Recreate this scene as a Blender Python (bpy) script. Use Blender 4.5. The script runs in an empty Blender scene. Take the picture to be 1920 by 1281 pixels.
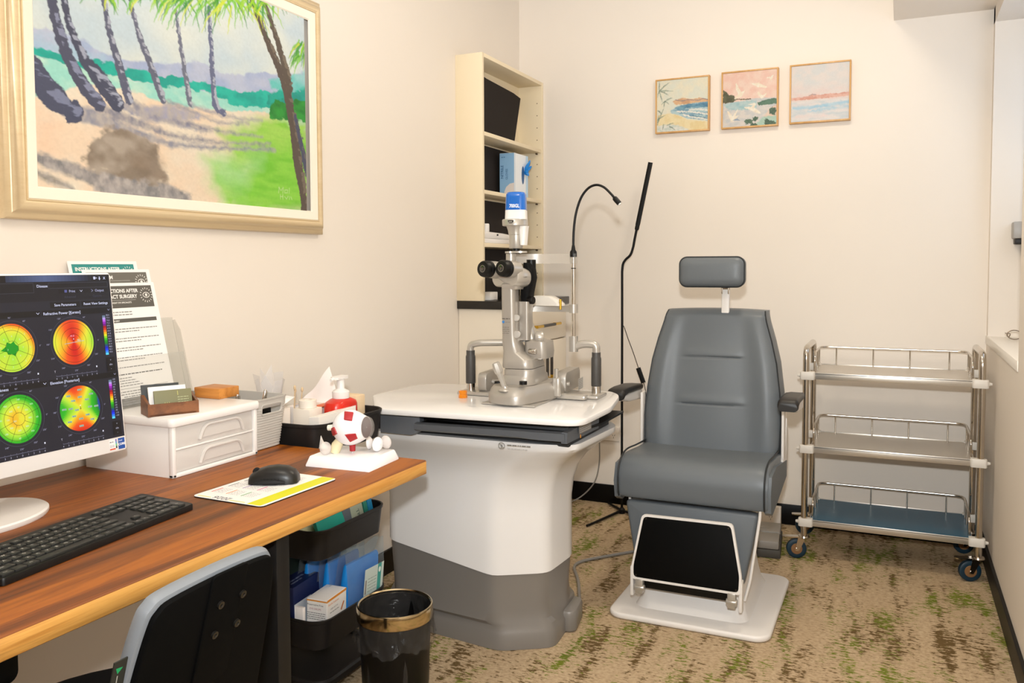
import bpy, bmesh, math, random
import numpy as np
from mathutils import Vector, Matrix, noise as mnoise

S = bpy.context.scene
COL = S.collection
random.seed(4)

# ---------------------------------------------------------------- camera
F_PX, PP_Y, EYE = 1575.0, 576.0, 1.24          # focal length and principal row for a 1920 x 1281 frame
YAW, PITCH, ROLL = -0.43005, -0.04918, -0.00362
_fw = Vector((math.sin(YAW) * math.cos(PITCH), math.cos(YAW) * math.cos(PITCH), math.sin(PITCH)))
_r0 = Vector((math.cos(YAW), -math.sin(YAW), 0))
_u0 = _r0.cross(_fw)
C_R = _r0 * math.cos(ROLL) + _u0 * math.sin(ROLL)
C_U = -_r0 * math.sin(ROLL) + _u0 * math.cos(ROLL)
C_F = _fw
cd = bpy.data.cameras.new('camera')
cam = bpy.data.objects.new('camera', cd)
COL.objects.link(cam)
cd.sensor_width = 36.0
cd.lens = 36.0 * F_PX / 1920.0
cd.shift_y = (PP_Y - 640.5) / 1920.0
cd.clip_start = 0.02
m3 = Matrix((C_R, C_U, -C_F)).transposed()
cam.matrix_world = Matrix.Translation((0, 0, EYE)) @ m3.to_4x4()
S.camera = cam

# ---------------------------------------------------------------- light and exposure
S.view_settings.view_transform = 'Standard'
S.view_settings.look = 'None'
S.view_settings.gamma = 1.0
S.view_settings.exposure = 0.0
S.view_settings.use_curve_mapping = False
w = bpy.data.worlds.new('sky')
S.world = w
w.use_nodes = True
bg = w.node_tree.nodes['Background']
bg.inputs[0].default_value = (0.62, 0.78, 1.0, 1)
bg.inputs[1].default_value = 2.4

def area(name, loc, aim, size, watts, col, shape='DISK', sy=None, spread=math.pi):
    l = bpy.data.lights.new(name, 'AREA')
    l.shape = shape
    l.size = size
    if sy: l.size_y = sy
    l.energy = watts
    l.color = col
    l.spread = spread
    o = bpy.data.objects.new(name, l)
    COL.objects.link(o)
    o.location = loc
    o.rotation_euler = (Vector(aim) - Vector(loc)).to_track_quat('-Z', 'Y').to_euler()
    o['kind'] = 'helper'
    return o

# the photographer's flash just above the lens: a little of it direct, most of it bounced off the ceiling;
# and the room's two round ceiling lights
FLASH = area('camera_flash', (0.0, -0.03, 1.44), (0.0, 3.0, 1.00), 0.07, 31.0, (0.92, 0.97, 1.0), spread=math.radians(140))
bl = bpy.data.lights.new('camera_flash_bounce', 'SPOT')
bl.energy = 212.0; bl.color = (0.94, 0.975, 1.0); bl.spot_size = math.radians(95); bl.spot_blend = 0.6; bl.shadow_soft_size = 0.04
BOUNCE = bpy.data.objects.new('camera_flash_bounce', bl); COL.objects.link(BOUNCE)
BOUNCE.location = (0.0, -0.05, 1.47)
BOUNCE.rotation_euler = (Vector((-0.35, 1.1, 2.7)) - BOUNCE.location).to_track_quat('-Z', 'Y').to_euler()
BOUNCE['kind'] = 'helper'
CEIL_1 = area('ceiling_light_lamp', (-0.30, 2.9, 2.655), (-0.30, 2.9, 0), 0.30, 11.0, (1.0, 0.88, 0.70))
CEIL_2 = area('ceiling_light_lamp', (-0.75, 0.75, 2.655), (-0.75, 0.75, 0), 0.30, 8.0, (1.0, 0.90, 0.74))

# ---------------------------------------------------------------- points of the room from rows and columns of the photograph
def _ray(x, y):
    return C_R * ((x - 960) / F_PX) - C_U * ((y - PP_Y) / F_PX) + C_F
_E = Vector((0, 0, EYE))
def _on(ax, x, y, v):
    d = _ray(x, y)
    return _E + d * ((v - _E[ax]) / d[ax])
def onx(x, y, v): return _on(0, x, y, v)
def ony(x, y, v): return _on(1, x, y, v)
def onz(x, y, v): return _on(2, x, y, v)
# ---------------------------------------------------------------- colours
def lin(h):
    if isinstance(h, str):
        h = h.lstrip('#')
        h = [int(h[i:i + 2], 16) / 255 for i in (0, 2, 4)]
    return tuple(c / 12.92 if c <= 0.04045 else ((c + 0.055) / 1.055) ** 2.4 for c in h)

# ---------------------------------------------------------------- materials
MATS = {}
def nt(name):
    m = bpy.data.materials.new(name)
    m.use_nodes = True
    return m, m.node_tree.nodes, m.node_tree.links, m.node_tree.nodes['Principled BSDF']

def mat(name, col, rough=0.5, metal=0.0, var=0.0, vscale=30.0, bump=0.0, bscale=200.0, coat=0.0, spec=0.5, alpha=1.0, trans=0.0, ior=1.45, emit=None, estr=0.0):
    if name in MATS: return MATS[name]
    m, N, L, p = nt(name)
    c = (*lin(col), 1)
    p.inputs['Base Color'].default_value = c
    p.inputs['Roughness'].default_value = rough
    p.inputs['Metallic'].default_value = metal
    p.inputs['Specular IOR Level'].default_value = spec
    p.inputs['Coat Weight'].default_value = coat
    p.inputs['Transmission Weight'].default_value = trans
    p.inputs['IOR'].default_value = ior
    p.inputs['Alpha'].default_value = alpha
    if emit:
        p.inputs['Emission Color'].default_value = (*lin(emit), 1)
        p.inputs['Emission Strength'].default_value = estr
    tc = N.new('ShaderNodeTexCoord')
    if var:
        n = N.new('ShaderNodeTexNoise'); n.inputs['Scale'].default_value = vscale; n.inputs['Detail'].default_value = 4
        L.new(tc.outputs['Object'], n.inputs['Vector'])
        mx = N.new('ShaderNodeMix'); mx.data_type = 'RGBA'
        mx.inputs['A'].default_value = tuple(v * (1 - var) for v in c[:3]) + (1,)
        mx.inputs['B'].default_value = tuple(min(1, v * (1 + var)) for v in c[:3]) + (1,)
        L.new(n.outputs['Fac'], mx.inputs['Factor']); L.new(mx.outputs['Result'], p.inputs['Base Color'])
    if bump:
        n = N.new('ShaderNodeTexNoise'); n.inputs['Scale'].default_value = bscale; n.inputs['Detail'].default_value = 3
        L.new(tc.outputs['Object'], n.inputs['Vector'])
        b = N.new('ShaderNodeBump'); b.inputs['Strength'].default_value = bump; b.inputs['Distance'].default_value = 0.002
        L.new(n.outputs['Fac'], b.inputs['Height']); L.new(b.outputs['Normal'], p.inputs['Normal'])
    MATS[name] = m
    return m

def attr_mat(name, rough=0.5, emit=0.0, bump=0.0, bscale=120.0, coat=0.0):
    if name in MATS: return MATS[name]
    m, N, L, p = nt(name)
    a = N.new('ShaderNodeAttribute'); a.attribute_name = 'Col'
    p.inputs['Roughness'].default_value = rough
    p.inputs['Coat Weight'].default_value = coat
    if emit:
        p.inputs['Base Color'].default_value = (0.004, 0.004, 0.005, 1)
        L.new(a.outputs['Color'], p.inputs['Emission Color'])
        p.inputs['Emission Strength'].default_value = emit
    else:
        L.new(a.outputs['Color'], p.inputs['Base Color'])
    if bump:
        tc = N.new('ShaderNodeTexCoord')
        n = N.new('ShaderNodeTexNoise'); n.inputs['Scale'].default_value = bscale; n.inputs['Detail'].default_value = 5
        L.new(tc.outputs['Object'], n.inputs['Vector'])
        b = N.new('ShaderNodeBump'); b.inputs['Strength'].default_value = bump; b.inputs['Distance'].default_value = 0.002
        L.new(n.outputs['Fac'], b.inputs['Height']); L.new(b.outputs['Normal'], p.inputs['Normal'])
    MATS[name] = m
    return m

def ramp(N, stops, interp='LINEAR'):
    r = N.new('ShaderNodeValToRGB')
    r.color_ramp.interpolation = interp
    e = r.color_ramp.elements
    while len(e) < len(stops): e.new(0.5)
    for el, (pos, c) in zip(e, stops):
        el.position = pos
        el.color = (*lin(c), 1) if isinstance(c, str) else (c, c, c, 1)
    return r

def wood_mat(name, stops, along='Y', scale=1.0, rough=0.4, coat=0.2, streak=0.55, dark='#5a2c10'):
    if name in MATS: return MATS[name]
    m, N, L, p = nt(name)
    tc = N.new('ShaderNodeTexCoord')
    mp = N.new('ShaderNodeMapping')
    sc = {'X': (0.55, 9, 9), 'Y': (9, 0.55, 9), 'Z': (9, 9, 0.55)}[along]
    mp.inputs['Scale'].default_value = tuple(s * scale for s in sc)
    L.new(tc.outputs['Object'], mp.inputs['Vector'])
    n1 = N.new('ShaderNodeTexNoise'); n1.inputs['Scale'].default_value = 1.6; n1.inputs['Detail'].default_value = 8; n1.inputs['Roughness'].default_value = 0.62; n1.inputs['Distortion'].default_value = 0.6
    L.new(mp.outputs['Vector'], n1.inputs['Vector'])
    r1 = ramp(N, stops)
    L.new(n1.outputs['Fac'], r1.inputs['Fac'])
    mp2 = N.new('ShaderNodeMapping')
    mp2.inputs['Scale'].default_value = tuple(s * scale * (5.0 if s > 1 else 1.6) for s in sc)
    L.new(tc.outputs['Object'], mp2.inputs['Vector'])
    n2 = N.new('ShaderNodeTexNoise'); n2.inputs['Scale'].default_value = 2.2; n2.inputs['Detail'].default_value = 6; n2.inputs['Roughness'].default_value = 0.7
    L.new(mp2.outputs['Vector'], n2.inputs['Vector'])
    r2 = ramp(N, [(0.52, 0.0), (0.72, 1.0)])
    L.new(n2.outputs['Fac'], r2.inputs['Fac'])
    mul = N.new('ShaderNodeMath'); mul.operation = 'MULTIPLY'; mul.inputs[1].default_value = streak
    L.new(r2.outputs['Color'], mul.inputs[0])
    mx = N.new('ShaderNodeMix'); mx.data_type = 'RGBA'
    L.new(mul.outputs[0], mx.inputs['Factor']); L.new(r1.outputs['Color'], mx.inputs['A'])
    mx.inputs['B'].default_value = (*lin(dark), 1)
    L.new(mx.outputs['Result'], p.inputs['Base Color'])
    b = N.new('ShaderNodeBump'); b.inputs['Strength'].default_value = 0.08; b.inputs['Distance'].default_value = 0.001
    L.new(n2.outputs['Fac'], b.inputs['Height']); L.new(b.outputs['Normal'], p.inputs['Normal'])
    p.inputs['Roughness'].default_value = rough
    p.inputs['Coat Weight'].default_value = coat
    p.inputs['Coat Roughness'].default_value = 0.3
    MATS[name] = m
    return m

def glass_mat(name, col='#ffffff', rough=0.05, alpha=0.25, tint=None, bump=0.0):
    # thin clear plastic: mostly see-through with a glossy skin
    if name in MATS: return MATS[name]
    m, N, L, p = nt(name)
    t = N.new('ShaderNodeBsdfTransparent'); t.inputs[0].default_value = (*lin(tint or col), 1)
    p.inputs['Base Color'].default_value = (*lin(col), 1)
    p.inputs['Roughness'].default_value = rough
    if bump:
        tc = N.new('ShaderNodeTexCoord')
        n = N.new('ShaderNodeTexNoise'); n.inputs['Scale'].default_value = 34.0; n.inputs['Detail'].default_value = 2.0; n.inputs['Distortion'].default_value = 1.2
        L.new(tc.outputs['Object'], n.inputs['Vector'])
        b = N.new('ShaderNodeBump'); b.inputs['Strength'].default_value = bump; b.inputs['Distance'].default_value = 0.012
        L.new(n.outputs['Fac'], b.inputs['Height']); L.new(b.outputs['Normal'], p.inputs['Normal'])
    mx = N.new('ShaderNodeMixShader'); mx.inputs[0].default_value = alpha
    L.new(t.outputs[0], mx.inputs[1]); L.new(p.outputs[0], mx.inputs[2])
    L.new(mx.outputs[0], N['Material Output'].inputs['Surface'])
    MATS[name] = m
    return m

WHITE = mat('white_plastic', '#ece8e4', 0.35, coat=0.15)
BLACK = mat('black_plastic', '#060505', 0.42, spec=.35)
DARK = mat('charcoal_plastic', '#1d1a19', 0.45, spec=.35)
SILVER = mat('silver_paint', '#b3aba3', 0.36, 0.55, bump=0.03, bscale=900)
CHROME = mat('chrome', '#d8d3cc', 0.10, 1.0)
STEEL = mat('stainless_steel', '#c9c1b6', 0.16, 1.0)
PRINT = attr_mat('print', 0.55)

# ---------------------------------------------------------------- mesh builder
def rr(w, h, r, n=6, cx=0, cy=0):
    r = min(r, w / 2 - 1e-5, h / 2 - 1e-5)
    P = []
    for sx, sy, a0 in ((1, 1, 0), (-1, 1, 90), (-1, -1, 180), (1, -1, 270)):
        for i in range(n + 1):
            a = math.radians(a0 + 90 * i / n)
            P.append((cx + sx * (w / 2 - r) + r * math.cos(a), cy + sy * (h / 2 - r) + r * math.sin(a)))
    return P

def catmull(pts, n=8):
    P = [Vector(p) for p in pts]
    P = [P[0] * 2 - P[1]] + P + [P[-1] * 2 - P[-2]]
    out = []
    for i in range(1, len(P) - 2):
        a, b, c, d = P[i - 1], P[i], P[i + 1], P[i + 2]
        for k in range(n):
            t = k / n
            out.append(0.5 * ((2 * b) + (c - a) * t + (2 * a - 5 * b + 4 * c - d) * t * t + (3 * b - a - 3 * c + d) * t ** 3))
    out.append(P[-2])
    return out

def fillet(pts, r=0.02, n=5):
    P = [Vector(p) for p in pts]
    out = [P[0]]
    for i in range(1, len(P) - 1):
        a, b, c = P[i - 1], P[i], P[i + 1]
        rr_ = min(r, (a - b).length * 0.49, (c - b).length * 0.49)
        s, e = b + (a - b).normalized() * rr_, b + (c - b).normalized() * rr_
        for k in range(n + 1):
            t = k / n
            out.append((1 - t) ** 2 * s + 2 * t * (1 - t) * b + t * t * e)
    out.append(P[-1])
    return out

def frame(o, x, y):
    """matrix with origin o, first axis x, second axis y (made square), third their cross"""
    x = Vector(x).normalized(); y = Vector(y)
    z = x.cross(y).normalized(); y = z.cross(x)
    M = Matrix((x, y, z)).transposed().to_4x4()
    M.translation = Vector(o)
    return M

def TR(x=0, y=0, z=0, rz=0, rx=0, ry=0):
    return Matrix.Translation((x, y, z)) @ Matrix.Rotation(rz, 4, 'Z') @ Matrix.Rotation(ry, 4, 'Y') @ Matrix.Rotation(rx, 4, 'X')

_TX = {}
def text_geo(s, bold=0.0):
    k = (s, bold)
    if k not in _TX:
        cu = bpy.data.curves.new('lettering', 'FONT')
        cu.body = s; cu.size = 1.0; cu.offset = bold; cu.resolution_u = 3
        cu.dimensions = '2D'; cu.fill_mode = 'FRONT'
        ob = bpy.data.objects.new('lettering', cu)
        me = bpy.data.meshes.new_from_object(ob)
        V = [tuple(v.co) for v in me.vertices]
        F = [tuple(p.vertices) for p in me.polygons]
        bpy.data.objects.remove(ob); bpy.data.curves.remove(cu); bpy.data.meshes.remove(me)
        _TX[k] = (V, F)
    return _TX[k]

class MB:
    def __init__(s):
        s.V, s.F, s.M, s.C = [], [], [], []
    def add(s, V, F, m=0, c=None, T=None):
        o = len(s.V)
        if T is not None: V = [T @ Vector(v) for v in V]
        s.V.extend(tuple(v) for v in V)
        s.F.extend(tuple(i + o for i in f) for f in F)
        s.M.extend([m] * len(F))
        s.C.extend([c] * len(F))
        return s
    def bm(s, b, m=0, c=None, T=None):
        b.verts.index_update()
        V = [v.co.copy() for v in b.verts]
        F = [tuple(v.index for v in f.verts) for f in b.faces]
        b.free()
        return s.add(V, F, m, c, T)
    def box(s, c0, sz, bev=0.0, seg=2, m=0, c=None, T=None):
        b = bmesh.new()
        bmesh.ops.create_cube(b, size=1.0)
        for v in b.verts: v.co = Vector((v.co.x * sz[0] + c0[0], v.co.y * sz[1] + c0[1], v.co.z * sz[2] + c0[2]))
        if bev:
            bmesh.ops.bevel(b, geom=list(b.edges), offset=min(bev, min(sz) * 0.49), segments=seg, profile=0.5, affect='EDGES')
        return s.bm(b, m, c, T)
    def bx(s, a, b, bev=0.0, m=0, c=None, T=None, seg=2):
        return s.box([(a[i] + b[i]) / 2 for i in range(3)], [abs(b[i] - a[i]) for i in range(3)], bev, seg, m, c, T)
    def loft(s, rings, cap=True, m=0, c=None, T=None, closed=False):
        n = len(rings[0]); V = []; F = []
        for r in rings: V.extend(tuple(p) for p in r)
        for i in range(len(rings) - 1):
            for j in range(n):
                k = (j + 1) % n
                F.append((i * n + j, i * n + k, (i + 1) * n + k, (i + 1) * n + j))
        if closed:
            i = len(rings) - 1
            for j in range(n):
                k = (j + 1) % n
                F.append((i * n + j, i * n + k, k, j))
        elif cap:
            F.append(tuple(range(n - 1, -1, -1)))
            F.append(tuple((len(rings) - 1) * n + j for j in range(n)))
        return s.add(V, F, m, c, T)
    def prism(s, poly, z0, z1, bev=0.0, m=0, c=None, T=None, seg=2):
        def inset(d):
            n = len(poly); out = []
            for i in range(n):
                a, b, e = Vector(poly[i - 1]), Vector(poly[i]), Vector(poly[(i + 1) % n])
                n1 = (b - a); n2 = (e - b)
                n1 = Vector((-n1.y, n1.x)).normalized(); n2 = Vector((-n2.y, n2.x)).normalized()
                q = n1 + n2
                if q.length < 1e-6: q = n1
                q = q.normalized() * d / max(0.35, q.normalized().dot(n1))
                out.append(b + q)
            return out
        rings = []
        if bev:
            for k in range(seg + 1):
                a = math.pi / 2 * k / seg
                rings.append([(p.x, p.y, z0 + bev * (1 - math.cos(a))) for p in inset(bev * (1 - math.sin(a)))])
            for k in range(seg + 1):
                a = math.pi / 2 * k / seg
                rings.append([(p.x, p.y, z1 - bev * (1 - math.sin(a))) for p in inset(bev * (1 - math.cos(a)))])
        else:
            rings = [[(x, y, z0) for x, y in poly], [(x, y, z1) for x, y in poly]]
        return s.loft(rings, True, m, c, T)
    def tube(s, pts, r, n=10, m=0, c=None, T=None, cap=True, closed=False):
        P = [Vector(p) for p in pts]
        R = r if isinstance(r, (list, tuple)) else [r] * len(P)
        tang = []
        for i in range(len(P)):
            a = P[i - 1] if (i > 0 or closed) else P[i]
            b = P[(i + 1) % len(P)] if (i < len(P) - 1 or closed) else P[i]
            t = b - a
            tang.append(t.normalized() if t.length > 1e-9 else Vector((0, 0, 1)))
        up = Vector((0, 0, 1)) if abs(tang[0].z) < 0.9 else Vector((1, 0, 0))
        nrm = tang[0].cross(up).normalized()
        rings = []
        for i in range(len(P)):
            t = tang[i]
            nrm = (nrm - t * nrm.dot(t))
            nrm = nrm.normalized() if nrm.length > 1e-6 else t.orthogonal().normalized()
            bn = t.cross(nrm)
            rings.append([P[i] + (nrm * math.cos(2 * math.pi * k / n) + bn * math.sin(2 * math.pi * k / n)) * R[i] for k in range(n)])
        return s.loft(rings, cap, m, c, T, closed)
    def cyl(s, a, b, r, r2=None, n=24, m=0, c=None, T=None, bev=0.0):
        a, b = Vector(a), Vector(b)
        r2 = r if r2 is None else r2
        if bev:
            d = (b - a).normalized()
            return s.tube([a, a + d * 1e-5, a + d * bev, b - d * bev, b - d * 1e-5, b], [r - bev, r - bev * 0.7, r, r2, r2 - bev * 0.7, r2 - bev], n, m, c, T)
        return s.tube([a, b], [r, r2], n, m, c, T)
    def lathe(s, prof, T=None, n=32, m=0, c=None, cap=False):
        rings = [[(r * math.cos(2 * math.pi * k / n), r * math.sin(2 * math.pi * k / n), z) for k in range(n)] for r, z in prof]
        return s.loft(rings, cap, m, c, T)
    def sph(s, c0, r, n=24, k=14, m=0, c=None, T=None):
        r = r if isinstance(r, (tuple, list)) else (r, r, r)
        rings = []
        for i in range(k + 1):
            a = -math.pi / 2 + math.pi * i / k
            q = max(math.cos(a), 1e-3)
            rings.append([(c0[0] + r[0] * q * math.cos(2 * math.pi * j / n), c0[1] + r[1] * q * math.sin(2 * math.pi * j / n), c0[2] + r[2] * math.sin(a)) for j in range(n)])
        return s.loft(rings, True, m, c, T)
    def sheet(s, fn, nu, nv, m=0, c=None, T=None):
        V = [fn(i / nu, j / nv) for j in range(nv + 1) for i in range(nu + 1)]
        F = [(j * (nu + 1) + i, j * (nu + 1) + i + 1, (j + 1) * (nu + 1) + i + 1, (j + 1) * (nu + 1) + i) for j in range(nv) for i in range(nu)]
        return s.add(V, F, m, c, T)
    def quad(s, pts, m=0, c=None, T=None):
        return s.add(pts, [tuple(range(len(pts)))], m, c, T)
    def rect(s, x0, y0, x1, y1, z=0.0, m=0, c=None, T=None):
        return s.quad([(x0, y0, z), (x1, y0, z), (x1, y1, z), (x0, y1, z)], m, c, T)
    def line(s, pts, wd, z=0.0, m=0, c=None, T=None, closed=False):
        pts = list(pts)
        if closed: pts = pts + [pts[0]]
        for a, b in zip(pts, pts[1:]):
            d = Vector((b[0] - a[0], b[1] - a[1]))
            if d.length < 1e-9: continue
            d.normalize(); q = Vector((-d.y, d.x)) * wd / 2; e = d * wd * 0.25
            s.quad([(a[0] - q.x - e.x, a[1] - q.y - e.y, z), (b[0] - q.x + e.x, b[1] - q.y + e.y, z), (b[0] + q.x + e.x, b[1] + q.y + e.y, z), (a[0] + q.x - e.x, a[1] + q.y - e.y, z)], m, c, T)
        return s
    def text(s, st, x, y, size, z=0.0, m=0, c=None, T=None, bold=0.0, align='L', wide=1.0, rot=0.0):
        V, F = text_geo(st, bold)
        if not V: return s
        w = max(v[0] for v in V)
        off = {'L': 0, 'C': -w / 2, 'R': -w}[align]
        cr, sr = math.cos(rot), math.sin(rot)
        W = []
        for v in V:
            a, b = (v[0] + off) * size * wide, v[1] * size
            W.append((x + a * cr - b * sr, y + a * sr + b * cr, z))
        return s.add(W, F, m, c, T)
    def small_print(s, x0, y0, x1, h, z=0.0, c=None, T=None, m=0, gap=0.28, seed=1, fill=1.0):
        R = random.Random(seed)
        x = x0; end = x0 + (x1 - x0) * fill
        while x < end:
            wd = h * R.uniform(0.9, 3.4)
            s.rect(x, y0, min(x + wd, end), y0 + h * 0.62, z, m, c, T)
            x += wd + h * gap * 1.6
        return s
    def build(s, name, mats, parent=None, local=False, smooth=True, angle=38, sub=0, bevel=0.0, solid=0.0):
        me = bpy.data.meshes.new(name)
        V = s.V
        if parent is not None and not local:
            inv = WM[parent.name].inverted()
            V = [tuple(inv @ Vector(v)) for v in V]
        me.from_pydata(V, [], s.F)
        mats = mats if isinstance(mats, (list, tuple)) else [mats]
        for mm in mats: me.materials.append(mm)
        me.polygons.foreach_set('material_index', s.M)
        if any(c is not None for c in s.C):
            a = me.attributes.new('Col', 'FLOAT_COLOR', 'CORNER')
            buf = np.ones((len(me.loops), 4), dtype=np.float32)
            k = 0
            for f, c in zip(s.F, s.C):
                n = len(f)
                if c is not None: buf[k:k + n, :3] = lin(c) if isinstance(c, str) else c
                k += n
            a.data.foreach_set('color', buf.ravel())
        me.validate()
        b = bmesh.new(); b.from_mesh(me)
        if len(s.F) < 60000: bmesh.ops.recalc_face_normals(b, faces=b.faces)
        b.to_mesh(me); b.free()
        if smooth:
            me.shade_smooth()
            me.set_sharp_from_angle(angle=math.radians(angle))
        o = bpy.data.objects.new(name, me)
        COL.objects.link(o)
        if parent is not None:
            o.parent = parent
            WM[o.name] = WM[parent.name]
        else:
            WM[o.name] = Matrix.Identity(4)
        if solid:
            md = o.modifiers.new('thickness', 'SOLIDIFY'); md.thickness = solid; md.offset = 0
        if bevel:
            md = o.modifiers.new('bevel', 'BEVEL'); md.width = bevel; md.segments = 2; md.limit_method = 'ANGLE'; md.angle_limit = math.radians(40)
        if sub:
            md = o.modifiers.new('subdivision', 'SUBSURF'); md.levels = sub; md.render_levels = sub
        return o

WM = {}
def tag(o, label=None, cat=None, group=None, kind=None):
    if label: o['label'] = label
    if cat: o['category'] = cat
    if group: o['group'] = group
    if kind: o['kind'] = kind
    return o
def thing(name, label, cat, loc=(0, 0, 0), rz=0.0, group=None):
    o = bpy.data.objects.new(name, None)
    COL.objects.link(o)
    o.empty_display_size = 0.05
    o.location = loc; o.rotation_euler = (0, 0, rz)
    WM[o.name] = Matrix.Translation(loc) @ Matrix.Rotation(rz, 4, 'Z')
    return tag(o, label, cat, group)
def one(mb, name, mats, label, cat, loc=None, group=None, **k):
    """a thing that is a single mesh; its vertices are given in the room's coordinates"""
    o = mb.build(name, mats, None, **k)
    if loc is not None:
        o.data.transform(Matrix.Translation(-Vector(loc)))
        o.location = loc
    return tag(o, label, cat, group)
def copy_tree(o, parent=None):
    c = o.copy(); COL.objects.link(c)
    if parent is not None: c.parent = parent
    for ch in list(o.children): copy_tree(ch, c)
    return c
# ---------------------------------------------------------------- brush painting on a fine canvas mesh
class Paint:
    """colours of a W x H grid of canvas points; u runs left to right, v top to bottom, both 0..1"""
    def __init__(s, W, H, col, seed=1):
        s.W, s.H = W, H
        s.rng = np.random.default_rng(seed)
        s.u, s.v = np.meshgrid(np.linspace(0, 1, W), np.linspace(0, 1, H))
        s.asp = W / H
        s.c = np.tile(np.array(lin(col), dtype=np.float64), (H, W, 1))
    def noise(s, fx, fy, octv=3):
        out = np.zeros((s.H, s.W)); amp = 1.0; tot = 0
        for o in range(octv):
            gx, gy = int(fx * 2 ** o) + 2, int(fy * 2 ** o) + 2
            g = s.rng.random((gy + 1, gx + 1))
            x = s.u * (gx - 1); y = s.v * (gy - 1)
            xi, yi = x.astype(int), y.astype(int); xf, yf = x - xi, y - yi
            xf = xf * xf * (3 - 2 * xf); yf = yf * yf * (3 - 2 * yf)
            out += amp * ((g[yi, xi] * (1 - xf) + g[yi, xi + 1] * xf) * (1 - yf) + (g[yi + 1, xi] * (1 - xf) + g[yi + 1, xi + 1] * xf) * yf)
            tot += amp; amp *= 0.55
        return out / tot
    def blend(s, mask, col):
        k = mask[..., None]
        s.c = s.c * (1 - k) + (np.array(lin(col)) if not isinstance(col, np.ndarray) else col) * k
    def mix2(s, mask, c1, c2, fx=20, fy=20, sharp=3.0):
        n = np.clip((s.noise(fx, fy) - 0.5) * sharp + 0.5, 0, 1)[..., None]
        s.blend(mask, np.array(lin(c1)) * (1 - n) + np.array(lin(c2)) * n)
    def poly(s, pts, soft=0.003, rough=0.006, f=40):
        du = (s.noise(f, f) - 0.5) * 2 * rough; dv = (s.noise(f, f) - 0.5) * 2 * rough
        U, Vv = s.u + du, s.v + dv * s.asp
        ins = np.zeros((s.H, s.W), bool); dist = np.full((s.H, s.W), 9.0)
        n = len(pts)
        for i in range(n):
            (x1, y1), (x2, y2) = pts[i], pts[(i + 1) % n]
            if y1 != y2:
                cr = ((y1 > Vv) != (y2 > Vv)) & (U < (x2 - x1) * (Vv - y1) / (y2 - y1) + x1)
                ins ^= cr
            ex, ey = x2 - x1, (y2 - y1) / s.asp
            px, py = U - x1, (Vv - y1) / s.asp
            t = np.clip((px * ex + py * ey) / (ex * ex + ey * ey + 1e-12), 0, 1)
            dist = np.minimum(dist, np.hypot(px - t * ex, py - t * ey))
        sd = np.where(ins, dist, -dist)
        return np.clip(sd / max(soft, 1e-5) + 0.5, 0, 1)
    def stroke(s, pts, wd, soft=0.003, rough=0.004, f=50):
        """wd: width, or one width per point"""
        W = wd if isinstance(wd, (list, tuple)) else [wd] * len(pts)
        du = (s.noise(f, f) - 0.5) * 2 * rough; dv = (s.noise(f, f) - 0.5) * 2 * rough
        U, Vv = s.u + du, s.v + dv * s.asp
        best = np.full((s.H, s.W), -9.0)
        for (p, q, a, b) in zip(pts, pts[1:], W, W[1:]):
            ex, ey = q[0] - p[0], (q[1] - p[1]) / s.asp
            px, py = U - p[0], (Vv - p[1]) / s.asp
            t = np.clip((px * ex + py * ey) / (ex * ex + ey * ey + 1e-12), 0, 1)
            best = np.maximum(best, (a + (b - a) * t) / 2 - np.hypot(px - t * ex, py - t * ey))
        return np.clip(best / max(soft, 1e-5) + 0.5, 0, 1)
    def grain(s, amt=0.04, fx=90, fy=60):
        s.c *= (1 + (s.noise(fx, fy, 2)[..., None] - 0.5) * 2 * amt)
    def mesh(s, name, P, material, parent):
        """P: function (u, v) arrays -> three coordinate arrays in the room"""
        m_ = s.c.mean(-1, keepdims=True)
        s.c = np.clip(m_ + (s.c - m_) * 1.06, 0, 1) * 0.80
        X, Y, Z = P(s.u, s.v)
        co = np.stack([X, Y, Z], -1).reshape(-1, 3)
        inv = np.array(WM[parent.name].inverted())
        co = co @ inv[:3, :3].T + inv[:3, 3]
        idx = np.arange(s.W * s.H).reshape(s.H, s.W)
        F = np.stack([idx[:-1, :-1], idx[1:, :-1], idx[1:, 1:], idx[:-1, 1:]], -1).reshape(-1, 4)
        me = bpy.data.meshes.new(name)
        me.vertices.add(len(co)); me.vertices.foreach_set('co', co.astype(np.float32).ravel())
        me.loops.add(F.size); me.loops.foreach_set('vertex_index', F.astype(np.int32).ravel())
        me.polygons.add(len(F)); me.polygons.foreach_set('loop_start', np.arange(0, F.size, 4, dtype=np.int32))
        a = me.attributes.new('Col', 'FLOAT_COLOR', 'POINT')
        a.data.foreach_set('color', np.concatenate([np.clip(s.c, 0, 1), np.ones((s.H, s.W, 1))], -1).astype(np.float32).ravel())
        me.materials.append(material)
        me.update(calc_edges=True); me.validate()
        o = bpy.data.objects.new(name, me); COL.objects.link(o)
        o.parent = parent; WM[o.name] = WM[parent.name]
        return o
# ---------------------------------------------------------------- the room
XL, XR, YB, ZC, YF = -1.857, 0.355, 4.154, 2.70, -1.50
XN = 0.66                                                   # outer side of the window nook
wall_m = mat('wall_paint', '#ebe1d5', 0.75, var=0.015, vscale=3, bump=0.03, bscale=260)
ceil_m = mat('ceiling_paint', '#f2eee8', 0.85)
skirt_m = mat('black_skirting', '#040404', 0.45, spec=.25)
sill_m = mat('sill_laminate', '#efe9df', 0.3)

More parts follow.
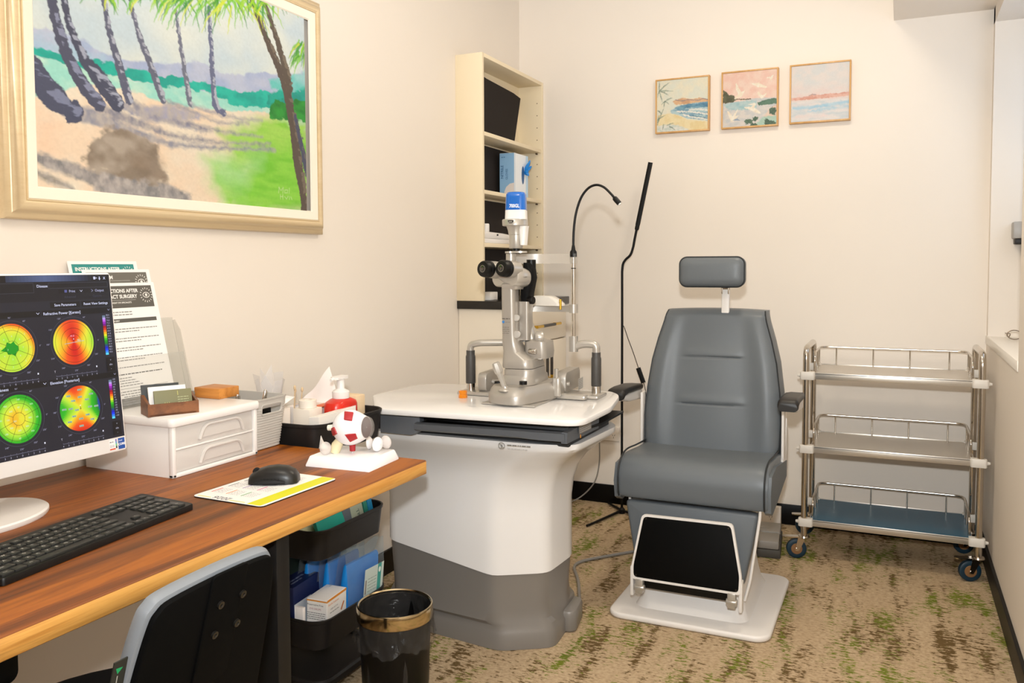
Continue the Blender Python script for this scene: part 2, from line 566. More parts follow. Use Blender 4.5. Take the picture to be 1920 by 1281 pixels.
def carpet_mat():
    m, N, L, p = nt('carpet')
    tc = N.new('ShaderNodeTexCoord')
    def noise(scale, sx, sy, det=4, rough=0.6, off=0.0):
        mp = N.new('ShaderNodeMapping'); mp.inputs['Scale'].default_value = (sx, sy, 1); mp.inputs['Location'].default_value = (off, off * 0.7, 0)
        L.new(tc.outputs['Object'], mp.inputs['Vector'])
        n = N.new('ShaderNodeTexNoise'); n.inputs['Scale'].default_value = scale; n.inputs['Detail'].default_value = det; n.inputs['Roughness'].default_value = rough
        L.new(mp.outputs['Vector'], n.inputs['Vector'])
        return n.outputs['Fac']
    def math_(op, a, b):
        q = N.new('ShaderNodeMath'); q.operation = op
        for i, v in enumerate((a, b)):
            if isinstance(v, (int, float)): q.inputs[i].default_value = v
            else: L.new(v, q.inputs[i])
        return q.outputs[0]
    def rmp(v, lo, hi):
        r = ramp(N, [(lo - .3, 0.0), (hi - .3, 1.0)]); L.new(math_('SUBTRACT', v, .3), r.inputs['Fac']); return r.outputs['Color']
    def mixc(f, a, b):
        q = N.new('ShaderNodeMix'); q.data_type = 'RGBA'
        if isinstance(f, (int, float)): q.inputs['Factor'].default_value = f
        else: L.new(f, q.inputs['Factor'])
        for k, v in (('A', a), ('B', b)):
            if isinstance(v, str): q.inputs[k].default_value = (*lin(v), 1)
            else: L.new(v, q.inputs[k])
        return q.outputs['Result']
    base = mixc(noise(3.0, 2.2, 0.6, 3), '#b89d7c', '#cbb595')
    base = mixc(rmp(noise(70, 1, 1.6, 3), 0.40, 0.72), base, '#a2896a')
    # tracks of brown and green tufts that run down the room, broken into short dashes across it
    dash = noise(34, 1.0, 2.4, 4, 0.7, 3.1)
    tr1 = noise(4.2, 3.0, 0.62, 3, 0.6, 7.7)
    tr2 = noise(3.4, 2.6, 0.8, 3, 0.55, 15.2)
    brown = rmp(math_('ADD', math_('MULTIPLY', tr1, 0.85), math_('MULTIPLY', dash, 0.95)), 0.955, 1.035)
    green = rmp(math_('ADD', math_('MULTIPLY', tr2, 0.9), math_('MULTIPLY', noise(36, 1.0, 2.6, 4, 0.7, 9.4), 0.95)), 1.005, 1.065)
    c = mixc(brown, base, mixc(noise(9, 1, 1, 2), '#503c22', '#76603c'))
    c = mixc(green, c, mixc(noise(7, 1, 1, 2), '#7d8628', '#566028'))
    L.new(c, p.inputs['Base Color'])
    p.inputs['Roughness'].default_value = 0.95
    p.inputs['Specular IOR Level'].default_value = 0.1
    b = N.new('ShaderNodeBump'); b.inputs['Strength'].default_value = 0.5; b.inputs['Distance'].default_value = 0.004
    L.new(noise(320, 1, 1, 2), b.inputs['Height']); L.new(b.outputs['Normal'], p.inputs['Normal'])
    return m

def struct(name, mb, m, label=None, **k):
    o = mb.build(name, m, None, **k); o['kind'] = 'structure'
    if label: o['label'] = label
    return o
B = MB
struct('floor', B().bx((XL - .1, YF - .1, -0.08), (XN + .1, YB + .1, 0.0)), carpet_mat(), 'beige carpet with brown and green flecks')
struct('ceiling', B().bx((XL - .1, YF - .1, ZC), (XN + .1, YB + .1, ZC + .08)), ceil_m, 'flat ceiling')
struct('wall_left', B().bx((XL - .1, YF - .1, 0), (XL, YB + .1, ZC)), wall_m, 'cream wall behind the desk')
struct('wall_back', B().bx((XL - .1, YB, 0), (XN + .1, YB + .1, ZC)), wall_m, 'cream wall behind the grey chair')
struct('wall_front', B().bx((XL - .1, YF - .1, 0), (XN + .1, YF, ZC)), wall_m, 'wall behind the camera')
# the right wall: low part, full part nearer the camera, window nook with sill
Y0 = 3.095
r = B()
r.bx((XR, 4.100, 0.895), (XN + .1, YB, ZC)).bx((XR, YF, 0), (XN + .1, YB, 0.895)).bx((XR, YF, 0.895), (XN + .1, Y0, ZC)).bx((XR, Y0, 2.256), (XN + .1, YB, ZC))
# outer side of the nook around the window opening
wy0, wy1, wz0, wz1 = 3.22, 4.04, 1.45, 2.18
r.bx((XN, Y0, 0.895), (XN + .1, YB, wz0)).bx((XN, Y0, wz1), (XN + .1, YB, 2.256)).bx((XN, Y0, wz0), (XN + .1, wy0, wz1)).bx((XN, wy1, wz0), (XN + .1, YB, wz1))
struct('wall_right', r, wall_m, 'low cream wall with window nook above')
struct('trim_1', B().bx((-0.034, YF, 2.322), (XR + .02, YB, ZC)), wall_m, 'bulkhead boxed along the right side of the ceiling')
struct('trim_2', B().bx((XR - .004, Y0, 0.895), (XN, YB, 0.932), 0.004), sill_m, 'white sill of the window nook')
wf = B()
for a, b in (((XN + .02, wy0, wz0), (XN + .07, wy1, wz0 + .04)), ((XN + .02, wy0, wz1 - .04), (XN + .07, wy1, wz1)), ((XN + .02, wy0, wz0), (XN + .07, wy0 + .04, wz1)), ((XN + .02, wy1 - .04, wz0), (XN + .07, wy1, wz1)), ((XN + .025, (wy0 + wy1) / 2 - .015, wz0), (XN + .065, (wy0 + wy1) / 2 + .015, wz1))):
    wf.bx(a, b, 0.003)
wo = struct('window_1', wf, WHITE, 'white window frame in the nook')
wp = B().bx((XN + .043, wy0 + .03, wz0 + .03), (XN + .047, wy1 - .03, wz1 - .03)).build('pane', glass_mat('window_glass', '#ffffff', 0.02, 0.08), wo)
struct('baseboard_back', B().bx((XL, YB - .012, 0), (XR, YB, 0.097), 0.002), skirt_m, 'black skirting along the back wall')
struct('baseboard_right', B().bx((XR - .012, YF, 0), (XR, YB, 0.085), 0.002), skirt_m, 'black skirting along the right wall')
struct('baseboard_left', B().bx((XL, YF, 0), (XL + .012, YB, 0.097), 0.002), skirt_m, 'black skirting along the left wall')

# round ceiling lights where the lamps are
lamp_glow = mat('lamp_diffuser', '#fff4e4', 0.6, emit='#fff0dc', estr=3.0)
for i, (x, y) in enumerate(((-0.30, 2.9), (-0.75, 0.75))):
    t = thing('ceiling_light', 'round white ceiling light above the %s' % ('chair end of the room' if i == 0 else 'desk end of the room'), 'ceiling light', (x, y, ZC), group='round ceiling lights')
    B().lathe([(0.0, 0), (0.17, 0), (0.185, -0.006), (0.185, -0.03), (0.165, -0.036), (0.162, -0.03)], n=40).build('housing', WHITE, t, local=True)
    B().lathe([(0.163, -0.031), (0.10, -0.037), (0.0, -0.039)], n=40).build('diffuser', lamp_glow, t, local=True)
# ---------------------------------------------------------------- big beach painting over the desk
PX0 = XL + 0.030                                               # plane of the canvas
cv_y0, cv_y1, cv_z0, cv_z1 = 1.326, 2.315, 1.428, 2.072
def cuv(x, y):
    p = onx(x, y, PX0)
    return ((p.y - cv_y0) / (cv_y1 - cv_y0), (cv_z1 - p.z) / (cv_z1 - cv_z0))
def cp(l): return [cuv(a / 2.847, b / 2.847) for a, b in l]     # traced on the enlarged painting
paint_m = attr_mat('oil_paint', 0.5, bump=0.25, bscale=70)
t = thing('framed_painting', 'large beach and palm tree painting in a pale gold frame over the desk', 'painting', (XL, 1.84, 1.36))
# frame: profile swept round the four sides (distance inwards from the outer edge, height off the wall)
def ring_frame(y0, y1, z0, z1, prof, x0, T=None):
    m = MB(); rings = []
    for d, h in prof:
        rings.append([(x0 + h, y0 + d, z0 + d), (x0 + h, y1 - d, z0 + d), (x0 + h, y1 - d, z1 - d), (x0 + h, y0 + d, z1 - d)])
    V = [p for r_ in rings for p in r_]
    F = []
    for i in range(len(rings) - 1):
        for j in range(4):
            k = (j + 1) % 4
            F.append((i * 4 + j, i * 4 + k, (i + 1) * 4 + k, (i + 1) * 4 + j))
    return m.add(V, F)
gold = wood_mat('pale_gold_frame', [(0.3, '#d6bd93'), (0.7, '#e3cda6')], 'Y', 1.2, 0.32, 0.3, 0.25, '#c4a474')
gold.node_tree.nodes['Principled BSDF'].inputs['Metallic'].default_value = 0.25
liner = mat('canvas_liner', '#f3ead9', 0.7)
fy0, fy1, fz0, fz1 = 1.255, 2.415, 1.352, 2.150
prof = [(0, 0.0), (0, 0.018), (0.004, 0.022), (0.012, 0.024), (0.016, 0.028), (0.022, 0.038), (0.030, 0.0425), (0.038, 0.041), (0.043, 0.037), (0.0435, 0.039), (0.0465, 0.039), (0.047, 0.030)]
ring_frame(fy0, fy1, fz0, fz1, prof, XL).build('frame', gold, t, angle=50)
ring_frame(fy0 + .047, fy1 - .047, fz0 + .047, fz1 - .047, [(0, 0.02), (0, 0.036), (0.002, 0.0375), (0.027, 0.0335), (0.031, 0.029)], XL).build('liner', liner, t)
P_ = Paint(560, 366, '#d9e4e8', 3)
P_.mix2(np.ones((366, 560)), '#cfdfe8', '#e6ece6', 6, 5, 2.5)
P_.mix2(np.clip(1 - P_.u * 2.2, 0, 1) * np.clip(1 - P_.v * 2, 0, 1), '#b9d4e6', '#cfe0ec', 8, 6)
hills = cp([(150, 135), (205, 155), (245, 150), (310, 180), (420, 205), (480, 235), (560, 290), (700, 325), (830, 335), (960, 340), (1040, 318), (1100, 345), (1180, 395), (1300, 400), (1420, 385), (1500, 400), (1640, 380), (1650, 520), (1300, 520), (800, 440), (160, 300)])
P_.mix2(P_.poly(hills, 0.006, 0.008), '#aebbdd', '#c3cbe2', 14, 12)
P_.mix2(P_.poly(cp([(150, 190), (330, 215), (500, 290), (640, 340), (640, 400), (150, 300)]), 0.03, 0.02) * 0.6, '#b4dbe6', '#a9c9e4', 10, 8)
sea = cp([(150, 290), (400, 330), (700, 420), (1000, 470), (1250, 520), (1450, 560), (1450, 640), (1200, 600), (900, 560), (500, 480), (200, 520), (150, 520)])
P_.mix2(P_.poly(sea, 0.01, 0.01), '#a5e3d6', '#c4ecdc', 16, 18)
reef = cp([(160, 245), (230, 255), (290, 280), (345, 300), (360, 335), (470, 340), (520, 320), (600, 345), (680, 375), (740, 365), (830, 400), (930, 405), (1010, 425), (1100, 440), (1180, 460), (1290, 495), (1400, 480), (1450, 500), (1480, 560), (1420, 585), (1260, 560), (1130, 500), (980, 470), (840, 455), (700, 425), (600, 405), (500, 375), (360, 350), (280, 320), (200, 295), (160, 280)])
P_.mix2(P_.poly(reef, 0.004, 0.012), '#0fa89a', '#2fc0ad', 22, 22)
P_.mix2(P_.poly(cp([(1430, 500), (1490, 480), (1560, 490), (1640, 460), (1640, 610), (1470, 590), (1420, 560)]), 0.006, 0.012), '#1fae9c', '#18988c', 18, 18)
P_.mix2(P_.poly(cp([(1440, 430), (1520, 410), (1640, 380), (1640, 470), (1540, 490), (1450, 480)]), 0.01, 0.012) * 0.8, '#55cfc0', '#9fdcd8', 12, 12)
sand = cp([(150, 530), (300, 490), (420, 460), (560, 460), (700, 480), (850, 540), (1000, 575), (1200, 590), (1420, 595), (1500, 660), (1640, 700), (1640, 1125), (150, 1010)])
P_.mix2(P_.poly(sand, 0.006, 0.008), '#f4ddc3', '#f2e6d2', 10, 9)
P_.mix2(P_.poly(cp([(170, 580), (430, 590), (700, 690), (760, 830), (480, 900), (180, 820)]), 0.08, 0.02) * 0.7, '#f6d0b2', '#f5dcc2', 8, 8)
P_.mix2(P_.poly(cp([(840, 850), (1120, 860), (1200, 990), (1100, 1080), (930, 960)]), 0.09, 0.02) * 0.6, '#f6d2b4', '#f2dfc6', 8, 8)
grass = cp([(1180, 700), (1300, 660), (1450, 640), (1640, 620), (1640, 1125), (1200, 1095), (1150, 1000), (1110, 870), (1250, 830)])
P_.mix2(P_.poly(grass, 0.05, 0.03, 14), '#8fd24a', '#a9dc62', 9, 30)
P_.mix2(P_.poly(cp([(1330, 830), (1640, 760), (1640, 1120), (1250, 1090), (1240, 990)]), 0.07, 0.03, 14), '#7ac93a', '#93d84e', 8, 26)
P_.mix2(P_.poly(cp([(1090, 840), (1380, 860), (1320, 1000), (1140, 990)]), 0.08, 0.03, 14) * 0.7, '#b2e2a0', '#d4ecb8', 8, 24)
bush = cp([(1440, 590), (1470, 545), (1530, 540), (1600, 530), (1640, 560), (1640, 650), (1500, 640), (1440, 630)])
P_.mix2(P_.poly(bush, 0.005, 0.014), '#177a2c', '#2f9a3a', 22, 22)
# shadows that the painter laid on the sand
sh = [([(360, 590), (480, 620), (600, 660), (720, 710), (900, 770), (1180, 790), (1470, 800)], [60, 60, 50, 36, 26, 18, 14], '#8a8fa3'),
      ([(520, 570), (640, 620), (760, 665), (900, 720), (1150, 760), (1440, 770)], [34, 40, 30, 24, 16, 12], '#7f8296'),
      ([(640, 555), (760, 610), (960, 660), (1100, 700)], [30, 42, 24, 14], '#8f93ad'),
      ([(700, 545), (800, 600), (960, 650), (1180, 705), (1400, 730)], [22, 30, 24, 12, 9], '#7b7f97'),
      ([(870, 535), (1000, 585), (1180, 660), (1330, 660)], [16, 18, 12, 8], '#8d8fa2'),
      ([(1010, 555), (1130, 600), (1300, 640), (1400, 640)], [14, 14, 9, 7], '#9a9bae'),
      ([(780, 590), (900, 600), (1060, 625)], [28, 60, 20], '#a9a9c0'),
      ([(190, 840), (330, 890), (470, 940), (640, 985), (820, 1010), (1010, 1055)], [42, 48, 56, 110, 96, 26], '#777a80'),
      ([(195, 920), (270, 955), (380, 1005)], [26, 30, 22], '#8b8880'),
      ([(520, 1010), (640, 1020), (760, 1030)], [20, 24, 18], '#8b8a8a')]
KW = 0.70 / 2.847 / 520
for pts, wd, c in sh:
    P_.mix2(P_.stroke(cp(pts), [k * KW * 1.45 for k in wd], 0.012, 0.007, 60) * 0.92, c, '#b9b2b0', 60, 30, 2.0)
rock = cp([(480, 760), (560, 690), (640, 680), (760, 720), (830, 780), (850, 870), (900, 960), (840, 990), (700, 950), (560, 920), (470, 900), (450, 850)])
P_.mix2(P_.poly(rock, 0.012, 0.014), '#8f8172', '#b3a698', 16, 14)
P_.mix2(P_.poly(cp([(700, 830), (830, 800), (900, 970), (720, 930)]), 0.03, 0.02) * 0.7, '#7f6f60', '#8c7a68', 16, 14)
# palms: leaning trunks, then fronds hanging from the upper edge
tr = [([(178, 340), (215, 430), (290, 520), (380, 590)], [66, 96, 100, 50], '#4a4f68', '#8087a4'),
      ([(275, -20), (300, 110), (350, 270), (430, 430), (530, 560)], [34, 44, 50, 56, 66], '#4c5068', '#8d93b0'),
      ([(335, -20), (380, 160), (450, 310), (530, 420), (620, 545)], [26, 32, 44, 74, 62], '#454a62', '#a7adc2'),
      ([(555, 0), (580, 150), (630, 330), (690, 540)], [22, 28, 36, 42], '#5c6078', '#b2b6c8'),
      ([(690, -10), (740, 180), (800, 340), (870, 535)], [18, 26, 30, 36], '#666a80', '#b4b8c8'),
      ([(940, 60), (960, 220), (985, 380), (1015, 555)], [14, 20, 24, 30], '#73778c', '#bdc0cc'),
      ([(1115, 40), (1125, 220), (1135, 400), (1150, 560), (1195, 605)], [20, 24, 28, 34, 24], '#6a7090', '#b7bccc'),
      ([(1345, 0), (1420, 200), (1510, 420), (1560, 640), (1590, 860), (1630, 1120)], [30, 38, 52, 62, 70, 40], '#5c5048', '#7a6e62'),
      ([(1410, 0), (1480, 220), (1530, 400), (1545, 470)], [26, 36, 48, 40], '#5d5249', '#7d7164'),
      ([(1575, 620), (1610, 780), (1640, 930)], [22, 34, 36], '#4d5068', '#6d6a6c')]
for pts, wd, c1, c2 in tr:
    q = catmull([Vector((a, b, 0)) for a, b in pts], 5)
    ws = [wd[min(i // 5, len(wd) - 2)] + (wd[min(i // 5 + 1, len(wd) - 1)] - wd[min(i // 5, len(wd) - 2)]) * (i % 5) / 5 for i in range(len(q))]
    P_.mix2(P_.stroke(cp([(v.x, v.y) for v in q]), [k * KW * 1.42 for k in ws], 0.003, 0.005, 70), c1, c1, 80, 60, 3.0)
    gaps = np.clip((P_.noise(30, 60, 3) - .44) * 9, 0, 1)
    P_.mix2(P_.stroke(cp([(v.x + k * .27, v.y - k * .05) for v, k in zip(q, ws)]), [k * KW * .70 for k in ws], 0.003, 0.006, 70) * gaps, c2, c2, 40, 60, 3.0)
R_ = random.Random(8)
greens = ['#3f9c22', '#6cc22c', '#a6d83c', '#d8e64a', '#2e8a3c', '#86cc3a']
for cx, cy, n, ln in ((570, -70, 12, 110), (820, -80, 14, 140), (870, -60, 8, 110), (1010, -90, 20, 200), (1130, -70, 20, 200), (1270, -50, 30, 200), (1350, -70, 14, 140), (1450, -50, 16, 140), (1640, 190, 14, 120), (1630, 250, 10, 110)):
    for k in range(n):
        a = R_.uniform(0.15, 2.9) if cx < 1600 else R_.uniform(1.4, 2.6)
        l = ln * R_.uniform(0.6, 1.15)
        x1, y1 = cx + math.cos(a) * l * 0.5 + R_.uniform(-60, 60) * (cx < 1600), cy + math.sin(a) * l * 0.3 + R_.uniform(0, 40)
        x2, y2 = x1 + math.cos(a) * l * 0.42, y1 + l * 0.34
        x3, y3 = x2 + math.cos(a) * l * 0.2, y2 + l * 0.38
        P_.blend(P_.stroke(cp([(x1, y1), (x2, y2), (x3, y3)]), [15 * KW, 12 * KW, 3 * KW], 0.004, 0.004) * 0.85, R_.choice(greens))
for pts in ([(1490, 1000), (1487, 1030)], [(1490, 1000), (1500, 1018), (1512, 1000), (1510, 1032)], [(1520, 1015), (1535, 1015), (1535, 1030), (1520, 1030), (1520, 1015)], [(1545, 1005), (1543, 1032)], [(1497, 1040), (1497, 1062)], [(1497, 1050), (1510, 1050)], [(1510, 1040), (1510, 1064)], [(1520, 1050), (1530, 1063), (1538, 1048)], [(1545, 1050), (1545, 1065)], [(1553, 1052), (1558, 1066)]):
    P_.blend(P_.stroke(cp(pts), 5 * KW, 0.003, 0.001) * 0.8, '#d9ecb4')
P_.grain(0.05, 150, 110)
P_.mesh('canvas', lambda u, v: (u * 0 + PX0, cv_y0 + u * (cv_y1 - cv_y0), cv_z1 - v * (cv_z1 - cv_z0)), paint_m, t)

# ---------------------------------------------------------------- three small framed pictures on the back wall
oak = wood_mat('oak_frame', [(0.3, '#c08d4e'), (0.7, '#d8aa6a')], 'Z', 2.0, 0.45, 0.1, 0.3, '#9c6a34')
def small_picture(x0, x1, z0, z1, paint, label):
    t = thing('framed_picture', label, 'picture', ((x0 + x1) / 2, YB, z0), group=None)
    m = MB()
    for d0, d1, h0, h1 in ((0, .007, 0, .030),):
        m.bx((x0, YB - h1, z0), (x1, YB, z0 + d1), .001).bx((x0, YB - h1, z1 - d1), (x1, YB, z1), .001)
        m.bx((x0, YB - h1, z0 + d1), (x0 + d1, YB, z1 - d1), .001).bx((x1 - d1, YB - h1, z0 + d1), (x1, YB, z1 - d1), .001)
    m.build('frame', oak, t)
    paint.mesh('canvas', lambda u, v: (x0 + .0075 + u * (x1 - x0 - .015), u * 0 + YB - .026, z1 - .0075 - v * (z1 - z0 - .015)), paint_m, t)
def P1(l, w, h, x0, y0): return [((a - x0) / w, (b - y0) / h) for a, b in l]
# palm and bay
p = Paint(170, 170, '#e6e2cd', 11)
p.mix2(np.ones((170, 170)), '#e2e2d2', '#ece4cc', 8, 8)
def g(l): return [((a - 140) / 440, (b - 262 + (a - 140) * 0.05) / 445) for a, b in l]
p.mix2(p.poly(g([(280, 440), (360, 410), (430, 425), (520, 415), (580, 435), (580, 470), (300, 470)]), .02, .02), '#cfa27c', '#e2b890', 12, 12)
p.mix2(p.stroke(g([(300, 430), (360, 440), (420, 430), (500, 440), (540, 425), (580, 436)]), .014, .01, .01), '#7f7a86', '#a08f88', 20, 20)
p.mix2(p.poly(g([(260, 520), (320, 485), (420, 465), (580, 450), (580, 615), (480, 600), (400, 590), (330, 560), (265, 545)]), .015, .012), '#7fa3b6', '#b9d0d2', 9, 22)
p.mix2(p.poly(g([(300, 495), (420, 468), (580, 455), (580, 500), (420, 500), (320, 520)]), .015, .015), '#4f7f9c', '#7ba6b8', 9, 20)
for q in ([(320, 530), (420, 535), (500, 545), (580, 560)], [(370, 560), (450, 580), (520, 590), (580, 605)], [(420, 520), (500, 515), (580, 525)]):
    p.mix2(p.stroke(g(q), .028, .012, .02), '#e8e6dc', '#f2ecdf', 20, 20)
p.mix2(p.stroke(g([(430, 570), (500, 578), (570, 592)]), .018, .012, .02), '#4d7688', '#6f9aa8', 20, 20)
p.mix2(p.poly(g([(150, 560), (260, 545), (330, 565), (400, 600), (580, 625), (580, 720), (140, 720)]), .02, .012), '#e9d3a0', '#f0dfb4', 9, 9)
p.mix2(p.poly(g([(140, 650), (260, 640), (330, 650), (420, 690), (400, 720), (140, 720)]), .02, .03), '#c9d2c8', '#e6e4da', 18, 18)
for a, b in (((160, 350), (160, 270)), ((160, 350), (250, 275)), ((160, 350), (280, 352)), ((160, 350), (240, 385)), ((160, 350), (185, 440)), ((160, 350), (145, 400)), ((210, 440), (275, 410)), ((210, 440), (180, 470)), ((210, 440), (245, 465)), ((210, 440), (200, 490)), ((150, 620), (200, 500)), ((145, 600), (215, 560)), ((145, 640), (160, 560)), ((150, 520), (180, 550)), ((230, 650), (290, 630)), ((250, 660), (300, 690)), ((200, 640), (190, 690))):
    p.mix2(p.stroke(g([a, ((a[0] + b[0]) / 2, (a[1] + b[1]) / 2 - 6), b]), [.02, .026, .006], .012, .01) * .8, '#6d7f72', '#9caa98', 24, 24)
p.grain(.04)
small_picture(-1.106, -0.840, 1.892, 2.157, p, 'small square painting of a palm and curved bay, left of the three')
# pink sky with white birds
p = Paint(170, 170, '#edc9b8', 12)
p.mix2(np.ones((170, 170)), '#ecc4b4', '#efd2c2', 8, 8)
def g(l): return [((a - 705) / 465, (b - 205 + (a - 705) * 0.055) / 465) for a, b in l]
p.mix2(p.poly(g([(705, 460), (830, 450), (930, 425), (1010, 420), (1170, 420), (1170, 670), (705, 680)]), .01, .01), '#c9c9c8', '#dcd4cc', 10, 16)
p.mix2(p.poly(g([(705, 470), (820, 450), (1000, 440), (1000, 520), (760, 520)]), .02, .02), '#9fc0c4', '#b9cdcc', 10, 16)
p.mix2(p.poly(g([(705, 350), (740, 360), (750, 390), (800, 390), (830, 430), (780, 455), (705, 460)]), .008, .02), '#4a4a30', '#5d5f44', 20, 20)
p.mix2(p.stroke(g([(820, 425), (860, 428), (900, 430), (950, 428)]), .018, .008, .012), '#54492f', '#6d6248', 20, 20)
p.mix2(p.poly(g([(1000, 460), (1100, 430), (1140, 425), (1170, 430), (1170, 470), (1020, 485)]), .008, .015), '#5c7d68', '#4d6f5c', 20, 20)
p.mix2(p.poly(g([(1060, 590), (1100, 520), (1170, 480), (1170, 600), (1000, 650)]), .02, .015) * .8, '#ecc0a4', '#e8cdb8', 10, 10)
p.mix2(p.poly(g([(1000, 640), (1060, 580), (1170, 570), (1170, 660), (1010, 665)]), .02, .02) * .8, '#93c4b4', '#a9d0c0', 10, 10)
for cx, cy, rx, ry in ((1140, 535, 32, 34), (930, 620, 36, 24), (990, 600, 24, 24), (1095, 630, 34, 30), (1140, 640, 26, 24), (975, 650, 30, 14)):
    p.mix2(p.poly(g([(cx + rx * math.cos(a), cy + ry * math.sin(a)) for a in np.linspace(0, 6.1, 12)]), .008, .03), '#3f5a48', '#55705a', 22, 22)
for q in (([(810, 420), (860, 390), (900, 350)], [.03, .07, .01]), ([(860, 390), (830, 330), (820, 295)], [.07, .06, .02]), ([(950, 295), (1010, 310), (1080, 330)], [.01, .07, .03]), ([(1010, 320), (1020, 285)], [.04, .01]), ([(1090, 250), (1120, 255), (1140, 230)], [.02, .04, .01]), ([(1120, 255), (1125, 280)], [.03, .01]), ([(1015, 380), (1045, 415), (1085, 380)], [.05, .05, .01]), ([(900, 500), (960, 510), (1030, 550)], [.02, .08, .03]), ([(960, 510), (985, 470), (930, 475)], [.06, .04, .01]), ([(750, 535), (790, 600), (840, 570)], [.03, .08, .02]), ([(790, 600), (835, 515)], [.06, .01])):
    p.mix2(p.stroke(g(q[0]), q[1], .012, .012), '#f4ecdc', '#efe0c8', 20, 20)
p.mix2(p.poly(g([(790, 610), (830, 590), (860, 612)]), .01, .008), '#7d90a8', '#95a3b4', 10, 10)
p.grain(.04)
small_picture(-0.783, -0.520, 1.892, 2.162, p, 'small square painting with pink sky and white birds, middle of the three')
# calm sea horizon
p = Paint(170, 170, '#ddd5d0', 13)
p.mix2(np.ones((170, 170)), '#d7d6d4', '#e2d8d2', 6, 8)
p.mix2(np.clip((p.v - .30) * 4, 0, 1), '#e6cfc8', '#e2d6d0', 6, 12)
p.mix2(np.clip((p.v - .62) * 30, 0, 1), '#cdd2d4', '#e3dcd8', 5, 26)
p.mix2(p.poly([(0, .56), (.15, .565), (.3, .55), (.36, .52), (.42, .53), (.5, .55), (.62, .53), (.8, .54), (1, .53), (1, .60), (.4, .615), (0, .61)], .012, .012), '#d49a88', '#e0b2a2', 16, 16)
p.mix2(p.stroke([(.32, .545), (.37, .525), (.43, .54)], .02, .01, .01) * .7, '#8d8088', '#a8988f', 16, 16)
for q, wd, c1, c2 in (([(.05, .75), (.4, .745), (.7, .735), (1, .70)], .06, '#9cc6dc', '#b7d2de'), ([(.3, .83), (.7, .80), (1, .79)], .04, '#a9cbdc', '#cbd6da'), ([(0, .70), (.5, .70)], .04, '#e8dcd6', '#dcd6d4'), ([(.1, .9), (.6, .92)], .05, '#ead6d0', '#e2d8d4')):
    p.mix2(p.stroke(q, wd, .03, .03, 20) * .85, c1, c2, 6, 26)
p.grain(.04)
small_picture(-0.470, -0.205, 1.894, 2.164, p, 'small square painting of a calm pale sea horizon, right of the three')
# ---------------------------------------------------------------- desk
DT = 0.742
wood_top = wood_mat('desk_wood', [(0.36, '#502604'), (0.46, '#7a3e08'), (0.54, '#9a540e'), (0.64, '#87450a')], 'Y', 0.9, 0.42, 0.12, 0.75, '#4e260a')
wood_edge = wood_mat('desk_edge_wood', [(0.38, '#b5762e'), (0.5, '#d8a052'), (0.62, '#c88c40')], 'Y', 1.8, 0.42, 0.2, 0.6, '#8a5a22')
t = thing('desk', 'brown timber desk with a thick pale front edge along the left wall', 'desk', (-1.47, 0.9, 0))
DX, DYE, DY0 = -1.092, 1.849, -0.75
m = B()
ya, yb, th = DY0, DYE, 0.036
nseg = 40
V = []; F = []
ring = []
for i in range(nseg + 1):
    y = ya + (yb - ya) * i / nseg
    ring.append([(XL + .008, y, DT), (DX - .003, y, DT), (DX, y, DT - .003), (DX, y, DT - .018), (DX, y, DT - th + .002), (DX - .002, y, DT - th), (XL + .008, y, DT - th)])
m.loft(ring)
m2 = []
k = len(ring[0])
for i, f in enumerate(m.F):
    j = i % k
    m2.append(1 if (i < nseg * k and j in (2, 3, 4)) or i >= nseg * k else 0)
m.M = m2
m.build('worktop', [wood_top, wood_edge], t, angle=60)
blackwood = mat('black_steel', '#0b0908', 0.5)
for y in (1.325, -0.66):
    B().bx((-1.235, y, 0.0), (-1.135, y + .04, DT - th), 0.003).build('leg', blackwood, t)
    B().bx((-1.845, y, DT - th - .03), (-1.235, y + .04, DT - th), 0.003).build('crossbar', blackwood, t)

# ---------------------------------------------------------------- computer screen
t = thing('monitor', 'white computer monitor showing four round colour maps', 'monitor', (-1.60, 1.05, DT))
br = Vector((-1.550, 1.324, 0.836)); up = Vector((-0.040, 0, 0.392)).normalized()
T = frame(br, (0, 1, 0), up)
WS, HS = 0.545, 0.394
m = B().prism([(x - WS / 2, y + HS / 2) for x, y in rr(WS, HS, 0.006, 4)], -0.012, 0.0, 0.002, T=T)
m.prism([(x - WS / 2, y + HS / 2 - 0.01) for x, y in rr(WS * .7, HS * .6, 0.05, 6)], -0.055, -0.011, 0.015, T=T)
m.build('housing', WHITE, t)
UI = attr_mat('screen_glow', 0.28, emit=0.92)
m = B()
z1, z2, z3, z4, z5 = .0006, .0009, .0012, .0015, .0018
sx0, sx1, st0, st1 = -.5417, -.0033, .031, .390
m.rect(sx0, st0, sx1, st1, z1, c='#20202c', T=T)
m.rect(sx0, .376, sx1, st1, z2, c='#0e0c10', T=T)
for i in range(24): m.rect(sx0 + .30 + i * .008, .3765, sx0 + .30 + (i + 1) * .008, .3895, z3, c=tuple(a * (1 - abs(i - 10) / 14 if abs(i - 10) < 14 else 0) * .9 + .005 for a in lin('#5a6a96')), T=T)
m.rect(sx0, .3365, sx1, .376, z2, c='#191820', T=T)
wtx = '#dfe3ff'
def tx(s_, x, y, h, c=wtx, al='L', b=0.012): m.text(s_, x, y, h, z4, c=c, T=T, bold=b, align=al)
tx('X', -.0165, .3795, .0075, al='C', b=.03); m.rect(-.030, .3795, -.0275, .3855, z4, c=wtx, T=T)
m.quad([(-.0315, .3815, z4), (-.026, .3815, z4), (-.02875, .3775, z4)], c=wtx, T=T)
m.rect(-.044, .3795, -.039, .3855, z4, c=wtx, T=T); m.line([(-.039, .3825), (-.035, .3825)], .0014, z4, c=wtx, T=T)
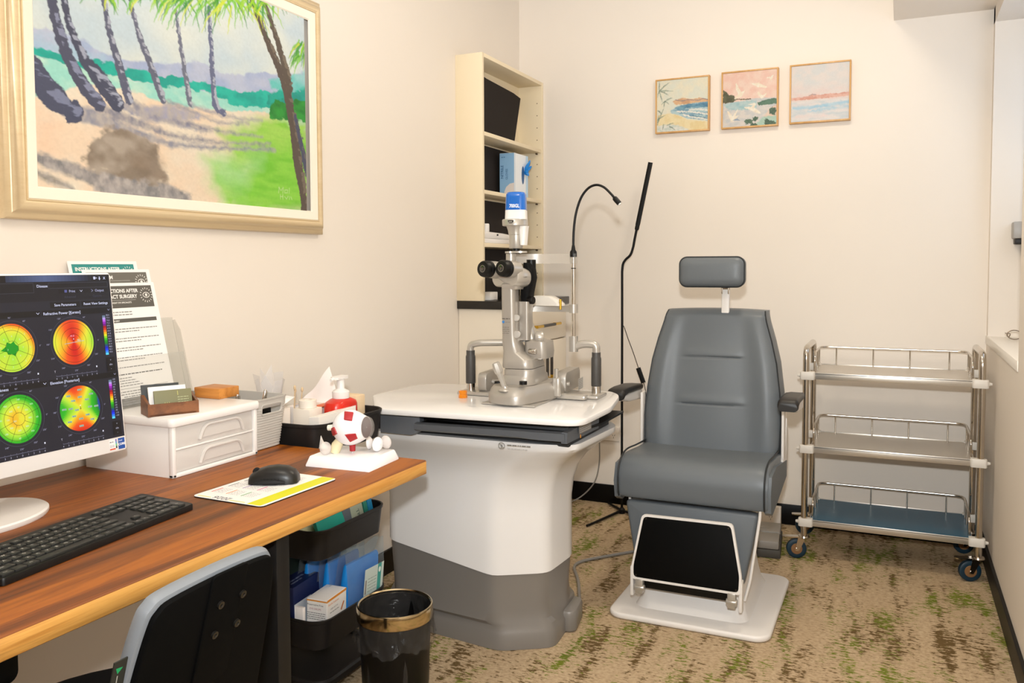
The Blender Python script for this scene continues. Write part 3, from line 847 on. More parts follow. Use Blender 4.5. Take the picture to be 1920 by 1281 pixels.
def fr(x0, y0, x1, y1, fill='#15141a', edge='#4a4a5a', wd=.0006):
    m.rect(x0, y0, x1, y1, z3, c=fill, T=T)
    if edge: m.line([(x0, y0), (x1, y0), (x1, y1), (x0, y1)], wd, z4, c=edge, T=T, closed=True)
fr(-.152, .3625, -.010, .3735); fr(-.32, .3545, -.185, .374)
tx('Disease', -.178, .365, .0078)
fr(-.130, .3515, -.083, .3595, '#0f0e12', None); tx('Print', -.106, .353, .0075, '#b9bce0'); m.rect(-.1165, .353, -.1105, .3585, z4, c='#5e62a0', T=T)
m.line([(-.0795, .357), (-.0768, .354), (-.074, .357)], .001, z4, c=wtx, T=T)
fr(-.070, .3515, -.010, .3595, '#121116', None); tx('Output', -.043, .353, .0075, '#b9bce0'); m.line([(-.052, .358), (-.048, .3555), (-.052, .353)], .001, z4, c='#9a9cc0', T=T)
tx('Advanced', -.118, .3415, .0068, '#3c3c4c'); tx('Options', -.05, .3415, .0068, '#3c3c4c')
m.rect(sx0, .3125, sx1, .3365, z2, c='#22222e', T=T)
fr(-.152, .3215, -.083, .3335, '#0d0c10', None); tx('Save Parameters', -.1175, .325, .0076, al='C')
fr(-.079, .3215, -.009, .3335, '#0d0c10', None); tx('Reset View Settings', -.044, .325, .0076, al='C')
for yb_, l1, l2 in ((.3055, 'Refractive Power [Kerato]', 'Axial Power'), (.163, 'Elevation [Posterior]', 'Corneal Thickness')):
    fr(-.172, yb_, -.006, yb_ + .012, '#0c0b0f', None); fr(-.32, yb_, -.1755, yb_ + .012, '#0c0b0f', None); fr(-.50, yb_, -.325, yb_ + .012, '#0c0b0f', None)
    tx(l1, -.1695, yb_ + .0025, .008); tx(l2, -.318, yb_ + .0025, .008)
    m.line([(-.184, yb_ + .008), (-.181, yb_ + .005), (-.178, yb_ + .008)], .001, z4, c=wtx, T=T)
    m.line([(-.016, yb_ + .008), (-.0135, yb_ + .005), (-.011, yb_ + .008)], .001, z4, c='#9a9cc0', T=T)
def stops(v, st):
    v = min(max(v, 0), 1)
    for (a, ca), (b, cb) in zip(st, st[1:]):
        if v <= b:
            k = (v - a) / max(b - a, 1e-6)
            ca, cb = lin(ca), lin(cb)
            return tuple(ca[i] + (cb[i] - ca[i]) * k for i in range(3))
    return lin(st[-1][1])
HEAT = [(0, '#1020d0'), (.12, '#0f4a8a'), (.2, '#0c8c20'), (.42, '#2fc01c'), (.55, '#b8f03c'), (.66, '#f4f03a'), (.76, '#ffb81c'), (.87, '#ff5a14'), (1, '#e01808')]
def disc(cx, cy, R, fn, rings=26, seg=72):
    for i in range(rings):
        r0, r1 = R * i / rings, R * (i + 1) / rings
        for j in range(seg):
            a0, a1 = 2 * math.pi * j / seg, 2 * math.pi * (j + 1) / seg
            rm, am = (r0 + r1) / 2 / R, (a0 + a1) / 2
            P4 = [(cx + r0 * math.cos(a0), cy + r0 * math.sin(a0), z3), (cx + r1 * math.cos(a0), cy + r1 * math.sin(a0), z3), (cx + r1 * math.cos(a1), cy + r1 * math.sin(a1), z3), (cx + r0 * math.cos(a1), cy + r0 * math.sin(a1), z3)]
            m.quad(P4[1:] if i == 0 else P4, c=stops(fn(rm, am), HEAT), T=T)
def circ(cx, cy, R, wd=.0006, c='#1a1a10', n=60): m.line([(cx + R * math.cos(2 * math.pi * k / n), cy + R * math.sin(2 * math.pi * k / n)) for k in range(n)], wd, z4, c=c, T=T, closed=True)
def spokes(cx, cy, r0, r1, n, off):
    for k in range(n):
        a = off + 2 * math.pi * k / n
        m.line([(cx + r0 * math.cos(a), cy + r0 * math.sin(a)), (cx + r1 * math.cos(a), cy + r1 * math.sin(a))], .0006, z4, c='#26260c', T=T)
def dress(cx, cy, R):
    circ(cx, cy, R * 1.12, .0005, '#5c5c70')
    for k in range(12):
        a = math.radians(90 - 30 * k)
        m.text('%d°' % ((450 - 30 * k - 0) % 360), cx + R * 1.25 * math.cos(a), cy + R * 1.25 * math.sin(a) - .002, .0046, z4, c='#a8a8c4', T=T, align='C') if k in (0, 1, 2, 3, 4, 5, 6, 7, 8, 9, 10, 11) and k % 1 == 0 and k not in (2,) else None
    yb_ = cy - R * 1.42
    m.line([(cx - R * 1.0, yb_), (cx + R * 1.05, yb_)], .0006, z4, c='#8c8ca6', T=T)
    for k in range(9):
        x = cx + (k - 4) * R * .25
        m.line([(x, yb_), (x, yb_ + .002)], .0005, z4, c='#8c8ca6', T=T)
        m.text(str(abs(k - 4)), x, yb_ - .0065, .0052, z4, c='#c8c8e0', T=T, align='C')
    m.text('T', cx - R * 1.05, yb_ + .008, .006, z4, c='#e0e0f0', T=T, align='C')
    m.rect(cx + R * 1.0, yb_ + .009, cx + R * 1.06, yb_ + .0125, z4, c='#f0f0ff', T=T)
R0 = .0475
wob = lambda a: .06 * math.sin(3 * a + 1) + .05 * math.sin(5 * a)
# keratometry: a red bow tie lying on its side
disc(-.106, .248, R0, lambda r, a: .80 + .20 * (math.sin(a) ** 2) - .22 * max(0, math.cos(a - .1)) * r ** .8 - .12 * max(0, -math.cos(a)) * r + .06 * (1 - r) - .05 * r)
for q in (.36, .62, .9): circ(-.106, .248, R0 * q)
m.line([(-.128, .2455), (-.082, .2495)], .0008, z5, c='#a8c8e8', T=T); m.line([(-.106, .248), (-.108, .2575)], .001, z5, c='#303030', T=T)
m.sph((-.1065, .2545, z5), .0011, 8, 6, c='#ffffff', T=T); m.text('41.0', -.109, .2595, .0055, z5, c='#ffd0e8', T=T, align='C'); m.text('42.5', -.094, .250, .005, z5, c='#d8e8ff', T=T, align='C')
# axial map: yellow green with an orange right rim and dark green middle
disc(-.242, .248, R0, lambda r, a: .545 + .05 * r + (.22 * max(0, math.cos(a - .35)) + .2 * max(0, math.sin(a)) ** 2) * r ** 4 + .02 * math.sin(5 * a))
m.quad([(-.242 + R0 * q * math.cos(a), .247 + R0 * q * math.sin(a) * .9, z3 + .0001) for a, q in ((.3, .28), (.9, .24), (1.3, .33), (1.75, .22), (2.2, .36), (2.7, .27), (3.3, .50), (3.7, .28), (4.1, .34), (4.6, .26), (5.0, .40), (5.5, .26), (5.9, .30))], c='#10a018', T=T)
for q in (.28, .72, .93): circ(-.242, .248, R0 * q)
spokes(-.242, .248, R0 * .28, R0, 8, .35)
# thickness: yellow middle fading to green
disc(-.2425, .108, R0, lambda r, a: (.70 - .03 * math.cos(a) - max(0, r - .3) * .45 - max(0, r - .62) * .16 + (.0 if math.cos(a) > 0 else .06 * r)))
for q in (.26, .64, .9): circ(-.2425, .108, R0 * q)
spokes(-.2425, .108, R0 * .26, R0, 8, .35)
# elevation: red top and bottom, green sides, blue right rim
disc(-.106, .108, R0, lambda r, a: .66 + (.34 * math.sin(a) ** 2 * r ** 1.1 - .36 * max(0, math.cos(a) ** 2 - .12) * r ** .9) * 1.0 - (.32 * max(0, math.cos(a - .05)) ** 6 * r ** 4) - (.25 * max(0, math.cos(a - .95)) ** 6 * r))
rg = random.Random(5)
for (cx, cy) in ((-.106, .108), (-.242, .248), (-.2425, .108)):
    for rad_, n_ in ((.2, 1), (.48, 8), (.8, 8)):
        for k in range(n_):
            a = 2 * math.pi * (k + .5) / n_ + .35
            x, y = cx + R0 * rad_ * math.cos(a), cy + R0 * rad_ * math.sin(a)
            if cx == -.106:
                m.rect(x - .005, y - .001, x + .005, y + .0028, z4, c='#a9c9b0', T=T); m.text('%d.%d' % (rg.randint(1, 9), rg.randint(10, 99)), x, y - .0008, .0042, z5, c='#3a4a5a', T=T, align='C')
            else:
                m.text('%d' % (rg.randint(1, 9) * (1 if cy > .2 else 60)), x, y - .0015, .0048, z4, c='#d8f4d0', T=T, align='C')
m.sph((-.106, .114, z5), .0011, 8, 6, c='#ffffff', T=T); m.line([(-.106, .112), (-.106, .106)], .001, z5, c='#402010', T=T); circ(-.106, .1075, .0016, .0005, '#402010', 12)
for cx, cy in ((-.106, .248), (-.242, .248), (-.106, .108), (-.2425, .108)): dress(cx, cy, R0)
# colour bars
BAR = ['#7088a0', '#c0a8f0', '#d060f0', '#a010c0', '#80008a', '#b00818', '#e02810', '#ff7a10', '#ffc010', '#f0f020', '#90e020', '#30c010', '#109a10', '#0a7a30', '#0a4a80', '#1018d0', '#1040ff', '#2a90ff', '#60e0ff']
for y0, y1, vals in ((.2135, .300, ['%.1f' % (80 - 2.6 * k) for k in range(15)]), (.073, .158, ['%d' % (150 - 20 * k) for k in range(15)])):
    n_ = len(BAR)
    for k, c in enumerate(BAR):
        b = y1 - (y1 - y0) * k / n_
        m.rect(-.031, b - (y1 - y0) / n_, -.0235, b, z3, c=c, T=T)
    for k, s_ in enumerate(vals): m.text(s_, -.0215, y1 + .002 - (y1 - y0) * (k + .6) / 15, .0048, z4, c='#c0c0dc', T=T)
    m.rect(-.032, y0 - .037, -.010, y0 - .006, z3, c='#0c0b10', T=T)
    for k, s_ in enumerate(('+', 'abs', '-')): m.text(s_, -.021, y0 - .014 - k * .0095, .006, z4, c='#c8c8e0', T=T, align='C')
m.build('screen', UI, t, smooth=False)
# stickers on the chin
m = B().rect(-.0215, .004, -.0045, .028, .0004, c='#1f4fa0', T=T); m.text('intel', -.0205, .021, .0055, .0007, c='#dfe8ff', T=T); m.text('CORE', -.013, .0125, .0068, .0007, c='#ffffff', T=T, align='C', bold=.03)
m.build('sticker', PRINT, t, smooth=False)['label'] = 'blue square sticker'
m = B().rect(-.0445, .0045, -.0245, .028, .0004, c='#f0eeec', T=T)
for k, c in enumerate(('#8a6ac0', '#5a9ad0', '#6ac07a', '#202020')): m.rect(-.0285, .0225 - k * .005, -.0252, .0275 - k * .005, .0007, c=c, T=T)
m.rect(-.0438, .0055, -.0295, .0085, .0007, c='#d85a3a', T=T); m.small_print(-.043, .0215, -.034, .003, .0007, '#70707a', T, seed=3); m.small_print(-.043, .0145, -.031, .002, .0007, '#a0a0a8', T, seed=4); m.small_print(-.043, .0115, -.031, .002, .0007, '#a0a0a8', T, seed=5)
m.build('sticker', PRINT, t, smooth=False)['label'] = 'white sticker with a row of colours'
# stand
m = B().lathe([(0.001, 0), (.148, 0), (.150, .003), (.150, .009), (.146, .012), (.001, .0125)], Matrix.Translation((-1.640, 1.025, DT)) @ Matrix.Diagonal((.80, 1, 1, 1)), 56)
m.build('stand_base', WHITE, t)
m = B().loft([[(-1.70 + dx + lean, 1.052 + dy, z) for dx, dy in rr(.022, .07, .009, 4)] for z, lean in ((DT + .010, 0), (DT + .10, .005), (DT + .24, .040))])
m.build('stand_neck', WHITE, t)

# ---------------------------------------------------------------- keyboard
ex = Vector((0.105, -1, 0)).normalized() * -1                # towards the number pad
ey = Vector((-1, -0.105, 0)).normalized()                    # towards the wall
T = Matrix((ex, ey, Vector((0, 0, 1)))).transposed().to_4x4(); T.translation = Vector((-1.3053, 1.2755, DT))
t = thing('keyboard', 'black full size computer keyboard with flat keys', 'keyboard', tuple(T.translation))
KL, KD = 0.440, 0.132
tilt = lambda y: 0.013 + 0.010 * y / KD
m = B()
pl = rr(KL, KD, .006, 4, -KL / 2, KD / 2)
m.loft([[(x, y, .001) for x, y in pl], [(x, y, tilt(y) - .002) for x, y in pl], [(x * .995 - .001, y * .99 + .0006, tilt(y)) for x, y in pl]], T=T)
m.build('case', mat('keyboard_case', '#0a0909', 0.42), t)
keym = mat('key_plastic', '#2b2b29', 0.42)
legend = '#d8d4cc'
U = 0.0190
def keyrow(y, h, spec, x0):
    out = []
    x = x0
    for it in spec:
        if isinstance(it, (int, float)): x += it * U
        else:
            s_, wd = it if isinstance(it, tuple) else (it, 1)
            out.append((x, y, wd * U, h, s_)); x += wd * U
    return out
X0 = -KL + .005
rows = []
yk = [.0065 + k * .0192 for k in range(6)]
rows += keyrow(yk[5] + .001, .014, ['Esc', .35, 'F1', 'F2', 'F3', 'F4', .2, 'F5', 'F6', 'F7', 'F8', .2, 'F9', 'F10', 'F11', 'F12'], X0)
rows += keyrow(yk[4], .0165, list('`1234567890-=') + [('Backspace', 1.75)], X0)
rows += keyrow(yk[3], .0165, [('Tab', 1.5)] + list('QWERTYUIOP[]') + [('\\', 1.25)], X0)
rows += keyrow(yk[2], .0165, [('Caps', 1.75)] + list("ASDFGHJKL;'") + [('Enter', 2.0)], X0)
rows += keyrow(yk[1], .0165, [('Shift', 2.25)] + list('ZXCVBNM,./') + [('Shift', 2.5)], X0)
rows += keyrow(yk[0], .0165, [('Ctrl', 1.25), ('', 1.25), ('Alt', 1.25), ('', 6.0), ('Alt', 1.25), ('Fn', 1.25), ('', 1.25), ('Ctrl', 1.25)], X0)
X1 = X0 + 14.9 * U
rows += keyrow(yk[5] + .001, .014, ['Prt', 'Scr', 'Pau'], X1) + keyrow(yk[4], .0165, ['Ins', 'Hom', 'PgU'], X1)
rows += keyrow(yk[1] + .003, .0125, [1, '^'], X1) + keyrow(yk[0], .0125, ['<', 'v', '>'], X1)
X2 = X1 + 3.15 * U
rows += keyrow(yk[5] + .001, .014, ['', '', '', ''], X2) + keyrow(yk[4], .0165, ['Num', '/', '*', '-'], X2) + keyrow(yk[3], .0165, ['7', '8', '9'], X2) + keyrow(yk[2], .0165, ['4', '5', '6'], X2) + keyrow(yk[1], .0165, ['1', '2', '3'], X2) + keyrow(yk[0], .0165, [('0', 2), '.'], X2)
rows.append((X2 + 3 * U, yk[2], U, .0165 + .0192, '+')); rows.append((X2 + 3 * U, yk[0], U, .0165 + .0192, 'Ent'))
rows.sort(key=lambda q: q[0])                                # the far left end shows smallest and is cut by the photo's edge
hid = rows[:max(0, len(rows) - 98)]
rest = B()
for q in rows:
    mm = rest if q in hid else B()
    x, y, wd, h, s_ = q
    zt = tilt(y + h / 2) + .0028
    c = (x + wd / 2, y + h / 2)
    a = rr(wd - .0016, h - .0008, .002, 2, *c); b = rr(wd - .0032, h - .0028, .002, 2, *c)
    mm.loft([[(p[0], p[1], zt - .004) for p in a], [(p[0], p[1], zt - .0006) for p in a], [(p[0], p[1], zt) for p in b]], T=T, m=0)
    if s_:
        mm.text(s_, x + wd * (.5 if len(s_) < 2 else .5), y + h * .38, (.0078 if len(s_) < 2 else .0050), zt + .0002, m=1, c=legend, T=T, align='C')
    if mm is not rest: mm.build('key', [keym, PRINT], t, angle=50)
if hid:
    o = rest.build('key', [keym, PRINT], t, angle=50); o['kind'] = 'stuff'

# ---------------------------------------------------------------- mouse pad with a calendar printed on it, and the mouse
pc = [Vector((-1.382, 1.351)), Vector((-1.184, 1.338)), Vector((-1.181, 1.606)), Vector((-1.376, 1.576))]
c0 = sum(pc, Vector((0, 0))) / 4
ex = Vector((0.02, 1, 0)).normalized(); ey = Vector((-1, .02, 0)).normalized()
T = Matrix((ex, ey, Vector((0, 0, 1)))).transposed().to_4x4(); T.translation = Vector((c0.x, c0.y, DT))
PW, PH = 0.252, 0.196
m = B().prism(rr(PW, PH, .012, 5), 0, .0022, 0, m=0, T=T)
m.prism(rr(PW, PH, .012, 5), .0022, .0034, .0006, m=1, c='#efece8', T=T)
zt = .0036
m.rect(-PW / 2 + .002, -PH / 2 + .006, PW / 2 - .002, -PH / 2 + .042, zt, m=1, c='#d7d417', T=T)
m.rect(-PW / 2 + .006, -PH / 2 + .052, -PW / 2 + .009, -.002, zt, m=1, c='#d9d52c', T=T); m.rect(-PW / 2 + .006, .050, -PW / 2 + .009, PH / 2 - .01, zt, m=1, c='#d9d52c', T=T)
m.text('2026', -PW / 2 + .020, .022, .024, zt, m=1, c='#6a6a70', T=T, rot=math.pi / 2, align='C', bold=.01)
cols = ['#e0483a', '#e8842a', '#3a9c4a', '#5a6a78', '#8a6ab0', '#d8358a', '#40444a', '#3a8ac0', '#c84a4a', '#4a4a50', '#5aa05a', '#b08a3a']
for i in range(4):
    for j in range(3):
        x = -PW / 2 + .040 + i * .050; y = PH / 2 - .014 - j * .042
        m.rect(x + .002, y - .003, x + .036, y, zt, m=1, c=cols[(i * 3 + j) % 12], T=T)
        for k in range(5): m.small_print(x + .002, y - .009 - k * .0055, x + .036, .0022, zt, '#9a9aa0', T, 1, gap=.8, seed=i * 20 + j * 5 + k)
tag(m.build('mouse_pad', [mat('mouse_pad_foam', '#141312', 0.8), PRINT], None, smooth=False), 'white and yellow calendar mouse pad on the desk', 'mouse pad')

t = thing('computer_mouse', 'black wireless mouse on the calendar mouse pad', 'mouse', (-1.294, 1.508, DT + .0036), math.radians(-62))
def mouse_ring(yc, wd, h, z0=0.0, fl=1.0):
    P = []
    for k in range(24):
        a = 2 * math.pi * k / 24
        cx_, cz = math.cos(a), math.sin(a)
        P.append((wd * (abs(cx_) ** .75) * (1 if cx_ > 0 else -1), yc, z0 + (h - z0) * max(0, (abs(cz) ** .8) * (1 if cz > 0 else 0)) if cz > 0 else z0))
    return P
sec = [(-.056, .012, .010), (-.054, .022, .018), (-.046, .029, .029), (-.03, .0325, .0365), (-.008, .0325, .0392), (.014, .031, .0375), (.032, .0305, .032), (.046, .029, .025), (.053, .025, .019), (.056, .016, .012)]
# nose points to -y of the mouse (towards the sitter's left wall side handled by rotation)
B().loft([mouse_ring(-y, wd, h, .001) for y, wd, h in sec]).build('body', mat('mouse_shell', '#1a1817', 0.36), t, local=True, angle=60)
m = B()
m.tube([(.0318, .030, .006), (.0335, .01, .007), (.0335, -.015, .007), (.031, -.04, .006)], [.003, .0065, .0065, .003], 8)
for k in range(6): m.tube([(.036, .02 - k * .008, .004), (.0345, .016 - k * .008, .016)], .0008, 5)
m.build('side_grip', mat('mouse_grip', '#0d0c0c', 0.7), t, local=True)
m = B().cyl((-.004, -.040, .025), (.004, -.040, .025), .0085, n=20); m.build('scroll_wheel', mat('mouse_grip', '#0d0c0c', 0.7), t, local=True)
# ---------------------------------------------------------------- things on the desk: drawer unit, cards, papers, baskets
clear_pp = mat('frosted_plastic', '#ebe6e0', 0.35, alpha=0.72, coat=0.2)
white_pp = mat('white_polypropylene', '#f1eeea', 0.3, coat=0.2)
def part_prism(name, poly, z0, z1, mt, par, bev=0.003, **k):
    return B().prism(poly, z0, z1, bev).build(name, mt, par, **k)
UX0, UX1, UY0, UY1, UZ1 = -1.838, -1.538, 1.440, 1.730, 0.885
t = thing('drawer_unit', 'white plastic two drawer desktop unit beside the monitor', 'drawer unit', ((UX0 + UX1) / 2, (UY0 + UY1) / 2, DT))
part_prism('lid', rr(UX1 - UX0 + .014, UY1 - UY0 + .014, .014, 5, (UX0 + UX1) / 2, (UY0 + UY1) / 2), UZ1 - .022, UZ1, white_pp, t, .006)
m = B().bx((UX0 + .004, UY0 + .003, DT), (UX1 - .012, UY0 + .007, UZ1 - .02), .001).bx((UX0 + .004, UY1 - .007, DT), (UX1 - .012, UY1 - .003, UZ1 - .02), .001)
m.bx((UX0 + .004, UY0 + .004, DT), (UX0 + .008, UY1 - .004, UZ1 - .02), .001).bx((UX0 + .004, UY0 + .004, DT), (UX1 - .010, UY1 - .004, DT + .008), .001)
m.bx((UX0 + .006, UY0 + .005, DT + .064), (UX1 - .003, UY1 - .005, DT + .0685), .001)
# the front border
m.bx((UX1 - .014, UY0 + .001, DT), (UX1, UY0 + .013, UZ1 - .02), .003).bx((UX1 - .014, UY1 - .013, DT), (UX1, UY1 - .001, UZ1 - .02), .003).bx((UX1 - .014, UY0 + .001, DT), (UX1, UY1 - .001, DT + .010), .003)
m.build('body', white_pp, t)
for k, z in enumerate((DT + .011, DT + .069)):
    y0, y1, h = UY0 + .015, UY1 - .015, .052
    m = B().bx((UX1 - .010, y0, z), (UX1 - .006, y1, z + h), .001).bx((UX0 + .02, y0 + .006, z + .002), (UX1 - .012, y0 + .009, z + h - .004)).bx((UX0 + .02, y1 - .009, z + .002), (UX1 - .012, y1 - .006, z + h - .004)).bx((UX0 + .02, y0 + .006, z), (UX1 - .012, y1 - .006, z + .003)).bx((UX0 + .02, y0 + .006, z), (UX0 + .023, y1 - .006, z + h - .006))
    if k == 1: m.bx((UX0 + .06, y0 + .03, z + .004), (UX1 - .03, y1 - .06, z + .03), m=1)
    d = m.build('drawer', [clear_pp, mat('khaki_card', '#8a7a2c', 0.7)], t)
    ym = (y0 + y1) / 2 + .02
    path = fillet([(UX1 - .004, ym - .075, z + .008), (UX1 - .003, ym - .060, z + .042), (UX1 - .003, ym + .060, z + .042), (UX1 - .004, ym + .075, z + .008)], .02, 5)
    m = B().tube(path, .0045, 8)
    m.quad([(UX1 - .0035, ym - .066, z + .012), (UX1 - .0035, ym + .066, z + .012), (UX1 - .0035, ym + .056, z + .038), (UX1 - .0035, ym - .056, z + .038)])
    m.build('handle', clear_pp, d)

# wooden card box with three stacks of cards
cx, cy = -1.604, 1.498
T = Matrix.Translation((cx, cy, UZ1)) @ Matrix.Rotation(math.radians(62), 4, 'Z')
t = thing('card_box', 'walnut business card box on top of the white drawer unit', 'card box', (cx, cy, UZ1))
wal = wood_mat('walnut', [(0.4, '#6b4127'), (0.6, '#8a5734')], 'Y', 2.5, 0.45, 0.1, 0.4, '#4a2a16')
m = B()
L_, D_, H0, H1 = .118, .066, .030, .056
# side profile slopes from low front to high back
for x in (-L_ / 2, L_ / 2 - .006):
    m.loft([[(xx, -D_ / 2, 0), (xx, D_ / 2, 0), (xx, D_ / 2, H1 * .82), (xx, D_ / 2 - .012, H1 * .82), (xx, -D_ / 2 + .004, H0), (xx, -D_ / 2, H0)] for xx in (x, x + .006)], T=T)
m.bx((-L_ / 2 + .006, -D_ / 2, 0), (L_ / 2 - .006, -D_ / 2 + .006, H0 - .001), T=T).bx((-L_ / 2 + .006, D_ / 2 - .006, 0), (L_ / 2 - .006, D_ / 2, H1 * .82), T=T).bx((-L_ / 2 + .006, -D_ / 2, 0), (L_ / 2 - .006, D_ / 2, .005), T=T)
m.build('box', wal, t)
def card(xo, yo, zo, lean, col, label, deco=None, wd=.088, h=.054, th=.006):
    Tc = T @ Matrix.Translation((xo, yo, zo)) @ Matrix.Rotation(-lean, 4, 'X')
    m = B().bx((-wd / 2, 0, 0), (wd / 2, th, h), .0005, c=col, T=Tc)
    if deco: deco(m, Tc @ Matrix.Rotation(math.pi / 2, 4, 'X') @ Matrix.Translation((0, 0, .0003)))
    o = one(m, 'business_card_stack', PRINT, label, 'business cards', tuple(Tc.translation))
    return o
def d_sage(m, Tc):
    for k in range(3):
        m.line([(-.022 + k * .005, .008), (-.020 + k * .005, .024)], .0012, 0, c='#c8c46a', T=Tc)
    m.small_print(-.014, .014, .004, .003, 0, '#c8cca0', Tc, seed=5)
    for k in range(5): m.small_print(.010, .010 + k * .006, .036, .0026, 0, '#b4b890', Tc, seed=k + 8)
    m.line([(.011, .040), (.011, .050)], .0012, 0, c='#c8c46a', T=Tc)
def d_white(m, Tc): m.small_print(-.030, .044, .010, .0024, 0, '#a0a0a0', Tc, seed=3)
card(.006, -.018, .0052, math.radians(16), '#7c7a58', 'sage green cards at the front of the walnut card box', d_sage)
card(-.002, .000, .0052, math.radians(16), '#efece8', 'white cards in the middle of the walnut card box', d_white, h=.062)
card(-.014, .016, .0052, math.radians(14), '#33383a', 'charcoal cards at the back of the walnut card box', None, h=.066, th=.004)

# acrylic stand and the sheets in it
acr = glass_mat('clear_acrylic', '#f4f4f2', 0.06, 0.12)
lean = Vector((-0.085, 0, 0.354)).normalized()
def sheet_T(x, yc): return frame((x, yc, UZ1 + .004), (-.02, 1, 0), lean)
t = thing('brochure_stand', 'clear acrylic leaflet stand behind the monitor on the white drawer unit', 'leaflet stand', (-1.77, 1.56, UZ1))
T = sheet_T(-1.762, 1.555)
m = B().box((.02, .110, -.006), (.285, .22, .003), .001, T=T).box((.02, .060, .010), (.285, .12, .002), .001, T=T)
m.box((.02, -.002, .0015), (.285, .0024, .018), .0008, T=T)
m.loft([[(.0 + dx, y, z) for dx, z in ((.1635, -.008), (.1665, -.008), (.1665, .012 if y < .19 else .0), (.1635, .012 if y < .19 else .0))] for y in (0, .06, .12, .18, .212)], T=T)
m.build('holder', acr, t)
def eye_logo(m, x, y, r, T, c='#e8e6e0'):
    for k in range(16):
        a = 2 * math.pi * k / 16
        m.line([(x + r * .8 * math.cos(a), y + r * .8 * math.sin(a)), (x + r * math.cos(a), y + r * math.sin(a))], r * .09, .0006, c=c, T=T)
    q = [(x + r * .52 * math.cos(a), y + r * .34 * math.sin(a)) for a in np.linspace(0, 2 * math.pi, 20)[:-1]]
    m.line(q, r * .10, .0006, c=c, T=T, closed=True)
    m.add([(x + r * .20 * math.cos(a), y + r * .20 * math.sin(a), .0007) for a in np.linspace(0, 2 * math.pi, 14)[:-1]], [tuple(range(13))], c=c, T=T)
SW, SH = .210, .297
def leaflet(x, yc, dz, hcol, lines, label, body=True):
    T = sheet_T(x, yc) @ Matrix.Translation((0, dz, 0))
    m = B().box((0, SH / 2, 0), (SW, SH, .0006), c='#f2efec', T=T)
    z = .0005
    m.rect(-SW / 2 + .010, SH - .066, SW / 2 - .012, SH - .008, z, c=hcol, T=T)
    tl, sub = lines
    for k, s_ in enumerate(tl): m.text(s_, -SW / 2 + .018, SH - .0255 - k * .0150, .0132, z + .0002, c='#f2f0ec', T=T, bold=.03)
    m.line([(-SW / 2 + .018, SH - .030 - .0155 * (len(tl) - 1)), (SW / 2 - .07, SH - .030 - .0155 * (len(tl) - 1))], .0006, z + .0002, c='#d8d6d0', T=T)
    m.text(sub, -SW / 2 + .018, SH - .0405 - .0135 * (len(tl) - 1), .0058, z + .0002, c='#eceae4', T=T, bold=.02)
    m.text('Your Eye Clinic Team and', -SW / 2 + .018, SH - .0485 - .0135 * (len(tl) - 1), .0044, z + .0002, c='#dcdad4', T=T)
    eye_logo(m, SW / 2 - .033, SH - .034, .020, T)
    if body:
        y = SH - .078
        for k in range(2): m.small_print(-SW / 2 + .012, y - k * .007, SW / 2 - .09, .0042, z, '#8a8884', T, seed=k + 40)
        m.rect(-SW / 2 + .010, SH - .104, SW / 2 - .014, SH - .094, z, c='#56544f', T=T)
        m.text('CARE AFTER SURGERY', -SW / 2 + .014, SH - .1015, .0062, z + .0002, c='#e8e6e0', T=T, bold=.02)
        rg = random.Random(9); y = SH - .122
        for blk in range(5):
            for k in range(2 if blk < 4 else 1): m.small_print(-SW / 2 + .014, y, SW / 2 - .018 - k * .06, .0040, z, '#8f8d8a', T, seed=blk * 3 + k); y -= .0068
            y -= .011
        m.small_print(-SW / 2 + .014, y, SW / 2 - .03, .0044, z, '#5a5854', T, seed=77); y -= .009
        for k in range(4): m.rect(-SW / 2 + .018, y + .001, -SW / 2 + .0195, y + .0025, z, c='#5a5854', T=T); m.small_print(-SW / 2 + .024, y, -SW / 2 + .08 + .01 * k, .0036, z, '#8f8d8a', T, seed=50 + k); y -= .0065
        m.line([(-SW / 2 + .012, y), (SW / 2 - .02, y)], .0008, z, c='#5a5854', T=T); y -= .009
        for k in range(6): m.small_print(-SW / 2 + .014 + (.03 if k in (2, 3) else 0), y, SW / 2 - .02 - .05 * (k % 2), .0040, z, '#8f8d8a', T, seed=60 + k); y -= .0064
    one(m, 'leaflet', PRINT, label, 'leaflet', tuple(T.translation), smooth=False)
leaflet(-1.752, 1.557, 0.022, '#5a5650', (['INSTRUCTIONS AFTER', 'CATARACT SURGERY'], 'YOUR DAY AND NIGHT EYE SPECIALISTS'), 'front printed leaflet with dark grey heading in the clear acrylic stand')
leaflet(-1.758, 1.556, 0.058, '#6a665e', (['PTERYGIUM'], 'YOUR DAY AND NIGHT EYE SPECIALISTS'), 'second leaflet with brown grey heading standing above the front one', False)
leaflet(-1.764, 1.525, 0.080, '#2c8a86', (['INSTRUCTIONS AFTER', 'EYE SURGERY'], 'YOUR EYE SPECIALISTS'), 'rearmost leaflet with teal heading in the clear acrylic stand', False)

# block and coiled cable on the drawer unit
m = B().box((-1.690, 1.742, UZ1 + .014), (.090, .075, .028), .002)
one(m, 'wooden_block', wood_mat('amber_block', [(0.4, '#b5702c'), (0.6, '#cf8a3e')], 'X', 3, 0.45, 0.1, 0.2, '#8f5018'), 'small orange brown wooden block at the back of the white drawer unit', 'block', (-1.690, 1.742, UZ1))
m = B().tube([(-1.765 + .032 * math.cos(a) * (1 + .06 * k), 1.690 + .030 * math.sin(a), UZ1 + .004 + .004 * k) for k in range(3) for a in np.linspace(0, 6.0, 16)], .003, 8)
one(m, 'cable_coil', mat('grey_cable', '#8c8780', 0.5), 'small coil of grey cable behind the walnut card box', 'cable', (-1.765, 1.690, UZ1))

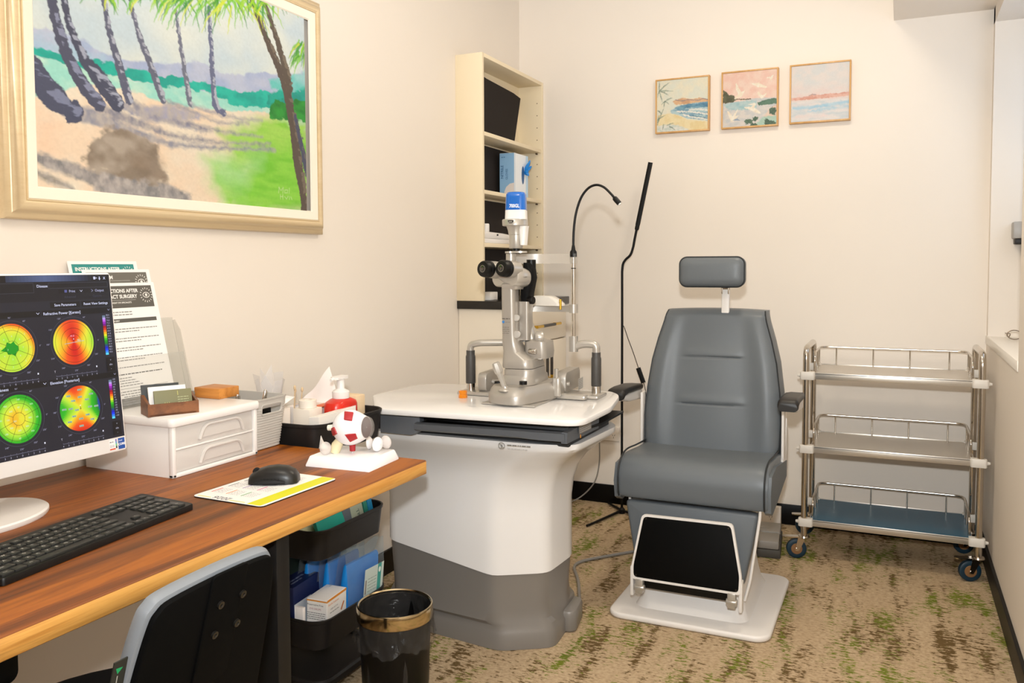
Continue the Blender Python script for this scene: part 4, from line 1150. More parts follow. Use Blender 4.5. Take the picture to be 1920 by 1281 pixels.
# grey woven pen basket
BXc, BYc = -1.690, 1.796
t = thing('pen_basket', 'light grey woven plastic basket of pens beside the drawer unit', 'basket', (BXc, BYc, DT))
gb = mat('grey_basket', '#bdb8b0', 0.5)
def dense(poly, step=.006):
    out = []
    for i in range(len(poly)):
        a, b = Vector(poly[i]), Vector(poly[(i + 1) % len(poly)])
        n = max(1, int(round((b - a).length / step)))
        out += [tuple(a + (b - a) * j / n) for j in range(n)]
    return out
_bp = dense(rr(.262, .112, .018, 3))
def bring(z, k, ins=0.0):
    sx, sy = (.262 + .030 * k - ins * 2) / .262, (.112 + .022 * k - ins * 2) / .112
    return [(BXc + x * sx, BYc + y * sy, z) for x, y in _bp]
BH = .142
rings = [bring(DT + .001, 0, .004), bring(DT + .004, 0)]
nrow = 17
for k in range(1, nrow):
    z = DT + .006 + (BH - .022) * k / nrow
    rings.append(bring(z - .0022, k / nrow, .0016)); rings.append(bring(z - .0012, k / nrow, -.0003)); rings.append(bring(z + .0020, k / nrow, -.0003))
rings += [bring(DT + BH - .014, .98), bring(DT + BH - .004, 1.0), bring(DT + BH - .004, 1.14), bring(DT + BH, 1.16), bring(DT + BH, .98, .002)]
for k in range(6): rings.append(bring(DT + BH - (BH - .008) * k / 5, 1 - k / 5, .003))
m = B().loft(rings)
# open the hand hole in the room side
hole = lambda p: abs(p[1] - BYc) < .040 and DT + .098 < p[2] < DT + .124 and p[0] > BXc + .10
m2 = B(); keep = [(f, mi, c) for f, mi, c in zip(m.F, m.M, m.C) if not (hole([sum(m.V[i][a] for i in f) / len(f) for a in range(3)]))]
m2.V = m.V; m2.F = [k[0] for k in keep]; m2.M = [k[1] for k in keep]; m2.C = [k[2] for k in keep]
xf = lambda z: BXc + .131 + .015 * (z - DT) / BH
m2.tube(fillet([(xf(DT + .111), BYc - .041, DT + .111), (xf(DT + .098), BYc - .040, DT + .098), (xf(DT + .098), BYc + .040, DT + .098), (xf(DT + .125), BYc + .040, DT + .125), (xf(DT + .125), BYc - .040, DT + .125), (xf(DT + .111), BYc - .041, DT + .111)], .012, 4), .003, 6)
m2.build('basket', gb, t, angle=30)
pens = [((-.02, -.030), (-.055, -.050), .150, '#3a3230', 'dark pen with silver tip leaning left in the grey basket'), ((.01, -.020), (-.01, -.052), .160, '#55504c', 'grey pen leaning left of the middle in the grey basket'), ((.05, -.01), (.055, -.035), .145, '#1a1614', 'black marker pen seen through the basket hole'), ((.085, .02), (.09, .036), .150, '#c9c4be', 'silver pen leaning right in the grey basket'), ((.09, -.03), (.105, -.012), .118, '#6a4a3a', 'brown pen low behind the basket hole')]
for (a, b, L_, c, lab) in pens:
    p0 = Vector((BXc + a[0] * .8, BYc + a[1], DT + .008)); p1 = Vector((BXc + b[0], BYc + b[1], DT + L_))
    d = (p1 - p0).normalized()
    t = thing('pen', lab, 'pen', tuple(p0))
    B().tube([p0, p0 + d * .002, p0 + d * L_ * .62], [.002, .0045, .0045], 10).build('barrel', mat('pen_' + c[1:], c, 0.35), t)
    m = B().tube([p0 + d * L_ * .62, p0 + d * (L_ - .004), p0 + d * L_], [.0047, .0047, .0030], 10); q = d.orthogonal().normalized()
    m.tube([p0 + d * (L_ - .004) + q * .006, p0 + d * (L_ * .74) + q * .006], .0012, 6)
    m.build('cap', CHROME, t)
m = B().loft([[(x, y, DT + .02 + h) for x, y in rr(.016, .06, .003, 2, BXc + .098, BYc + .012)] for h in (0, .085)])
one(m, 'phone_case', BLACK, 'black slab standing inside the grey basket behind its hole', 'phone case', (BXc + .098, BYc + .012, DT + .006)).location.z = DT + .006

# ---------------------------------------------------------------- eye model
ex_, ey_ = Vector((0.02, 1, 0)).normalized(), Vector((-1, .02, 0)).normalized()
EC = Vector((-1.250, 1.752, DT))
t = thing('eye_model', 'teaching model of a white eyeball with red muscles on a white base', 'eye model', tuple(EC))
tw = math.radians(4)
Te = Matrix.Translation(EC) @ Matrix.Rotation(tw, 4, 'Z')
m = B().loft([[(x, y, z) for x, y in rr(w_, d_, .004, 3)] for w_, d_, z in ((.183, .152, 0), (.183, .152, .003), (.168, .137, .024), (.164, .133, .0255))], T=Te)
m.build('base', mat('model_white', '#f4f1f2', 0.3, coat=0.3), t)
ball = Vector((-1.250, 1.742, .8335)); Rb = .0445
ax = Vector((0.97, 0.115, 0.06)).normalized()                 # the model looks along the desk towards the slit lamp
Tb = frame(ball, ax, (0, 0, 1))                               # x = optical axis
B().cyl((-1.250, 1.751, DT + .024), (-1.250, 1.751, DT + .031), .0035, n=12).build('post', glass_mat('clear_rod', '#ffffff', .05, .35), t)
prof = []
for k in range(30):
    a = math.pi * (.02 + .60 * k / 29)
    prof.append((Rb * math.sin(a), -Rb * math.cos(a)))
prof += [(Rb * .86, Rb * .55), (Rb * .72, Rb * .82), (Rb * .62, Rb * 1.02)]
Tz = Tb @ Matrix(((0, 0, 1, 0), (0, 1, 0, 0), (-1, 0, 0, 0), (0, 0, 0, 1)))   # lathe axis z -> optical axis x
B().lathe(prof, Tz, 40, cap=True).build('eyeball', mat('sclera', '#f3eff0', 0.4), t)
zc = prof[-1][1]; rc = prof[-1][0]
B().lathe([(.001, zc + .0012), (.008, zc + .0012), (.009, zc + .0014), (rc * .96, zc + .0006)], Tz, 32).build('iris', mat('iris', '#4a2426', 0.4), t)
B().lathe([(rc, zc - .001), (rc * 1.02, zc + .002), (rc * .92, zc + .009), (rc * .6, zc + .015), (.001, zc + .018)], Tz, 36).build('cornea', glass_mat('clear_cornea', '#f4f0ec', 0.04, 0.16), t)
B().tube([Tb @ Vector((-Rb * .97, 0, .0)), Tb @ Vector((-Rb - .010, 0, .002)), Tb @ Vector((-Rb - .017, 0, .003))], [.009, .0075, .0072], 14).build('optic_nerve', mat('nerve', '#f0ead9', 0.45), t)
red = mat('muscle_red', '#a9262b', 0.45)
def on_ball(px, py, r):
    d = _ray(px, py).normalized(); o = _E - ball
    bq = o.dot(d); cq = o.dot(o) - r * r; dq = max(0.0, bq * bq - cq)
    return _E + d * (-bq - math.sqrt(dq))
def muscle(q):
    """a strap lying on the ball between four corner points"""
    def pt(u, v):
        x = (q[0][0] * (1 - u) + q[1][0] * u) * (1 - v) + (q[3][0] * (1 - u) + q[2][0] * u) * v
        y = (q[0][1] * (1 - u) + q[1][1] * u) * (1 - v) + (q[3][1] * (1 - u) + q[2][1] * u) * v
        p = on_ball(x, y, Rb); n = (p - ball).normalized()
        return tuple(ball + n * (Rb + (.0028 if 0.02 < u < .98 and .02 < v < .98 else -.001)))
    return B().sheet(pt, 10, 10)
for q in (((645, 771), (664, 773), (661, 791), (644, 788)), ((619.5, 803), (627, 800), (633, 814), (625, 819)), ((645, 815), (668, 811), (673, 821), (656, 830))):
    muscle(q).build('muscle', red, t)
B().cyl((-1.250, 1.751, DT + .030), (-1.250, 1.751, DT + .056), .0072, .0085, 18).build('muscle', red, t)
B().tube([(-1.290, 1.730, DT + .026), (-1.285, 1.733, DT + .045), (-1.275, 1.738, DT + .062)], [.012, .014, .010], 12).build('support', mat('model_cream', '#e9dcb4', 0.5), t)
def shell(c, r, d, label, pr, mt):
    m = B(); Tn = frame(c, d, (0, 0, 1)) @ Matrix(((0, 0, 1, 0), (0, 1, 0, 0), (-1, 0, 0, 0), (0, 0, 0, 1)))
    m.lathe(pr(r), Tn, 28)
    one(m, 'eye_model_piece', mt, label, 'model piece', tuple(c))
dome = lambda r: [(.001, r * .62)] + [(r * math.sin(a), r * .62 * math.cos(a)) for a in np.linspace(.15, 1.5, 9)] + [(r, -.001), (r * .92, -.001), (r * .8, r * .2), (.001, r * .5)]
lensp = lambda r: [(.001, r * .55)] + [(r * math.sin(a), r * .55 * math.cos(a)) for a in np.linspace(.2, 2.9, 14)] + [(.001, -r * .55)]
zb = DT + .0255
cl = glass_mat('clear_resin', '#f6f2ee', 0.05, 0.45)
shell(Vector((-1.297, 1.702, zb + .0165)), .0165, (.9, -.3, .1), 'clear dome at the left front of the eye model base', dome, cl)
shell(Vector((-1.235, 1.801, zb + .0165)), .0165, (.8, .2, .1), 'frosted dome with a dark star mark at the back of the eye model base', dome, mat('frosted_resin', '#e9e4e2', .35))
shell(Vector((-1.200, 1.788, zb + .0185)), .0185, (.95, -.1, 0), 'white half dome at the right front of the eye model base', dome, mat('model_white', '#f4f1f2', 0.3))
shell(Vector((-1.196, 1.822, zb + .0175)), .0175, (.2, .95, .05), 'clear lens standing at the right end of the eye model base', lensp, glass_mat('clear_lens', '#f8f2ee', 0.04, 0.55))

# ---------------------------------------------------------------- slim storage cart at the end of the desk
CX0, CX1, CY0, CY1 = -1.720, -1.442, 1.862, 2.215
t = thing('storage_cart', 'charcoal plastic storage cart with stacked open trays at the desk end', 'cart', ((CX0 + CX1) / 2, (CY0 + CY1) / 2, 0))
cc = ((CX0 + CX1) / 2, (CY0 + CY1) / 2); cw, cl_ = CX1 - CX0, CY1 - CY0
def tray(z0, z1, name='tray'):
    g_ = lambda z, i: [(x, y, z) for x, y in rr(cw - 2 * i, cl_ - 2 * i, .055 - i, 8, *cc)]
    r_ = [g_(z0, .022), g_(z0 + .004, .014), g_(z1 - .012, .004), g_(z1 - .010, .001), g_(z1 - .002, .0), g_(z1, .003), g_(z1 - .002, .006), g_(z1 - .012, .007), g_(z0 + .008, .017), g_(z0 + .006, .024)]
    return B().loft(r_).build(name, DARK, t)
TZ = (0.800, 0.500, 0.243)
for z1 in TZ: tray(z1 - .092, z1)
g_ = lambda z, i: [(x, y, z) for x, y in rr(cw - 2 * i, cl_ - 2 * i, .055 - i, 8, *cc)]
B().loft([g_(.038, .012), g_(.044, .002), g_(.062, 0), g_(.068, .006), g_(.066, .016), g_(.056, .020)]).build('base', DARK, t)
for sx in (-1, 1):
    for sy in (-1, 1):
        x, y = cc[0] + sx * (cw / 2 - .030), cc[1] + sy * (cl_ / 2 - .030)
        if sx < 0: B().cyl((x, y, .06), (x, y, .72), .009, n=14).build('post', DARK, t)
        w_ = B().cyl((x - .011, y, .020), (x + .011, y, .020), .020, n=20); w_.bx((x - .015, y - .009, .018), (x + .015, y + .009, .044), .002)
        w_.build('caster', BLACK, t)
# what lies in the top tray
ft = TZ[0] - .085
t = thing('sanitiser_bottle', 'red soap bottle with a white pump in the top cart tray', 'bottle', (-1.515, 2.085, ft))
redb = mat('red_plastic', '#d0240f', 0.3, coat=0.2)
P0 = (-1.527, 2.082)
B().loft([[(P0[0] + x, P0[1] + y, z) for x, y in rr(a, b, min(a, b) * .45, 6)] for a, b, z in ((.060, .112, ft), (.066, .118, ft + .005), (.066, .118, .800), (.066, .118, .822), (.063, .108, .832), (.052, .070, .840), (.040, .044, .843))]).build('bottle', redb, t)
B().bx((P0[0] + .0325, P0[1] - .050, .804), (P0[0] + .0335, P0[1] + .030, .817), .0005, c='#efecea').bx((P0[0] + .0336, P0[1] + .010, .8055), (P0[0] + .0339, P0[1] + .025, .8150), 0, c='#5060b0').build('label', PRINT, t, smooth=False)
m = B().lathe([(.001, .842), (.025, .842), (.026, .846), (.026, .862), (.022, .866), (.013, .870), (.0115, .872), (.0115, .900), (.015, .901), (.015, .904), (.001, .904)], Matrix.Translation((P0[0], P0[1], 0)), 24)
m.loft([[(P0[0] + x, P0[1] - .004 + y, z) for x, y in rr(.028, .062, .010, 4)] for z in (.900, .905, .909)])
m.tube([(P0[0], P0[1] - .030, .905), (P0[0], P0[1] - .048, .901)], .005, 8)
m.build('pump', WHITE, t)
def carton(name, label, cat, c, size, rot, body, deco=None, tip=0.0, mats=PRINT):
    """box standing on c (bottom centre); deco draws on the +x face in (y, z)"""
    T = Matrix.Translation(c) @ Matrix.Rotation(rot, 4, 'Z') @ Matrix.Rotation(tip, 4, 'Y')
    m = B().bx((-size[0] / 2, -size[1] / 2, 0), (size[0] / 2, size[1] / 2, size[2]), .0012, c=body, T=T)
    if deco:
        Tf = T @ Matrix.Translation((size[0] / 2 + .0004, 0, 0)) @ Matrix(((0, 0, 1, 0), (1, 0, 0, 0), (0, 1, 0, 0), (0, 0, 0, 1)))
        deco(m, Tf, T)
    return one(m, name, mats, label, cat, tuple(c), smooth=False)
def dk(m, T, T0):
    m.text('SUTURE NEEDLES', -.085, .052, .0085, 0, c='#b0a49a', T=T)
    m.rect(-.02, .005, -.004, .020, 0, c='#7a7670', T=T); m.rect(-.018, .007, -.006, .018, .0002, c='#e6e2dc', T=T)
    m.rect(.005, .006, .090, .016, 0, c='#3fb8ac', T=T); m.small_print(-.04, .010, -.024, .004, 0, '#8a8680', T, seed=2)
carton('carton', 'long white carton with grey lettering and teal edge in the top cart tray', 'carton', (-1.472, 1.985, ft + .006), (.034, .190, .098), 0.05, '#ece6de', dk, -.12)
def wbx(m, T, T0): m.rect(-.03, .002, .03, .02, 0, c='#e8dcd0', T=T)
m = B().lathe([(.014, -.012), (.024, -.012), (.026, -.011), (.026, .011), (.024, .012), (.014, .012), (.014, -.012)], Matrix.Translation((-1.575, 1.985, .836)), 30)
m.bx((-1.605, 1.955, ft), (-1.545, 2.015, .824), .002)
one(m, 'tape_roll', mat('surgical_tape', '#efe4d6', 0.6), 'roll of cream surgical tape behind the white carton in the cart', 'tape', (-1.575, 1.985, ft))
t = thing('tissue_box', 'white tissue box with a tissue standing up in the top cart tray', 'tissue box', (-1.640, 2.105, ft))
B().bx((-1.700, 2.040, ft), (-1.600, 2.175, .812), .003).build('box', mat('tissue_card', '#efe6df', 0.6), t)
def tis(u, v):
    x = -1.640 + (u - .5) * .05 * (1 - .6 * v) + .010 * math.sin(7 * u) * (1 - v); y = 2.035 + u * (.15 - .02 * v)
    return (x, y, .812 + v * (.012 + .098 * u ** 1.2) + .004 * math.sin(9 * u) * v)
B().sheet(tis, 14, 10).build('tissue', mat('tissue_paper', '#f3eeea', 0.8), t)
m = B().bx((-1.690, 2.060, .8125), (-1.600, 2.120, .815), .001, c='#d9c6b8'); m.bx((-1.610, 2.050, .8152), (-1.575, 2.110, .8165), .0004, c='#d8652e')
one(m, 'wrapped_packet', PRINT, 'flat pinkish paper packet with an orange edge by the tissue box', 'packet', (-1.64, 2.09, .8125))
m = B().bx((-1.590, 2.150, ft), (-1.520, 2.200, .838), .003)
one(m, 'beige_box', mat('beige_card', '#e6cba6', 0.6), 'small beige box behind the red soap bottle', 'box', (-1.61, 2.19, ft))
m = B()
for k in range(7):
    a = k * .9
    q = [(-1.690 + .020 * math.cos(a), 1.960 + .022 * math.sin(a), ft), (-1.690 + .030 * math.cos(a), 1.958 + .034 * math.sin(a), .83), (-1.690 + .045 * math.cos(a + .4), 1.955 + .05 * math.sin(a + .4), .905 + .02 * (k % 3))]
    q2 = [(-1.690 + .020 * math.cos(a + .9), 1.960 + .022 * math.sin(a + .9), ft), (-1.690 + .030 * math.cos(a + .9), 1.958 + .034 * math.sin(a + .9), .83), (-1.690 + .040 * math.cos(a + 1.2), 1.955 + .045 * math.sin(a + 1.2), .89 + .015 * ((k + 1) % 3))]
    for i in range(2): m.quad([q[i], q2[i], q2[i + 1], q[i + 1]])
one(m, 'plastic_bag', glass_mat('thin_film', '#f4f4f6', .15, .22), 'crumpled clear plastic bag standing at the wall in the cart', 'bag', (-1.69, 1.96, ft))
m = B()
for k, (dx, dy) in enumerate(((0, 0), (.012, .006), (-.01, .012))):
    m.tube([(-1.655 + dx, 2.015 + dy, ft), (-1.650 + dx * 1.6, 2.020 + dy * 1.8, .872 - k * .006)], .0016, 6); m.sph((-1.650 + dx * 1.6, 2.020 + dy * 1.8, .874 - k * .006), (.004, .004, .008), 8, 6)
one(m, 'swab_bundle', mat('swab_wood', '#dcc09a', 0.6), 'bundle of cotton swabs between the plastic bag and the tissue box', 'swabs', (-1.65, 2.02, ft))
m = B().bx((-1.80, 1.925, .742), (-1.725, 1.985, .885), .004)
one(B().loft([[(x, y, z) for x, y in rr(.13, .06, .006, 3, -1.66, 1.905)] for z in (ft, .828, .832)]), 'white_carton', mat('cream_card', '#f0e4d8', .6), 'cream carton at the near end of the top cart tray', 'carton', (-1.66, 1.905, ft))
m = B().add([(-1.700, 1.880, .833), (-1.600, 1.880, .833), (-1.585, 1.940, .862), (-1.690, 1.945, .866)], [(0, 1, 2, 3)])
one(m, 'paper_sheet', mat('tissue_paper', '#f3eeea', 0.8), 'white paper lying tilted over the cream carton', 'paper', (-1.64, 1.91, .833), solid=.001)

# the second tray
ft = TZ[1] - .085
def d1(m, T, T0): [m.small_print(-.07, .094 - k * .012, .07, .006, 0, '#3a3a34', T, seed=k, gap=1.2) for k in range(2)]
carton('packet', 'pale green packet with printed dashes at the near end of the second cart tray', 'packet', (-1.510, 1.955, ft + .004), (.030, .150, .102), 0.08, '#c9cda8', d1, -.5)
carton('packet', 'bright teal packet lying along the rim of the second cart tray', 'packet', (-1.480, 1.985, ft + .008), (.012, .120, .094), -0.05, '#17a294', None, -.35)
def d2(m, T, T0): m.text('TRA', .005, .070, .020, 0, c='#4a5a54', T=T, rot=-1.4)
carton('packet', 'slate grey packet in the middle of the second cart tray', 'packet', (-1.485, 2.062, ft + .008), (.014, .038, .105), -.04, '#5c6672', None, -.25)
carton('packet', 'pale grey printed packet in the middle of the second cart tray', 'packet', (-1.490, 2.108, ft + .008), (.014, .080, .105), -.04, '#a9b5a4', d2, -.25)
carton('packet', 'dark teal ended packet toward the far end of the second cart tray', 'packet', (-1.488, 2.163, ft + .008), (.014, .018, .108), -.04, '#2d8c7c', None, -.25)
carton('packet', 'blue packet at the far end of the second cart tray', 'packet', (-1.485, 2.184, ft + .008), (.014, .022, .110), -.04, '#1f8cc4', None, -.25)
# the third tray: blue sterile packs in clear film, two medicine cartons
ft = TZ[2] - .085
film = glass_mat('clear_film', '#dfe8ee', .10, .12, bump=.6)
blue = mat('blue_drape', '#0786d8', 0.55, var=.12, vscale=25)
for k, (y0, x, w_, h, tl, lab) in enumerate(((1.985, -1.600, .160, .205, .12, 'blue sterile pack furthest back in the third cart tray'), (2.010, -1.550, .155, .205, .16, 'blue sterile pack in the middle of the third cart tray'), (2.030, -1.500, .165, .200, .18, 'nearest blue sterile pack with a white label in the third cart tray'))):
    t = thing('sterile_pack', lab, 'pack', (x, y0 + w_ / 2, ft))
    T = Matrix.Translation((x, y0 + w_ / 2, ft + .003)) @ Matrix.Rotation(-.05, 4, 'Z') @ Matrix.Rotation(tl * .6, 4, 'Y')
    m = B().loft([[(xx, yy, z) for xx, yy in rr(a, w_ * b, a * .4, 4)] for a, b, z in ((.020, .9, 0), (.032, .97, .02), (.034, 1, .07), (.028, 1, .12), (.016, .97, h - .02), (.008, .93, h - .012))], T=T)
    m.build('drape', blue, t)
    m = B()
    for sx in (-1, 1):
        m.sheet(lambda u, v: (sx * (.030 - .022 * v ** 2.2) + .003 * math.sin(9 * u + 4 * v), (u - .5) * (w_ + .022), .006 + v * (h + .030) + .004 * math.sin(11 * u) * v), 12, 8, T=T)
    m.build('film', film, t)
    if k == 2:
        Tf = T @ Matrix.Translation((.0355, 0, .012)) @ Matrix(((0, 0, 1, 0), (1, 0, 0, 0), (0, 1, 0, 0), (0, 0, 0, 1)))
        Tf = Tf @ Matrix.Translation((.012, .062, -.0005)); m = B().rect(-.035, .005, .060, .090, 0, c='#c9d6cf', T=Tf); m.rect(.030, .005, .048, .090, .0003, c='#3f9c94', T=Tf)
        m.rect(-.030, .010, -.024, .055, .0003, c='#8a8078', T=Tf); m.add([(.039 + .006 * math.cos(a), .070 + .009 * math.sin(a), .0005) for a in np.linspace(0, 6, 12)], [tuple(range(12))], c='#e2efe9', T=Tf)
        for q in range(5): m.small_print(-.018, .014 + q * .010, .026, .004, .0003, '#93a59c', Tf, seed=q + 20)
        m.build('label', PRINT, t, smooth=False)
carton('carton', 'dark green box added for the shade at the wall side of the third cart tray', 'carton', (-1.655, 1.985, ft + .004), (.05, .200, .235), 0, '#1c2a22')  # added box: its dark colour stands in for the unlit space behind
def dn(m, T, T0):
    m.rect(-.066, .000, .02, .110, 0, c='#c9cdd2', T=T); m.text('Alcon', -.058, .080, .016, .0002, c='#1c2430', T=T)
    Tt = T0 @ Matrix.Translation((0, 0, .1604)) @ Matrix.Rotation(math.pi / 2, 4, 'Z')
    m.text('ALL DAY LENS TBL', -.045, -.012, .010, 0, c='#b8c4e0', T=Tt); m.text('PREMIUM TRY', -.045, -.026, .009, 0, c='#b8c4e0', T=Tt)
carton('medicine_carton', 'navy and white carton at the near end of the third cart tray', 'carton', (-1.600, 1.942, ft + .004), (.090, .135, .160), .10, '#101d4c', dn, -.02)
def dw(m, T, T0):
    T = T @ Matrix.Translation((0, .058, 0)); m.text('Sterile Solution', -.048, .050, .0095, 0, c='#e08a3a', T=T); m.text('single use 5 ml', -.036, .036, .0068, 0, c='#5a5650', T=T); m.small_print(-.038, .026, .01, .004, 0, '#9a968e', T, seed=5)
    m.rect(-.054, .0625, .054, .0695, 0, c='#d98a2c', T=T); m.quad([(.02, .016, 0), (.026, .013, 0), (.042, .034, 0), (.036, .037, 0)], c='#c8702c', T=T)
    Tn = T0 @ Matrix.Translation((0, -.0544, .058)) @ Matrix.Rotation(math.pi / 2, 4, 'X')
    m.text('Preservative Free', -.032, .050, .0075, 0, c='#2a2826', T=Tn); m.text('EYE DROPS', -.024, .038, .0075, 0, c='#b06a6a', T=Tn)
    for k in range(4): m.small_print(-.032, .028 - k * .006, .028, .0032, 0, '#7a7670', Tn, seed=k)
    m.rect(-.034, .0625, .034, .0665, 0, c='#d98a2c', T=Tn)
carton('medicine_carton', 'white and orange eye drop carton in the third cart tray', 'carton', (-1.500, 1.962, ft + .004), (.066, .108, .128), .10, '#efe9e2', dw, .02)
one(B().box((-1.545, 1.889, ft + .057), (.045, .012, .105), .001), 'white_sachet', mat('tissue_card', '#efe6df', .6), 'white sachet at the near end of the third cart tray', 'sachet', (-1.545, 1.889, ft + .0045))

# ---------------------------------------------------------------- waste bin
BN = Vector((-1.262, 1.958, 0))
t = thing('waste_bin', 'black round waste bin with a gold metal rim and clear liner', 'bin', tuple(BN))
Tn = Matrix.Translation(BN)
B().lathe([(.001, .002), (.088, .002), (.090, .006), (.100, .262), (.101, .290), (.098, .290), (.086, .010), (.001, .008)], Tn, 48).build('body', BLACK, t)
gm = mat('champagne_metal', '#cdb994', 0.14, 1.0)
B().lathe([(.103, .262), (.1055, .262), (.1065, .270), (.1065, .294), (.105, .299), (.102, .300), (.099, .297), (.099, .270)], Tn, 56).build('rim', gm, t)
m = B()
def lin_(u, v):
    a = 2 * math.pi * u
    w_ = .005 * math.sin(7 * a + 3 * v) + .004 * math.sin(13 * a + 1 - 5 * v) + .004 * math.sin(3 * a + v * 4) + .002 * math.sin(29 * a + 9 * v)
    r = .1075 + .007 * v + w_ * v
    return (BN.x + r * math.cos(a), BN.y + r * math.sin(a), .262 - (.066 + .007 * math.sin(4 * a + 1) + .005 * math.sin(9 * a) + .003 * math.sin(23 * a)) * v)
m.sheet(lin_, 96, 10)
def lin2(u, v):
    a = 2 * math.pi * u
    r = .0975 - .012 * v - .006 * math.sin(5 * a + 2) * v - .004 * math.sin(11 * a) * v
    return (BN.x + r * math.cos(a), BN.y + r * math.sin(a), .296 - .22 * v)
m.sheet(lin2, 96, 10)
m.build('liner', glass_mat('bin_liner', '#5a5754', .14, .24, tint='#ffffff', bump=1.0), t)

# ---------------------------------------------------------------- task chair tucked under the desk
t = thing('task_chair', 'black task chair with a grey edged back tucked under the desk', 'office chair', (-1.17, 0.965, 0))
grey = mat('grey_shell', '#7d8186', 0.45)
blk = mat('black_fabric', '#0b0b0c', 0.85)
# back: outline in (y, z), leaning back towards the room
def back_T(off): return Matrix(((0, .27, 1, -.938 - .0 + off), (1, 0, 0, .958), (0, .963, -.27, .780), (0, 0, 0, 1)))
out = []
for x, y in [(-.150, -.34), (.165, -.34)]: pass
oc = [(-.165, -.30), (-.150, -.12), (-.138, -.035), (-.126, -.012), (-.100, -.001), (0, .004), (.095, 0.001), (.118, -.010), (.127, -.035), (.140, -.12), (.155, -.30)]
oc = [(p.x, p.y) for p in catmull([Vector((a, b, 0)) for a, b in oc], 4)][::-1]
B().prism(oc, -.012, .012, .008, T=back_T(-.004)).build('back_shell', grey, t)
oc2 = [(x * .955 + .001, y * .97 - .009) for x, y in oc]
PANEL = mat('panel_black', '#030303', .75, spec=.12)
B().prism(oc2, .0, .012, .004, T=back_T(.006)).build('back_panel', PANEL, t)
B().prism(rr(.075, .20, .008, 3, .010, -.10), 0, .006, .002, T=back_T(.017)).build('bracket', PANEL, t)
scr = mat('dark_screw', '#4a4742', 0.3, 0.9)
for y, z in ((1.5e-3, -.056), (1.5e-3, -.107), (.049, -.056), (.049, -.107)):
    B().lathe([(.001, .003), (.0025, .003), (.003, .0045), (.0062, .004), (.0066, .001), (.0066, 0)], back_T(.023) @ Matrix.Translation((y - .004, z, 0)), 18).build('screw', scr, t)
T = back_T(.004) @ Matrix.Translation((-.158, -.085, .0))
m = B().bx((-.014, -.045, -.001), (.008, .006, .001), 0, c='#262824', T=T)
m.quad([(-.010, -.004, .0013), (.002, -.006, .0013), (-.006, -.014, .0013)], c='#16a060', T=T)
m.rect(-.006, -.042, -.0045, -.017, .0013, c='#b8b8b0', T=T)
m.build('tag', PRINT, t, smooth=False)
m = B().loft([[(-1.205 + a * .245 * math.cos(q), .975 + a * .25 * math.sin(q), z) for q in np.linspace(0, 2 * math.pi, 40)[:-1]] for a, z in ((.9, .405), (.98, .415), (1.0, .435), (.98, .455), (.9, .462), (.01, .464))])
m.build('seat', blk, t)
m = B().tube(fillet([(-.985, .966, .52), (-.990, .966, .39), (-1.15, .97, .385)], .04, 5), .016, 10)
m.build('back_arm', BLACK, t)
B().cyl((-1.205, .975, .09), (-1.205, .975, .405), .024, n=20).build('column', BLACK, t)
for k in range(5):
    a = 2 * math.pi * k / 5 + .3
    e = Vector((-1.205 + .25 * math.cos(a), .975 + .25 * math.sin(a), .065))
    B().tube([(-1.205, .975, .10), tuple(e)], [.022, .013], 10).build('leg', BLACK, t)
    d = Vector((-math.sin(a), math.cos(a), 0)) * .012
    B().cyl(Vector((e.x, e.y, .026)) - d, Vector((e.x, e.y, .026)) + d, .026, n=18).build('caster', BLACK, t)
# dark rounded panel hanging under the desk at the left edge of the view
t = thing('desk_tray', 'dark rounded tray hung under the desk at the left edge', 'tray', (-1.22, 0.72, DT - .036))
B().prism(rr(.26, .090, .016, 5, .69, .660), -1.26, -1.20, .004, T=Matrix(((0, 0, 1, 0), (1, 0, 0, 0), (0, 1, 0, 0), (0, 0, 0, 1)))).build('body', BLACK, t)
# ---------------------------------------------------------------- cabinet, counter and bookcase in the corner
cream = mat('cream_laminate', '#ecdcbd', 0.45)
cream2 = mat('pale_laminate', '#efe4d2', 0.45)
CXF = -1.585
t = thing('base_cabinet', 'cream base cabinet with a drawer and two doors in the corner', 'cabinet', (-1.72, 3.80, 0))
B().bx((XL + .002, 3.450, .09), (CXF - .019, YB - .013, 1.040)).bx((XL + .014, 3.47, 0), (CXF - .06, YB - .013, .09)).build('body', cream2, t)
dk = mat('slate_handle', '#4c4845', 0.4); br_ = mat('brass', '#d8b24a', 0.22, 1.0)
def bar(a, b, out, par):
    a, b, out = Vector(a), Vector(b), Vector(out)
    d = (b - a).normalized(); L_ = (b - a).length
    h = B().tube([a + out + d * L_ * .24, a + out + d * L_ * .76], .0075, 12).build('handle', dk, par)
    for e, q in ((a, d), (b, -d)):
        m = B().tube([e + out, e + out + q * L_ * .24], .0075, 12).tube([e + q * .025, e + out + q * .025], .005, 8)
        m.build('handle_end', br_, par)['label'] = 'brass handle end'
dr = B().bx((CXF - .018, 3.446, .868), (CXF, YB - .016, 1.034), .0015).build('drawer', cream2, t)
bar((CXF, 3.680, .947), (CXF, 3.985, .947), (.028, 0, 0), dr)
for y0, y1, hy in ((3.446, 3.838, 3.812), (3.842, YB - .016, 3.868)):
    d = B().bx((CXF - .018, y0, .10), (CXF, y1, .862), .0015).build('door', cream2, t)
    bar((CXF, hy, .655), (CXF, hy, .835), (.028, 0, 0), d)
one(B().bx((XL, 3.434, 1.041), (-1.572, YB, 1.079), .003), 'countertop', mat('black_counter', '#17130f', 0.3, coat=0.2), 'short black countertop on the corner cabinet', 'countertop', (-1.71, 3.79, 1.041))

